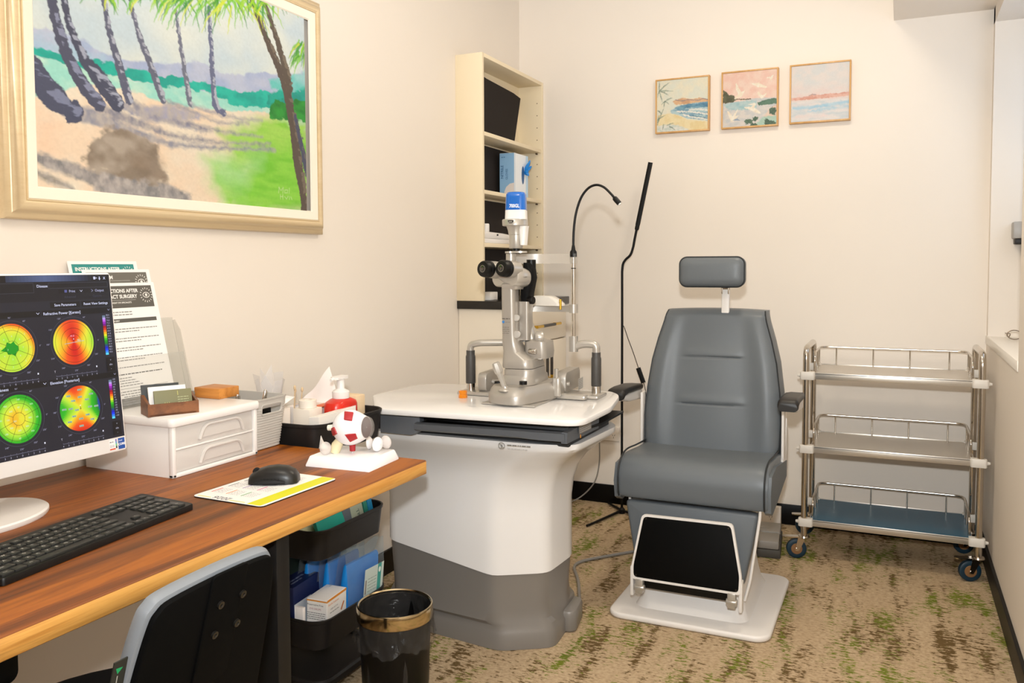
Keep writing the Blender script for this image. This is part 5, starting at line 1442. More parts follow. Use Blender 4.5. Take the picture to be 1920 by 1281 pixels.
SX, SY0, SZ0, SZ1 = -1.719, 3.434, 1.079, 2.204
t = thing('bookcase', 'narrow cream open bookcase standing on the black counter', 'bookcase', (-1.79, 3.79, SZ0))
B().bx((XL, SY0, SZ0), (SX, SY0 + .018, SZ1), .001).build('side_panel', cream, t)
m = B().bx((XL, YB - .019, SZ0), (SX, YB, SZ1), .001)
for z in [1.20 + .064 * k for k in range(15)]:
    for x in (SX - .028, ): m.cyl((x, YB - .0194, z), (x, YB - .018, z), .0028, n=10, m=1)
m.build('side_panel', [cream, mat('hole_shadow', '#6a543a', 0.8)], t)
B().bx((XL, SY0 + .018, SZ1 - .018), (SX, YB - .019, SZ1), .001).build('top_panel', cream, t)
B().bx((XL, SY0 + .018, SZ0), (XL + .004, YB - .019, SZ1 - .018)).build('back_panel', cream, t)
SHZ = (1.853, 1.588, 1.345)
for z in SHZ:
    s_ = B().bx((XL + .004, SY0 + .0185, z - .018), (SX - .003, YB - .0195, z), .001).build('shelf', cream, t)
    B().cyl((SX - .028, YB - .0195, z - .0225), (SX - .028, YB - .034, z - .0225), .0042, n=10).cyl((SX - .028, SY0 + .0185, z - .0225), (SX - .028, SY0 + .033, z - .0225), .0042, n=10).build('shelf_pin', mat('brown_pin', '#5a4630', .5), s_)
felt = mat('black_felt', '#211a17', 0.9, var=.1, vscale=40)
for k, (z0, h, y1, lean_, lab) in enumerate(((1.853, .315, 4.075, .10, 'black board leaning in the top bay of the bookcase'), (1.588, .238, 4.10, 0, 'black board behind the glove box in the bookcase'), (1.345, .215, 4.12, 0, 'black board in the third bay of the bookcase'), (1.079, .245, 4.12, 0, 'black board in the bottom bay of the bookcase'))):
    y0 = SY0 + .022
    if k == 0:
        m = B()
        q = [(y0, z0 + .001), (y1 - .055, z0 + .001), (y1 + .035, z0 + .272), (y1 - .055, z0 + .284), (y0 + .25, z0 + .296), (y0 + .12, z0 + .309), (y0, z0 + .308)]
        m.loft([[(x, y, z) for y, z in q] for x in (XL + .020, XL + .026)])
    else:
        m = B().bx((XL + .010, y0, z0 + .001), (XL + .015, y1, z0 + h))
    one(m, 'black_board', felt, lab, 'board', (XL + .012, (y0 + y1) / 2, z0 + .001))
# glove box
t = thing('glove_box', 'blue and white disposable glove box with a blue glove poking out', 'glove box', (-1.775, 3.95, SHZ[1]))
gx1, gy0, gy1, gz0, gz1 = -1.735, 3.815, 3.985, SHZ[1], 1.800
m = B().bx((-1.815, gy0, gz0), (gx1, gy1, gz1), .001, c='#eef2f6')
f_ = gx1 + .0004
# the -y side is blue, the +x side is white with pale blue shapes
m.quad([(-1.8145, gy0 - .0004, gz0 + .001), (gx1 - .0005, gy0 - .0004, gz0 + .001), (gx1 - .0005, gy0 - .0004, gz1 - .001), (-1.8145, gy0 - .0004, gz1 - .001)], c='#8fbadf')
Tf = Matrix.Translation((f_, gy0, gz0)) @ Matrix(((0, 0, 1, 0), (1, 0, 0, 0), (0, 1, 0, 0), (0, 0, 0, 1)))
gw, gh = gy1 - gy0, gz1 - gz0
m.rect(gw * .84, 0, gw, gh, 0, c='#bcd8ee', T=Tf); m.rect(0, 0, gw * .10, gh, 0, c='#dfe6ee', T=Tf)
m.add([(gw * .62 + .016 * math.cos(a), gh * .52 + .046 * math.sin(a), .0004) for a in np.linspace(0, 6, 18)], [tuple(range(18))], c='#2e5f94', T=Tf)
Ts = Matrix.Translation((-1.815, gy0 - .0006, gz0)) @ Matrix(((1, 0, 0, 0), (0, 0, -1, 0), (0, 1, 0, 0), (0, 0, 0, 1)))
m.quad([(.024, .001, .0002), (.079, .001, .0002), (.079, .064, .0002), (.056, .060, .0002), (.036, .044, .0002), (.026, .022, .0002)], c='#e6dcd6', T=Ts)
m.text('NITRILE', .020, .086, .019, .0003, c='#3c6a9a', T=Ts, rot=math.pi / 2, bold=.02); m.text('GLOVES', .044, .080, .015, .0003, c='#4a78a8', T=Ts, rot=math.pi / 2, bold=.02); m.small_print(.010, .190, .030, .006, .0003, '#4a78a8', Ts, seed=3)
m.build('box', PRINT, t, smooth=False)
m = B()
rg = random.Random(3)
for k in range(6):
    a = rg.uniform(0, 6.28); q = Vector((f_ + .002, gy0 + gw * .80 + .007 * math.cos(a), gz0 + gh * .62 + .012 * math.sin(a)))
    m.tube([q, q + Vector((.014, .008 * math.cos(a), .016 * math.sin(a) + .006)), q + Vector((.022, .014 * math.cos(a) + .004, .034 * math.sin(a) + .010))], [.009, .0085, .003], 8)
m.build('glove', mat('nitrile', '#1f86d8', .45), t)
# white instrument lying on the third shelf, small bottle, small white box on the counter
z = SHZ[2]
t = thing('white_instrument', 'low white instrument lying on the third bookcase shelf', 'instrument', (-1.78, 3.66, z))
B().bx((-1.835, 3.465, z), (-1.728, 3.86, z + .022), .005).build('base', WHITE, t)
B().loft([[(x, y, zz) for x, zz in rr(.095, h_, .012, 4, -1.782, z + .022 + h_ / 2)] for y, h_ in ((3.462, .030), (3.50, .034), (3.70, .030), (3.86, .020))]).build('cover', WHITE, t)
B().cyl((-1.728, 3.60, z + .041), (-1.722, 3.60, z + .041), .004, n=10).build('button', DARK, t)
one(B().lathe([(.001, 0), (.016, 0), (.017, .002), (.017, .034), (.014, .038), (.001, .038)], Matrix.Translation((-1.755, 3.535, z + .0545)), 20), 'white_pot', WHITE, 'little white pot on the white instrument in the bookcase', 'pot', (-1.755, 3.535, z + .0545))
one(B().bx((-1.765, 3.50, 1.0795), (-1.715, 3.580, 1.118), .004), 'white_box', WHITE, 'small white box on the counter under the bookcase shelves', 'box', (-1.74, 3.54, 1.0795))

# ---------------------------------------------------------------- motorised instrument table
t = thing('instrument_table', 'white and grey motorised table carrying the slit lamp', 'instrument table', (-1.25, 2.60, 0))
gloss = mat('gloss_white', '#ece9e7', 0.22, coat=0.35)
slate = mat('slate_paint', '#62656a', 0.40, 0.2)
greyb = mat('warm_grey_paint', '#85807b', 0.36, 0.2)
TT = 0.790
top = [(-1.50, 2.222), (-.875, 2.268), (-.838, 2.285), (-.824, 2.32), (-.822, 2.55), (-.862, 2.76), (-.882, 2.815), (-.92, 2.862), (-.97, 2.872), (-1.60, 2.80), (-1.655, 2.74), (-1.668, 2.46)]
def rounded(poly, r, n=4):
    out = []
    N_ = len(poly)
    for i in range(N_):
        a, b, c = Vector(poly[i - 1]), Vector(poly[i]), Vector(poly[(i + 1) % N_])
        q = min(r, (a - b).length * .45, (c - b).length * .45)
        s_, e = b + (a - b).normalized() * q, b + (c - b).normalized() * q
        for k in range(n + 1):
            u = k / n
            p = (1 - u) ** 2 * s_ + 2 * u * (1 - u) * b + u * u * e
            out.append((p.x, p.y))
    return out
B().prism(rounded(top, .03, 3), .771, TT, .005).build('tabletop', gloss, t)
def ring(poly, z, r): return [(x, y, z) for x, y in rounded(poly, r, 4)]
P0 = [(-1.58, 2.415), (-1.165, 2.378), (-1.010, 2.475), (-.998, 2.66), (-1.05, 2.80), (-1.60, 2.80), (-1.66, 2.62)]
def jz(x): return .247 + max(0, (-1.165 - x)) * .13
r0 = ring(P0, .25, .035)
lowr = [(x, y, jz(x)) for x, y, z in r0]
P1_ = [(-1.57, 2.36), (-1.10, 2.362), (-.945, 2.43), (-.915, 2.68), (-.99, 2.80), (-1.60, 2.80), (-1.65, 2.60)]
P2_ = [(-1.56, 2.300), (-.985, 2.318), (-.868, 2.350), (-.850, 2.70), (-.92, 2.80), (-1.60, 2.80), (-1.645, 2.58)]
r2 = ring(P2_, .70, .04)
def mixr(k, z): return [(a[0] + (b[0] - a[0]) * k, a[1] + (b[1] - a[1]) * k, z) for a, b in zip(r0, r2)]
B().loft([[(x, y, z) for x, y, z in lowr]] + [mixr(k, z) for k, z in ((0, .45), (.06, .52), (.18, .57), (.38, .61), (.66, .645), (.9, .67), (1, .684), (1, .700))]).build('column_cover', gloss, t, angle=50)
ins = lambda q, k: [(-1.28 + (x + 1.28) * k, 2.6 + (y - 2.6) * k, z) for x, y, z in q]
F0 = [(-1.62, 2.440), (-1.145, 2.385), (-.991, 2.483), (-1.012, 2.76), (-1.10, 2.86), (-1.60, 2.86), (-1.69, 2.62)]
f0 = rounded(F0, .035, 4)
B().loft([[(x, y, 0.001) for x, y in f0], [(x, y, .050) for x, y in f0], [(p[0], p[1], .058) for p in ins([(x, y, 0) for x, y in f0], .985)], [(p[0], p[1], .078) for p in ins([(x, y, 0) for x, y in f0], .975)], [(p[0], p[1], .092) for p in ins(r0, .975)], [(p[0], p[1], .125) for p in ins(r0, .955)], [(x, y, jz(x) + .002) for x, y, z in ins(r0, .985)]]).build('base', greyb, t, angle=30)
B().prism(rounded([(-.985, 2.60), (-.965, 2.62), (-.985, 2.74), (-1.06, 2.76), (-1.06, 2.60)], .02), .001, .075, .012).build('foot', greyb, t)
# shallow drawer under the top
dr = B()
dtop = [(-1.372, 2.262), (-.880, 2.298), (-.838, 2.50), (-.84, 2.74), (-1.372, 2.70)]
dr.prism(dtop, .738, .7445, 0, m=1)
lip = [[(x, y, z) for y, z in ((2.262 + (x + 1.372) * .073 - .012, .722 if x > -.99 else .728), (2.262 + (x + 1.372) * .073 - .014, .745), (2.262 + (x + 1.372) * .073 + .004, .749), (2.262 + (x + 1.372) * .073 + .006, .720))] for x in (-1.372, -1.20, -1.03, -.96, -.88)]
dr.loft(lip)
dr.loft([[(x, y, z) for x, z in ((-.880 + k * .026 + .006, .716 + k * .012), (-.880 + k * .026 + .008, .749 + k * .022), (-.880 + k * .026 - .010, .750 + k * .022), (-.880 + k * .026 - .012, .716 + k * .012))] for k, y in ((0, 2.288), (1, 2.50))])
dr.build('drawer', [slate, BLACK], t)
hb = B().loft([[(-1.505, 2.262, .706), (-1.505, 2.262, .762), (-1.50, 2.30, .771), (-1.50, 2.30, .70)], [(-1.395, 2.268, .704), (-1.395, 2.268, .768), (-1.395, 2.30, .771), (-1.395, 2.30, .70)], [(-1.372, 2.285, .716), (-1.372, 2.285, .766), (-1.372, 2.31, .771), (-1.372, 2.31, .716)]])
hb.build('housing', slate, t)
B().bx((-1.60, 2.335, .695), (-.885, 2.72, .772), .004).build('drawer_bay', mat('dark_bay', '#2c2d2f', .6), t)
# printed mark on the front and rating plate on the right
Tf = frame((-1.085, 2.287, .688), (1, .073, 0), (0, -.12, 1))
m = B(); m.line([(.0 + .010 * math.cos(a), .006 + .010 * math.sin(a)) for a in np.linspace(0, 2 * math.pi, 24)[:-1]], .0016, .001, c='#6a6a68', T=Tf, closed=True)
m.line([(-.006, .011), (.006, .001)], .0016, .001, c='#6a6a68', T=Tf); m.rect(-.003, .0, .003, .010, .0009, c='#8a8a88', T=Tf)
m.small_print(.018, .008, .095, .0045, .001, '#6f6f6c', Tf, seed=2); m.text('Take care with hands in this gap', .018, -.003, .0050, .001, c='#7a7a78', T=Tf)
m.build('lettering', PRINT, t, smooth=False)
Tf = frame((-1.40, 2.399, .585), (1, -.089, 0), (0, 0, 1))
B().text('Able', 0, 0, .020, -.0015, c='#4a4a4a', T=Tf, align='R').build('name_mark', PRINT, t, smooth=False)
Tp = frame((-.862, 2.35, .748), (.18, 1, .08), (0, -.05, 1))
m = B().rect(0, -.014, .075, .016, .0035, c='#7a7672', T=Tp)
for k in range(4): m.small_print(.004, -.010 + k * .006, .070, .003, .004, '#a8a49e', Tp, seed=k)
m.rect(.005, -.026, .010, -.016, .004, c='#f0a020', T=Tp)
m.build('rating_plate', PRINT, t, smooth=False)
one(B().tube(fillet([(-1.02, 2.80, .02), (-1.12, 3.06, .008), (-1.21, 3.22, .007), (-1.10, 3.36, .007), (-.98, 3.50, .007), (-.74, 3.60, .007)], .12, 8), .006, 8), 'floor_cable', mat('grey_cable', '#8c8780', .5), 'grey cable lying on the carpet between the table and the chair', 'cable', (-1.1, 3.3, 0))

# ---------------------------------------------------------------- slit lamp
t = thing('slit_lamp', 'silver slit lamp microscope with a blue cap on the white table', 'slit lamp', (-1.12, 2.58, TT))
sil = mat('satin_silver', '#aaa39a', 0.36, 0.4, coat=.15)
sil2 = mat('bright_silver', '#b9b3aa', 0.30, 0.5, coat=.2)
z0 = TT + .001
def circ_r(cx, cy, rx, ry, z, n=28): return [(cx + rx * math.cos(2 * math.pi * k / n), cy + ry * math.sin(2 * math.pi * k / n), z) for k in range(n)]
# rails and guide plates
B().bx((-1.395, 2.575, z0), (-1.255, 2.72, z0 + .012), .004).bx((-1.225, 2.425, z0), (-1.035, 2.440, z0 + .006), .002).bx((-1.225, 2.43, z0), (-1.04, 2.62, z0 + .004), .001).bx((-1.07, 2.655, z0), (-.905, 2.76, z0 + .012), .005).bx((-1.08, 2.615, z0), (-.935, 2.655, z0 + .018), .008).build('base_plate', sil2, t)
m = B()
Tr = frame((-1.036, 2.675, z0 + .010), (-.10, 1, 0), (0, 0, 1))
m.prism([(x + .10, y + .036) for x, y in rr(.20, .072, .022, 5)][::1], -.030, .010, .004, T=Tr)
m.build('rail_block', sil, t)
Tl = frame((-1.036 + .0105, 2.675 + .09, z0 + .026), (-.10, 1, 0), (0, 0, 1))
m = B().rect(0, 0, .07, .040, .031, c='#c9c4bc', T=frame((-1.000, 2.70, z0 + .020), (-.10, 1, 0), (0, 0, 1)) @ Matrix.Translation((0, 0, -.021)))
for k in range(6): m.small_print(.004, .004 + k * .006, .066, .003, .0312, '#7a7670', frame((-1.000, 2.70, z0 + .020), (-.10, 1, 0), (0, 0, 1)) @ Matrix.Translation((0, 0, -.021)), seed=k)
m.build('rail_label', PRINT, t, smooth=False)
Tr = frame((-1.300, 2.590, z0 + .010), (-.10, 1, 0), (0, 0, 1))
m = B().prism([(x + .08, y + .034) for x, y in rr(.16, .066, .020, 5)], -.020, .012, .004, T=Tr)
m.prism([(x + .08, y + .032) for x, y in rr(.13, .048, .016, 5)], -.0205, -.0195, 0, m=1, T=Tr).prism([(x + .08, y + .032) for x, y in rr(.12, .044, .014, 5)], -.021, -.017, 0, m=1, T=Tr)
m.build('rail_block', [sil, BLACK], t)
B().cyl((-1.300, 2.655, z0 + .040), (-1.02, 2.70, z0 + .040), .0085, n=18).build('slide_rod', sil2, t)
# rounded carriage with the joystick
ca = [(-1.19, 2.455), (-1.085, 2.430), (-1.045, 2.60), (-1.06, 2.72), (-1.20, 2.72), (-1.215, 2.56)]
def car(k, z, r=.055):
    c = (-1.13, 2.56)
    return [(c[0] + (x - c[0]) * k, c[1] + (y - c[1]) * k, z) for x, y in rounded([(-1.205, 2.415), (-1.075, 2.395), (-1.030, 2.60), (-1.03, 2.71), (-1.21, 2.71), (-1.225, 2.54)], r, 6)]
B().loft([car(.96, z0 + .004), car(1.0, z0 + .008), car(1.0, z0 + .030), car(.985, z0 + .036), car(.94, z0 + .050), car(.86, z0 + .060), car(.60, z0 + .064)]).build('carriage', sil, t, angle=30)
B().prism(rr(.03, .02, .009, 5, -1.030, 2.600), z0 + .012, z0 + .075, .004).cyl((-1.030, 2.600, z0 + .07), (-1.030, 2.600, z0 + .105), .007, n=14).build('axle_bearing', sil2, t)
jb = ony(947, 728, 2.425)
jt = ony(930, 683, 2.415)
d = (jt - jb).normalized()
B().lathe([(.022, -.002), (.020, .003), (.011, .007), (.010, .012), (.001, .012)], Matrix.Translation(jb - Vector((0, 0, .006))), 20).build('joystick_collar', sil2, t)
m = B().tube([jb, jb + d * .030, jb + d * .048, jb + d * .055, jb + d * .072, jb + d * .086, jb + d * .089], [.0085, .0092, .0105, .0145, .0150, .0125, .007], 8)
m.build('joystick', sil2, t, angle=20)
B().cyl(ony(981, 721, 2.44), ony(981, 715, 2.44), .0125, n=20).build('lock_knob', BLACK, t)
B().cyl(ony(934, 722, 2.50), ony(934, 715, 2.50), .0125, n=20).build('lock_knob', BLACK, t)
# column: turntable, pedestal, microscope arm
yc = 2.52
def blk(cx, cy, w_, d_, z, r, rot=.05): 
    c_, s_ = math.cos(rot), math.sin(rot)
    return [(cx + x * c_ - y * s_, cy + x * s_ + y * c_, z) for x, y in rr(w_, d_, r, 5)]
B().loft([blk(-1.128, 2.56, .118, .20, z0 + .062, .04), blk(-1.128, 2.56, .120, .20, z0 + .070, .04), blk(-1.128, 2.56, .116, .19, z0 + .085, .036), blk(-1.122, 2.55, .104, .16, z0 + .092, .03), blk(-1.122, 2.55, .104, .16, .898, .03), blk(-1.122, 2.55, .100, .155, .904, .03)]).build('turntable', sil, t, angle=30)
B().loft([blk(-1.125, 2.545, .108, .15, .906, .03), blk(-1.125, 2.545, .110, .152, .912, .03), blk(-1.128, 2.545, .104, .146, .935, .03), blk(-1.147, 2.525, .062, .09, .958, .022), blk(-1.153, 2.515, .054, .070, .990, .018), blk(-1.1545, 2.51, .048, .060, 1.02, .015), blk(-1.1555, 2.505, .047, .055, 1.15, .014), blk(-1.1555, 2.505, .047, .055, 1.168, .014)]).build('microscope_arm', sil, t, angle=30)
# printed strip on the arm
Tl = frame((-1.1555 - .0016, 2.4765, 1.02), (1, .05, 0), (0, 0, 1))
m = B(); z_ = -.0
Tl = Matrix.Translation((-1.158, 2.4765, 1.035)) @ Matrix(((1, 0, 0, 0), (.05, 0, -1, 0), (0, 1, 0, 0), (0, 0, 0, 1)))
for k in range(4): m.small_print(-.012, -.004 + k * .0065 - .012, .012, .0036, .0006, '#7a746c', Tl, seed=k)
m.add([(-.009 + .0045 * math.cos(a), .022 + .0045 * math.sin(a), .0006) for a in np.linspace(0, 6, 14)], [tuple(range(14))], c='#2f76b8', T=Tl)
m.small_print(-.013, .031, .014, .005, .0006, '#5a544c', Tl, seed=9); m.small_print(-.002, .020, .015, .0036, .0006, '#8a847c', Tl, seed=11)
m.build('arm_label', PRINT, t, smooth=False)
# lamp arm to the right of the microscope arm
B().loft([blk(-1.080, 2.575, .075, .10, .935, .02), blk(-1.080, 2.575, .078, .105, .955, .02), blk(-1.082, 2.575, .076, .10, .990, .02), blk(-1.098, 2.575, .05, .05, .998, .015)]).build('arm_joint', sil, t, angle=30)
ar = [ony(x, y, 2.57) for x, y in ((1005, 640), (1000, 625), (996, 605), (992.5, 580), (991.5, 560), (990, 545))]
m = B()
rings = []
for p, (w_, d_) in zip([ony(x, y, 2.57) for x, y in ((985, 640), (985, 622), (987, 604), (988, 585), (989, 568), (988, 556), (988, 543))], ((.095, .05), (.070, .045), (.040, .035), (.032, .03), (.036, .032), (.026, .028), (.022, .026))):
    rings.append([(p.x + x, p.y + y, p.z) for x, y in rr(w_, d_, min(w_, d_) * .3, 5)])
m.loft(rings)
m.build('lamp_arm', sil2, t, angle=30)
kp = ony(1010, 633, 2.55)
B().cyl(kp + Vector((-.012, 0, 0)), kp + Vector((.014, .010, 0)), .020, n=26, bev=.004).build('lamp_knob', sil2, t)
kp = ony(1000, 659, 2.52)
B().cyl(kp + Vector((-.015, 0, 0)), kp + Vector((.012, -.004, 0)), .009, n=18, bev=.002).build('clamp_knob', CHROME, t)
kp = ony(1010, 673, 2.55)
B().cyl(kp + Vector((-.02, 0, 0)), kp + Vector((.012, 0, 0)), .0055, n=14).build('clamp_pin', CHROME, t)
kp = ony(990, 563, 2.545)
B().cyl(kp, kp + Vector((.022, -.004, 0)), .013, n=20, bev=.002).build('pivot', BLACK, t)
for (px, py, s_) in ((969, 596, .012), (970, 627, .013)):
    kp = ony(px, py, 2.50)
    B().cyl(kp, kp + Vector((.003, -.012, 0)), s_, n=22, bev=.002).build('scale_dial', sil2, t)
B().loft([blk(-1.118, 2.545, .036, .05, z, .008) for z in (.995, 1.06, 1.115, 1.122)]).build('back_arm', sil, t, angle=30)
# black lamp housing behind the head
B().loft([blk(-1.124, 2.57, .030, .05, 1.100, .01), blk(-1.122, 2.57, .036, .06, 1.15, .014), blk(-1.114, 2.57, .042, .06, 1.20, .016), blk(-1.114, 2.57, .036, .05, 1.230, .014), blk(-1.118, 2.56, .020, .03, 1.250, .008)]).build('prism_housing', mat('matt_black', '#0b0a0a', .7, spec=.2), t)
ck = [ony(x, y, 2.58) for x, y in ((996, 487), (996, 505), (991, 512), (990, 520), (988, 545))]
B().tube([ck[0], ck[1]], [.016, .016], 14).tube(catmull(ck[1:], 5), .006, 10).tube([ck[3] + Vector((0, 0, -.006)), ck[4]], [.008, .009], 12).build('lamp_lead', BLACK, t)
# microscope head with two eyepieces pointing at the examiner
vdir = Vector((-.28, -.96, .07)).normalized()
side = vdir.cross(Vector((0, 0, 1))).normalized() * -1
hc = ony(958, 520, 2.51)
m = B()
Th = Matrix((side, -vdir, side.cross(-vdir))).transposed().to_4x4(); Th.translation = hc
m.build if False else None
def hring(k, y, dz=0): return [(x * k, y, z * k + dz) for x, z in rr(.122, .066, .028, 6)]
m.loft([[(-.004 + x, y, z) for x, y, z in hring(.90, -.026)], [(-.004 + x, y, z) for x, y, z in hring(1.0, -.018)], [(-.002 + x, y, z) for x, y, z in hring(1.0, .018)], [(x, y, z) for x, y, z in hring(.86, .040)], [(x, y, z) for x, y, z in hring(.6, .060)]], T=Th)
m.build('microscope_head', sil2, t, angle=35)
m = B().loft([[(p[0], p[1], p[2]) for p in blk(-1.148, 2.51, a, b, z, .014)] for a, b, z in ((.058, .062, 1.163), (.062, .066, 1.170), (.062, .066, 1.180), (.05, .055, 1.184), (.085, .05, 1.196), (.11, .055, 1.205))])
m.build('head_yoke', sil2, t, angle=30)
for (px, py) in ((904.5, 504), (939, 503)):
    e = ony(px, py, 2.425)
    a = vdir
    body_c = e - a * .055
    m = B().tube([e - a * .078, e - a * .060, e - a * .036, e - a * .030], [.0275, .0285, .0275, .026], 26); tb = m.build('eyepiece_tube', sil2, t)
    m = B().tube([e - a * .034, e - a * .033, e - a * .022, e - a * .021, e - a * .019, e - a * .006, e - a * .001, e], [.0250, .0275, .0275, .0258, .0275, .0265, .0235, .0170], 30)
    ey = m.build('eyepiece', BLACK, t)
    m = B().tube([e + a * .0003, e + a * .0006], [.0120, .0118], 24).tube([e + a * .0007, e + a * .0008], [.0100, .0098], 24, m=1).tube([e + a * .001, e + a * .0012], [.0055, .0052], 20, m=2)
    m.build('lens', [mat('grey_ring', '#8a8680', .3, .8), mat('lens_black', '#050505', .06, coat=1), mat('lens_glint', '#6a6460', .1, .9)], ey)
# illumination tower with the blue cap
ty = 2.53
def tower(px, py, rx, ry=None): 
    p = ony(px, py, ty); return circ_r(p.x, p.y, rx, ry or rx, p.z, 32)
m = B().loft([tower(958, 490, .0165), tower(958, 476, .0165)]).loft([tower(960, 475, .021, .03), tower(960, 471.5, .021, .03)])
m.loft([tower(970, 474.5, .034, .022), tower(970, 471, .034, .022)])
m.build('slit_drum', sil2, t)
B().loft([tower(968, 471, .012), tower(968, 462, .012)]).build('drum_neck', BLACK, t)
m = B().loft([tower(967.5, 466, .021), tower(967.5, 464, .0225), tower(967.5, 441, .0225), tower(967.5, 440, .0245), tower(967, 432, .0260), tower(966.5, 424, .030), tower(966.5, 423, .028)])
m.build('lamp_tube', sil2, t)
p = ony(982, 424, ty)
B().loft([[(p.x + x, p.y + y, ony(982, py, ty).z) for x, y in rr(w_, .034, .008, 4)] for py, w_ in ((460, .016), (440, .022), (428, .026), (424, .030))]).build('lamp_bracket', WHITE, t)
m = B().loft([tower(966, 424, .040, .040), tower(966, 423, .0425, .042), tower(965.5, 413, .0425, .042), tower(965.5, 411.5, .040)])
m.build('lamp_collar', sil2, t)
m = B()
p = ony(957.5, 416.5, ty - .0425)
m.add([(p.x + a, p.y - .0012 + abs(a) * .10, p.z + b) for a, b in ((-.011, .006), (-.008, -.001), (-.004, -.0035), (.004, -.0035), (.008, -.001), (.011, .006))], [(0, 1, 2, 3, 4, 5)], c='#2a2622')
for k in range(4): m.add([(p.x - .005 + k * .003 + a, p.y - .0020, p.z + b) for a, b in ((0, -.0015), (.0012, -.0015), (.0012, .003), (0, .003))], [(0, 1, 2, 3)], c='#d0c8be')
m.build('scale_window', PRINT, t, smooth=False)
def cap_r(py, w_, d_, dx=0):
    p = ony(968 + dx, py, ty)
    return [(p.x + x * math.cos(.25) - y * math.sin(.25), p.y + x * math.sin(.25) + y * math.cos(.25), p.z) for x, y in rr(w_, d_, .018, 6)]
B().loft([cap_r(412, .070, .066), cap_r(396, .068, .064), cap_r(394.5, .067, .063)]).build('lamp_cover', WHITE, t, angle=30)
B().loft([cap_r(394.5, .0675, .0635), cap_r(372, .065, .062), cap_r(365, .063, .060), cap_r(361.5, .056, .053), cap_r(360.5, .045, .043)]).build('blue_cap', mat('cap_blue', '#1565c0', .22, coat=.4), t, angle=30)
pa, pb = ony(955.5, 388, ty - .036), ony(975, 388, ty - .036)
Tt = Matrix((Vector((.97, .25, 0)), Vector((0, 0, 1)), Vector((.25, -.97, 0)))).transposed().to_4x4(); Tt.translation = ony(964.5, 389, ty - .0355) + Vector((.25, -.97, 0)) * .0005
m = B().text('700GL', 0, 0, .0155, .0006, c='#f2f4f8', T=Tt, bold=.03, align='C', wide=.78)
m.build('cap_lettering', PRINT, t, smooth=False)
# chin and forehead rest
rp = Vector((-1.011, 2.711, 0)); lp = Vector((-1.215, 2.665, 0))
def grip(base, top_z, par):
    B().cyl((base.x, base.y, z0), (base.x, base.y, z0 + .038), .0155, n=24).build('grip_foot', CHROME, par)
    B().lathe([(.0165, z0 + .036), (.0172, z0 + .038), (.0172, z0 + .130), (.0162, z0 + .134), (.0150, z0 + .136), (.0150, z0 + .152)], Matrix.Translation((base.x, base.y, 0)), 28, cap=True).build('hand_grip', mat('grip_rubber', '#4a4744', .5, .2), par)
hr = Vector((-.932, 2.722, 0)); hl = Vector((-1.362, 2.618, 0))
grip(hr, 0, t); grip(hl, 0, t)
zt = .962
m = B().tube(fillet([(hr.x, hr.y, z0 + .150), (hr.x, hr.y, zt + .008), (hr.x - .045, hr.y - .006, zt + .010), (rp.x, rp.y, zt - .002)], .030, 6), .0135, 14)
m.loft([[(rp.x + x, rp.y + y, z) for x, y in rr(.030, .030, .012, 4)] for z in (zt - .018, zt + .035)])
m.build('elbow', sil2, t)
m = B().tube(fillet([(hl.x, hl.y, z0 + .150), (hl.x, hl.y, zt), (hl.x + .03, hl.y + .004, zt + .008), (lp.x, lp.y, zt + .010)], .026, 6), .0120, 14)
m.build('elbow', sil2, t)
B().cyl((rp.x, rp.y, zt + .03), (rp.x, rp.y, 1.268), .0072, n=18).cyl((rp.x, rp.y, 1.229), (rp.x, rp.y, 1.232), .0085, n=18, m=1).build('rest_post', [CHROME, BLACK], t)
B().cyl((lp.x, lp.y, zt), (lp.x, lp.y, 1.268), .0072, n=18).build('rest_post', CHROME, t)
# forehead band: clear strap bowed towards the wall
def strap(z0_, z1_, bow, th_=.003, n=20):
    m = B(); rings = []
    for k in range(n + 1):
        u = k / n; p = rp * (1 - u) + lp * u
        q = Vector((p.x, p.y + bow * math.sin(math.pi * u) ** .8, 0))
        rings.append([(q.x, q.y - th_, z0_), (q.x, q.y + th_, z0_), (q.x, q.y + th_, z1_), (q.x, q.y - th_, z1_)])
    return m.loft(rings)
B().loft([[(rp.x + x, rp.y + y, z) for x, y in rr(.022, .022, .008, 4)] for z in (1.247, 1.281)]).build('strap_clamp', acr, t)
strap(1.247, 1.281, .030, .0035).build('forehead_band', glass_mat('band_plastic', '#eee9e2', .2, .34), t)
m = strap(1.080, 1.104, .020, .009)
m.loft([[(rp.x + x, rp.y + y, z) for x, y in rr(.030, .030, .014, 5)] for z in (1.077, 1.107)])
m.build('chin_bar', sil2, t)
q = rp * .45 + lp * .55
m = B().loft([[(q.x + .010 + x, q.y + .008 + y, z) for x, y in rr(a, .05, .02, 5)] for a, z in ((.150, 1.102), (.150, 1.108), (.120, 1.122), (.080, 1.134), (.06, 1.136))])
m.build('chin_cup', mat('pale_rest', '#d9d2c8', .4), t)
B().cyl((q.x + .078, q.y - .01, 1.09), (q.x + .078, q.y - .01, 1.125), .0045, n=12).build('rest_pin', br_, t)
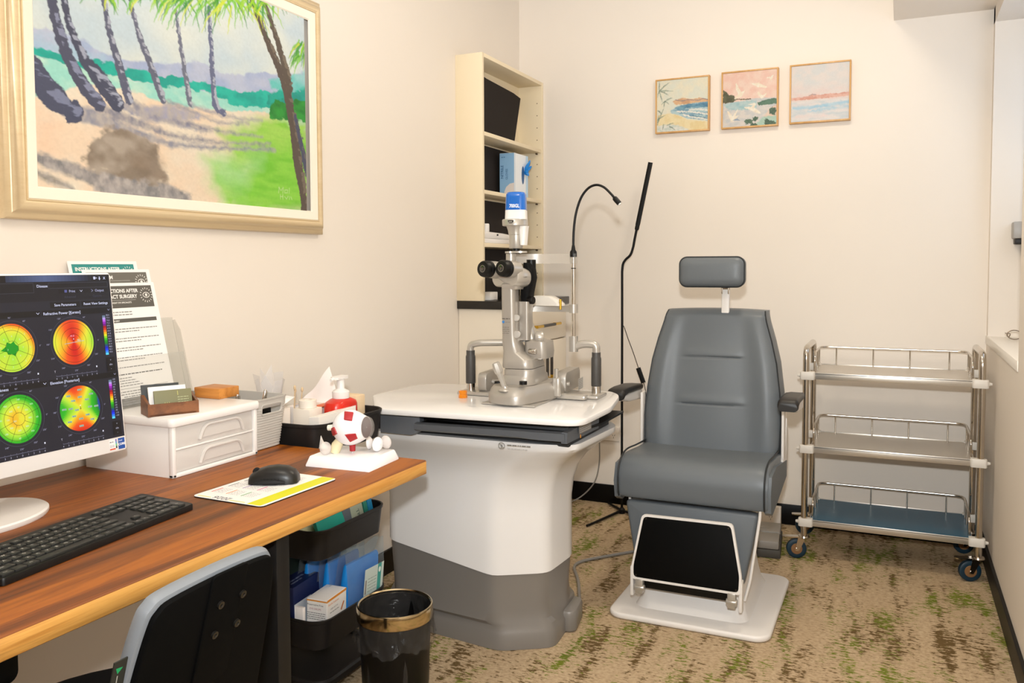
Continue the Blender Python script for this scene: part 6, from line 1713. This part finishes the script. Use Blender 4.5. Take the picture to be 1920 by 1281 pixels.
# gooseneck fixation lamp on the right post
gp = [ony(x, y, 2.711) for x, y in ((1075, 470), (1075, 455), (1076, 430), (1080, 400), (1089, 372), (1102, 354), (1117, 347), (1132, 351), (1146, 364), (1154, 374))]
gn = B().tube(catmull(gp, 6), .0042, 10)
gn.lathe([(.0115, 0), (.0120, .002), (.0120, .018), (.0075, .024), (.005, .040)], Matrix.Translation(Vector((gp[0].x, gp[0].y, gp[0].z - .022))), 20, cap=True)
gn.build('gooseneck', BLACK, t)
a, b = ony(1151, 370, 2.711), ony(1161.5, 382, 2.711)
d = (b - a).normalized()
B().tube([a, a + d * .004, a + d * .010, b - d * .001, b], [.005, .0085, .0092, .0088, .0070], 16).build('fixation_lamp', BLACK, t)
B().tube([b - d * .002, b + d * .004], [.0052, .0048], 14).build('fixation_bulb', mat('bulb_white', '#f2efe8', .3), t)
# amber cap on the table
t = thing('amber_cap', 'small translucent amber cap on the white instrument table', 'cap', tuple(onz(868, 746, TT)))
p = onz(868, 746, TT)
amb = mat('amber_plastic', '#ff9a0a', .15, trans=.35, coat=.4)
m = B().loft([[(p.x + k * r * math.cos(2 * math.pi * i / 16) * (1 if i % 2 else .93), p.y + k * r * math.sin(2 * math.pi * i / 16) * (1 if i % 2 else .93), p.z + z) for i in range(16)] for r, k, z in ((.0155, 1, .0005), (.0155, 1, .010), (.0135, 1, .012), (.0135, 1, .013), (.0145, 1, .015), (.0145, 1, .024), (.012, 1, .0255))])
m.build('body', amb, t)
# ---------------------------------------------------------------- examination chair
XC = -0.641
t = thing('examination_chair', 'grey padded examination chair with headrest on a white base plate', 'examination chair', (XC, 3.08, 0))
vin = mat('grey_vinyl', '#62676b', 0.42, bump=0.10, bscale=420, spec=.5)
pip = mat('dark_piping', '#232628', 0.5)
wpow = mat('white_powder_coat', '#e6e0da', 0.4)
def lx(x): return XC + x
# base plate and pedestal shroud
B().prism([(XC + .004 + x, 3.085 + y) for x, y in rr(.556, .61, .055, 8)], .001, .022, .008, seg=3).build('base_plate', wpow, t)
sh = []
for z, w_, y0, y1, r in ((.022, .400, 2.862, 3.34, .05), (.030, .388, 2.868, 3.335, .05), (.050, .372, 2.885, 3.32, .045), (.10, .352, 2.905, 3.30, .04), (.22, .322, 2.94, 3.27, .035), (.36, .295, 2.965, 3.25, .03)):
    sh.append([(x, y, z) for x, y in rr(w_, y1 - y0, r, 5, XC + .0, (y0 + y1) / 2)])
B().loft(sh).build('pedestal', wpow, t, angle=40)
B().bx((XC - .20, 2.96, .345), (XC + .20, 3.30, .40), .006).build('seat_frame', wpow, t)
# seat cushion: side profile swept across
prof = [(3.33, .430), (3.335, .500), (3.325, .536), (3.25, .543), (3.12, .548), (3.02, .556), (2.94, .560), (2.895, .552), (2.866, .530), (2.853, .495), (2.853, .455), (2.858, .425), (2.868, .413), (2.90, .412), (3.05, .412), (3.20, .420)]
pf = [(p.x, p.y) for p in catmull([Vector((a, b, 0)) for a, b in prof], 3)]
cy_, cz_ = 3.08, .485
rings = []
nx = 34
for i in range(nx + 1):
    u = -1 + 2 * i / nx
    k = 1 - .10 * abs(u) ** 14
    hw = .262
    x = hw * (1 - (1 - abs(u)) ** 1.25) * (1 if u > 0 else -1)
    R_ = []
    for y, z in pf:
        zz = cz_ + (z - cz_) * k
        yy = cy_ + (y - cy_) * (1 - .02 * abs(u) ** 8)
        if z > .5: zz += .006 * (abs(x) / hw) ** 2 - .004 - .014 * max(0, abs(x) / hw - .9) * 10 * .3
        fl = 1.0 if z > .47 else 1.0
        R_.append((lx(x * fl), yy, zz))
    rings.append(R_)
sc = B().loft(rings).build('seat', vin, t, angle=60)
# side flaps of the seat hang lower at the front corners
for s_ in (-1, 1):
    fl = []
    for k, (h, w_) in enumerate(((.545, .010), (.50, .016), (.45, .015), (.42, .010))):
        pass
    m = B().loft([[(lx(s_ * .262 + a), y, z) for y, z in ((3.30, .50), (3.30, .44), (3.02, .405), (2.90, .395), (2.872, .41), (2.860, .47), (2.880, .53), (3.0, .54))] for a in (-.012 * s_, -.004 * s_, .010 * s_)])
    m.build('seat_side', vin, t)
    path = catmull([Vector((lx(s_ * (.252 - q * .0)), y, z)) for y, z, q in ((3.30, .550, 0), (3.10, .557, 0), (2.97, .566, 0), (2.905, .558, 0), (2.868, .536, 0), (2.849, .498, 0), (2.850, .445, 0), (2.858, .418, 0))], 5)
    B().tube(path, .0032, 8).build('piping', pip, sc)
# backrest
def bw(v):      # half width of the front face at height share v
    pts = [(0, .246), (.10, .254), (.25, .257), (.45, .251), (.65, .236), (.80, .216), (.92, .196), (1, .186)]
    for (a, p), (b, q) in zip(pts, pts[1:]):
        if v <= b: return p + (q - p) * (v - a) / (b - a)
    return pts[-1][1]
Z0, Z1 = .512, 1.062
def by(v): return 3.195 + .062 * v + .015 * v * v
def front(u, v):
    x = bw(v) * u
    y = by(v)
    au = abs(u)
    bol = .020 * math.exp(-((au - .80) / .16) ** 2) + .008 * math.exp(-(u / .5) ** 2)
    y -= bol * math.sin(math.pi * min(max(v * 1.02, 0), 1)) ** .4 * (1 - .35 * v)
    for gv, gu in ((.672, .46), (.352, .46)):
        ww = 1 / (1 + math.exp((au - gu) * 40))
        y += .006 * math.exp(-((v - gv - .004 * u) / .0055) ** 2) * ww
        y -= .003 * math.exp(-((v - gv - .03) / .03) ** 2) * ww
    e = max(0, (au - .93) / .07); y += .012 * e * e
    e = max(0, (v - .955) / .045); y += .022 * e * e; 
    e = max(0, (.05 - v) / .05); y += .020 * e * e
    return x, y
nu, nv = 56, 120
V = []; F = []
for j in range(nv + 1):
    v = j / nv
    for i in range(nu + 1):
        u = -1 + 2 * i / nu
        x, y = front(u, v)
        z = Z0 + (Z1 - Z0) * v + .006 * (1 - u * u) * v
        V.append((lx(x), y, z))
F = [(j * (nu + 1) + i, j * (nu + 1) + i + 1, (j + 1) * (nu + 1) + i + 1, (j + 1) * (nu + 1) + i) for j in range(nv) for i in range(nu)]
edge = [i for i in range(nu + 1)] + [(j + 1) * (nu + 1) - 1 for j in range(1, nv + 1)] + [nv * (nu + 1) + i for i in range(nu - 1, -1, -1)] + [j * (nu + 1) for j in range(nv - 1, 0, -1)]
E0 = [Vector(V[k]) for k in edge]
n_ = len(edge)
prev = edge
for dep, k_ in ((.012, 1.012), (.045, 1.035), (.085, 1.03), (.105, .99), (.112, .93)):
    base = len(V)
    for p in E0:
        c = Vector((XC, p.y, (Z0 + Z1) / 2))
        q = c + (p - c) * k_
        V.append((q.x, p.y + dep, Z0 + (q.z - Z0) if k_ < 1.02 else p.z + (q.z - p.z) * .3))
    cur = list(range(base, base + n_))
    F += [(prev[a], cur[a], cur[(a + 1) % n_], prev[(a + 1) % n_]) for a in range(n_)]
    prev = cur
F.append(tuple(prev))
bk = B().add(V, F).build('backrest', vin, t, angle=60)
pe = [p + Vector((0, -.001, 0)) for p in E0]
lo = [E0[k] for k in range(n_)]
side_r = [p for p in E0[nu:nu + nv + 1]]
side_l = [p for p in E0[nu + nv + nu:]] + [E0[0]]
for sd in (side_r, side_l):
    B().tube(sd[::3] + [sd[-1]], .0032, 8).build('piping', pip, bk)
B().tube([Vector(V[0]) + Vector((0, .002, 0))] + [Vector(V[i]) + Vector((0, .004, -.002)) for i in range(4, nu, 4)] + [Vector(V[nu]) + Vector((0, .002, 0))], .0032, 8).build('piping', pip, bk)
# white brackets at the hinge
for s_ in (-1, 1):
    B().prism([(3.20, .455), (3.34, .455), (3.35, .60), (3.30, .66), (3.27, .56), (3.20, .525)], -.004, .004, .001, T=Matrix(((0, 0, 1, lx(s_ * .266)), (1, 0, 0, 0), (0, 1, 0, 0), (0, 0, 0, 1)))).build('hinge_plate', wpow, t)
# headrest on its white stem
B().loft([[(lx(.0405) + x, 3.285 + y + k, z) for x, y in rr(.030, .014, .004, 3)] for z, k in ((1.00, -.005), (1.10, .0), (1.150, .004))]).build('headrest_stem', wpow, t)
B().bx((lx(.026), 3.272, 1.128), (lx(.031), 3.300, 1.168), .002).bx((lx(.050), 3.272, 1.128), (lx(.055), 3.300, 1.168), .002).cyl((lx(.024), 3.286, 1.150), (lx(.057), 3.286, 1.150), .006, n=14).build('headrest_joint', CHROME, t)
hr_ = [(x, z) for x, z in rr(.243, .112, .028, 8)]
def hring(k, y): return [(lx(0) + x * k[0], y, 1.214 + z * k[1]) for x, z in hr_]
hd = B().loft([hring((.70, .5), 3.196), hring((.88, .78), 3.199), hring((.965, .93), 3.206), hring((1, 1), 3.216), hring((1.008, 1.015), 3.235), hring((1.0, 1.0), 3.258), hring((.95, .9), 3.266)]).build('headrest', vin, t, angle=60)
B().tube([Vector(p) + Vector((0, -.0005, 0)) for p in hring((1.0, 1.0), 3.2155)], .0034, 8, closed=True).build('piping', pip, hd)
# armrests
for s_ in (-1, 1):
    m = B()
    yb_, yf = 3.26, 2.985
    x0 = lx(s_ * .272); x1 = lx(s_ * .345) if s_ > 0 else lx(s_ * .338)
    m.loft([[(((x0 + x1) / 2) + dx * w_, y, zc_ + dz) for dx, dz in rr(.070, h_, min(h_ * .45, .014), 4)] for y, zc_, h_, w_ in ((yb_, .756, .022, .8), (3.18, .764, .024, 1), (3.05, .768, .026, 1), (3.0, .764, .032, 1), (2.985, .757, .036, 1), (2.978, .752, .028, .9))])
    m.build('armrest', mat('armrest_black', '#1d1a17', .45), t)
    m = B().loft([[(((x0 + x1) / 2) + dx, y, zc_ + dz) for dx, dz in rr(.046, h_, .008, 3)] for y, zc_, h_ in ((3.26, .726, .042), (3.10, .734, .034), (3.02, .741, .018))])
    m.bx((min(x0, x0 - s_ * .01), 3.20, .52), (max(x0, x0 - s_ * .01), 3.25, .74), .003)
    m.build('arm_bracket', wpow, t)
# leg rest
lp_ = [(-.236, .402), (.231, .402), (.214, .30), (.185, .155), (.165, .148), (-.165, .148), (-.188, .160), (-.212, .28)]
lpr = rounded([(a, b) for a, b in lp_][::-1], .02, 3)
Tq = Matrix(((1, 0, 0, XC), (0, .10, -1, 2.845), (0, .995, .10, 0), (0, 0, 0, 1)))
B().prism(lpr, -.050, .004, .012, T=Tq, seg=3).build('leg_rest', vin, t)
for s_ in (-1, 1):
    q = .034 if s_ < 0 else 0; B().tube(fillet([(lx(s_ * (.238 - q * .3)), 2.866 + q, .452), (lx(s_ * (.236 - q * .3)), 2.874 + q, .395), (lx(s_ * (.206 - q * .4)), 2.866 + q, .17), (lx(s_ * .190), 2.862, .105)], .02, 4), .0050, 8).build('leg_rail', wpow, t)
# footplate folded up against the leg rest
fp = [(-.152, .376), (.158, .380), (.190, .205), (.188, .147), (-.186, .147), (-.187, .190)]
fpo = rounded(fp[::-1], .014, 3)
Tf = Matrix(((1, 0, 0, XC), (0, .06, -1, 2.790), (0, .998, .06, 0), (0, 0, 0, 1)))
c_ = (0, .265)
fpi = [(c_[0] + (x - c_[0]) * .958, c_[1] + (y - c_[1]) * .935) for x, y in fpo]
m = B()
n_ = len(fpo)
m.add([(x, y, .006) for x, y in fpo] + [(x, y, .006) for x, y in fpi] + [(x, y, -.006) for x, y in fpo] + [(x, y, -.006) for x, y in fpi], [(i, (i + 1) % n_, n_ + (i + 1) % n_, n_ + i) for i in range(n_)] + [(2 * n_ + i, 2 * n_ + (i + 1) % n_, (i + 1) % n_, i) for i in range(n_)] + [(3 * n_ + i, 3 * n_ + (i + 1) % n_, 2 * n_ + (i + 1) % n_, 2 * n_ + i) for i in range(n_)] + [(n_ + i, n_ + (i + 1) % n_, 3 * n_ + (i + 1) % n_, 3 * n_ + i) for i in range(n_)], T=Tf)
m.build('footplate_frame', wpow, t)
B().prism(fpi, -.004, .004, .001, T=Tf).build('footplate', mat('footplate_black', '#020202', .6, spec=.15), t)
m = B()
for x, y in ((-.138, .362), (.144, .364), (-.170, .162), (.172, .162)): B().cyl(Tf @ Vector((x, y, .004)), Tf @ Vector((x, y, .006)), .003, n=10).build('screw', mat('dark_screw', '#4a4742', .3, .9), t)
for s_ in (-1, 1):
    m = B().bx((lx(s_ * .158 - .014), 2.790, .098), (lx(s_ * .158 + .014), 2.815, .150), .004)
    m.cyl((lx(s_ * .158 - .018), 2.800, .118), (lx(s_ * .158 + .018), 2.800, .118), .012, n=18, bev=.003)
    m.build('footplate_hinge', sil2, t)
    B().bx((lx(s_ * .186 - .006), 2.798, .085), (lx(s_ * .186 + .006), 2.830, .19), .004).build('hinge_arm', wpow, t)
B().bx((lx(-.150), 2.815, .112), (lx(.150), 2.86, .160), .004).build('footplate_stop', BLACK, t)

# ---------------------------------------------------------------- foot pedal beside the chair
t = thing('foot_pedal', 'grey two step foot pedal on the carpet behind the grey chair', 'foot pedal', (-.525, 3.76, 0))
Tp = Matrix.Translation((-.525, 3.77, 0)) @ Matrix.Rotation(.09, 4, 'Z')
B().bx((-.085, -.145, .001), (.085, .145, .036), .004, T=Tp).build('base', mat('pedal_dark', '#45413b', .6), t)
pg = mat('pedal_grey', '#8d877f', .55)
B().bx((-.080, -.140, .037), (.078, -.015, .072), .006, T=Tp).build('pedal', pg, t)
B().bx((-.080, .000, .037), (.080, .140, .072), .006, T=Tp).bx((-.03, .04, .0722), (.03, .09, .0745), .001, T=Tp).build('pedal', pg, t)
B().bx((-.082, -.013, .036), (.082, -.002, .064), .001, T=Tp).build('divider', mat('pedal_dark', '#45413b', .6), t)

# ---------------------------------------------------------------- wall sockets
def socket(name, c, w_, h_, label, par_n=2):
    t = thing(name, label, 'power outlet', c)
    B().bx((c[0] - w_ / 2, c[1] - .034 if par_n == 1 else c[1] - .012, c[2] - h_ / 2), (c[0] + w_ / 2, c[1], c[2] + h_ / 2), .003).build('plate', mat('socket_white', '#e2d8cd', .4), t)
    f = c[1] - (.034 if par_n == 1 else .012)
    m = B()
    for k in range(par_n):
        x = c[0] + (k - (par_n - 1) / 2) * w_ * .48
        for dx, a in ((-.006, .5), (.006, -.5)):
            m.add([(x + dx + px * math.cos(a) - pz * math.sin(a), f - .0004, c[2] - .006 + px * math.sin(a) + pz * math.cos(a)) for px, pz in ((-.001, -.004), (.001, -.004), (.001, .004), (-.001, .004))], [(0, 1, 2, 3)], c='#2a2420')
        m.add([(x + px, f - .0004, c[2] - .018 + pz) for px, pz in ((-.001, -.004), (.001, -.004), (.001, .004), (-.001, .004))], [(0, 1, 2, 3)], c='#2a2420')
    m.build('slots', PRINT, t, smooth=False)
    for k in range(par_n):
        x = c[0] + (k - (par_n - 1) / 2) * w_ * .48
        B().bx((x - .006, f - .003, c[2] + .016), (x + .006, f, c[2] + .030), .001).build('switch', WHITE, t)
    return t
socket('power_outlet', (-1.352, YB, .366), .118, .074, 'white double power outlet low on the wall behind the white table')
socket('skirting_outlet', (-.530, YB - .013, .045), .092, .086, 'white power outlet fixed to the black skirting behind the grey chair', 1)
t = thing('power_plug', 'grey plug and cable hanging from the double outlet', 'plug', (-1.385, YB - .012, .36))
B().cyl((-1.385, YB - .0125, .358), (-1.385, YB - .042, .358), .016, .013, 18).build('plug', mat('grey_cable', '#8c8780', .5), t)
B().tube(catmull([(-1.385, YB - .042, .358), (-1.384, YB - .058, .33), (-1.388, YB - .05, .22), (-1.41, YB - .055, .12), (-1.47, YB - .06, .045), (-1.53, YB - .09, .008), (-1.60, YB - .14, .006), (-1.66, YB - .30, .006)], 6), .0035, 8).build('cord', mat('grey_cable', '#8c8780', .5), t)

# ---------------------------------------------------------------- floor lamp behind the chair
t = thing('floor_lamp', 'thin black floor lamp with a slanted stick head behind the table', 'floor lamp', (-1.25, 4.0, 0))
mb = mat('lamp_black', '#070606', .5, spec=.3)
ly = 4.0
def L(x, y): return ony(x, y, ly)
pts = [L(1166, 960), L(1166, 830), L(1166.5, 600), L(1166.5, 510), L(1168, 496), L(1173, 487), L(1182, 478), L(1187, 464), L(1190, 448), L(1194.5, 426)]
B().tube([pts[0], pts[1], pts[2]] + catmull(pts[3:], 5), .0062, 12).build('pole', mb, t)
a, b = L(1194.5, 427), L(1219, 308)
d = (b - a).normalized()
B().tube([a - d * .012, a - d * .006, a + d * .010, a + d * .014], [.008, .0105, .0105, .008], 16).build('joint', mb, t)
hx = d.cross(Vector((0, 1, 0))).normalized()
B().loft([[tuple(a + d * s_ + hx * x + Vector((0, 1, 0)) * y) for x, y in rr(.022, .012, .004, 3)] for s_ in (.012, .32)]).build('lamp_head', mb, t)
zf = .006
hub = (pts[0].x, ly, 0)
B().lathe([(.001, .001), (.016, .001), (.016, .020), (.008, .030), (.001, .030)], Matrix.Translation(hub), 18).build('hub', mb, t)
for e in ((-1.318, 3.715), (-1.345, 4.125), (-1.06, 3.93)):
    B().tube([(hub[0], hub[1], .014), (e[0], e[1], .007)], [.007, .0055], 10).build('foot', mb, t)
cp_ = [L(1167, 612), L(1170, 613), L(1178, 636), L(1187, 660), L(1197, 690)]
cord = B().tube(catmull(cp_, 5), .0018, 8)
e = [L(1206, 716), L(1209, 726), L(1212, 745), L(1215, 790), L(1212, 850)]
cord.tube(catmull(e, 5), .0018, 8)
B().tube(catmull(cp_, 5), .0018, 8).build('cord', mb, t)
B().tube(catmull(e, 5), .0018, 8).build('cord', mb, t)
a, b = L(1196.5, 690), L(1206.5, 718)
d = (b - a).normalized(); hx = d.cross(Vector((0, 1, 0))).normalized()
sw = B().loft([[tuple(a + d * s_ + hx * x + Vector((0, 1, 0)) * y) for x, y in rr(.022, .014, .004, 3)] for s_ in (0, (b - a).length)]).build('cord_switch', mb, t)

# ---------------------------------------------------------------- stainless trolley
TX0, TX1, TY0, TY1 = -.3405, .3055, 3.692, 4.040
t = thing('steel_trolley', 'three shelf stainless steel trolley on casters by the right wall', 'trolley', ((TX0 + TX1) / 2, (TY0 + TY1) / 2, 0))
brush = mat('brushed_steel', '#cfc8be', 0.34, 0.85)
grip_w = mat('clip_white', '#ddd6cc', .45)
PR = .0125
for x in (TX0, TX1):
    pth = fillet([(x, TY0, .122), (x, TY0, .892), (x, TY1, .892), (x, TY1, .122)], .05, 7)
    B().tube(pth, PR, 16).build('side_frame', STEEL, t)
for k, z in enumerate((.791, .482, .170)):
    x0, x1, y0, y1 = TX0 + .020, TX1 - .020, TY0 - .006, TY1 + .004
    m = B().bx((x0, y0, z - .006), (x1, y1, z - .004)).bx((x0, y0, z - .028), (x1, y0 + .002, z), .0006).bx((x0, y1 - .002, z - .028), (x1, y1, z), .0006).bx((x0, y0, z - .028), (x0 + .002, y1, z), .0006).bx((x1 - .002, y0, z - .028), (x1, y1, z), .0006)
    s_ = m.build('shelf', brush, t)
    if k == 2:
        tl_ = mat('blue_film', '#06506c', .30, spec=.3)
        f = B().bx((x0 + .0022, y0 + .0022, z - .0038), (x1 - .0022, y1 - .0022, z - .0026))
        f.bx((x0 + .001, y0 + .0022, z - .004), (x1 - .001, y0 + .0045, z + .0012))
        f.build('protective_film', tl_, s_)['label'] = 'teal blue protective film'
    # guard rail on three sides
    rz = z + .078
    x0r, x1r, yr, yf = TX0 + .030, TX1 - .030, TY1 - .012, TY0 + .045
    pth = fillet([(x0r, yf, z - .004), (x0r, yf, rz - .018), (x0r, yf + .035, rz), (x0r, yr, rz), (x1r, yr, rz), (x1r, yf + .035, rz), (x1r, yf, rz - .018), (x1r, yf, z - .004)], .040, 6)
    r_ = B().tube(pth, .0045, 10).build('guard_rail', STEEL, t)
    for q in (.115, .375, .625, .885):
        x = x0r + (x1r - x0r) * q
        B().cyl((x, yr, z - .004), (x, yr, rz - .002), .0032, n=10).build('rail_upright', STEEL, r_)
    for x in (x0r, x1r):
        for yy in (yr - .06, yr - .15): B().cyl((x, yy, z - .004), (x, yy, rz - .002), .0032, n=10).build('rail_upright', STEEL, r_)
    for x, s2 in ((TX0, -1), (TX1, 1)):
        for y in (TY0, TY1):
            m = B().prism([(x - s2 * .006 + a, y + b) for a, b in rr(.058, .036, .010, 4)], z - .031, z + .003, .003)
            m.cyl((x + s2 * .020, y, z - .014), (x + s2 * .034, y, z - .014), .009, .005, 14)
            m.build('shelf_clip', grip_w, t)
# casters
tyre = mat('teal_tyre', '#0d2c3c', .5); hubm = mat('tan_hub', '#86603c', .5)
for x, y, rz_ in ((TX0, TY0, 1.15), (TX1, TY0, .95), (TX0, TY1, 2.2), (TX1, TY1, 2.0)):
    o = Vector((x, y, 0)); d = Vector((-math.sin(rz_) * 1.0, -.25, 0)).normalized(); sd = Vector((-d.y, d.x, 0))
    c = o + d * .030 + Vector((0, 0, .042))
    hs = B().lathe([(.001, .130), (.013, .130), (.013, .100), (.022, .098), (.024, .092), (.018, .086), (.001, .086)], Matrix.Translation((x, y, 0)), 22)
    for s2 in (-1, 1):
        off = sd * s2 * .016
        hs.loft([[tuple(p + sd * e) for p in (o + off + Vector((0, 0, .092)) - d * .006, o + off + Vector((0, 0, .092)) + d * .026, c + off + d * .008 + Vector((0, 0, -.008)), c + off - d * .008 + Vector((0, 0, -.008)))] for e in (-.0014, .0014)])
    hs.bx((-.020, -.0025, .0), (.062, .0025, .0), 0) if False else None
    hs.loft([[tuple(o + d * a + sd * b + Vector((0, 0, z))) for a, b in rr(.095, .030, .010, 3, .040, 0)] for z in (.090, .0945)])
    ca_ = hs.build('caster', STEEL, t)
    B().tube([c - sd * .011, c - sd * .0108, c - sd * .008, c + sd * .008, c + sd * .0108, c + sd * .011], [.028, .036, .0405, .0405, .036, .028], 32).build('tyre', tyre, ca_)
    B().cyl(c - sd * .0125, c + sd * .0125, .0235, n=28, bev=.002).build('wheel_hub', hubm, ca_)
    B().cyl(c - sd * .020, c + sd * .020, .0055, n=12).build('axle', CHROME, ca_)

# ---------------------------------------------------------------- in the window nook
t = thing('wall_instrument', 'grey and white instrument holder hung in the window nook', 'instrument', (.475, YB - .08, 1.37))
B().bx((.432, YB - .125, 1.345), (.560, YB - .056, 1.415), .006).build('body', mat('instrument_grey', '#a9a5a0', .4), t)
B().bx((.440, YB - .120, 1.322), (.560, YB - .060, 1.345), .003).bx((.472, YB - .11, 1.270), (.53, YB - .062, 1.322), .004).build('cradle', DARK, t)
t = thing('spectacles', 'pair of pale spectacles lying on the window sill', 'spectacles', (.47, 3.90, .932))
m = B(); spm = mat('spectacle_frame', '#8d7f70', .3, .5)
zs = .9325
for cx_ in (.435, .500):
    m = B().tube([(cx_ + .026 * math.cos(a), 3.93 + .004 * math.sin(a), zs + .021 + .018 * math.sin(a)) for a in np.linspace(0, 2 * math.pi, 20)[:-1]], .0022, 8, closed=True)
    m.build('rim', spm, t)
B().tube(catmull([(.461, 3.93, zs + .026), (.4675, 3.928, zs + .030), (.474, 3.93, zs + .026)], 4), .002, 8).build('bridge', spm, t)
for x0_, x1_ in ((.409, .432), (.526, .505)):
    B().tube(catmull([(x0_, 3.93, zs + .026), (x0_ - .002, 3.97, zs + .024), (x1_, 4.05, zs + .016), (x1_, 4.075, zs + .002)], 5), .0022, 8).build('temple', spm, t)
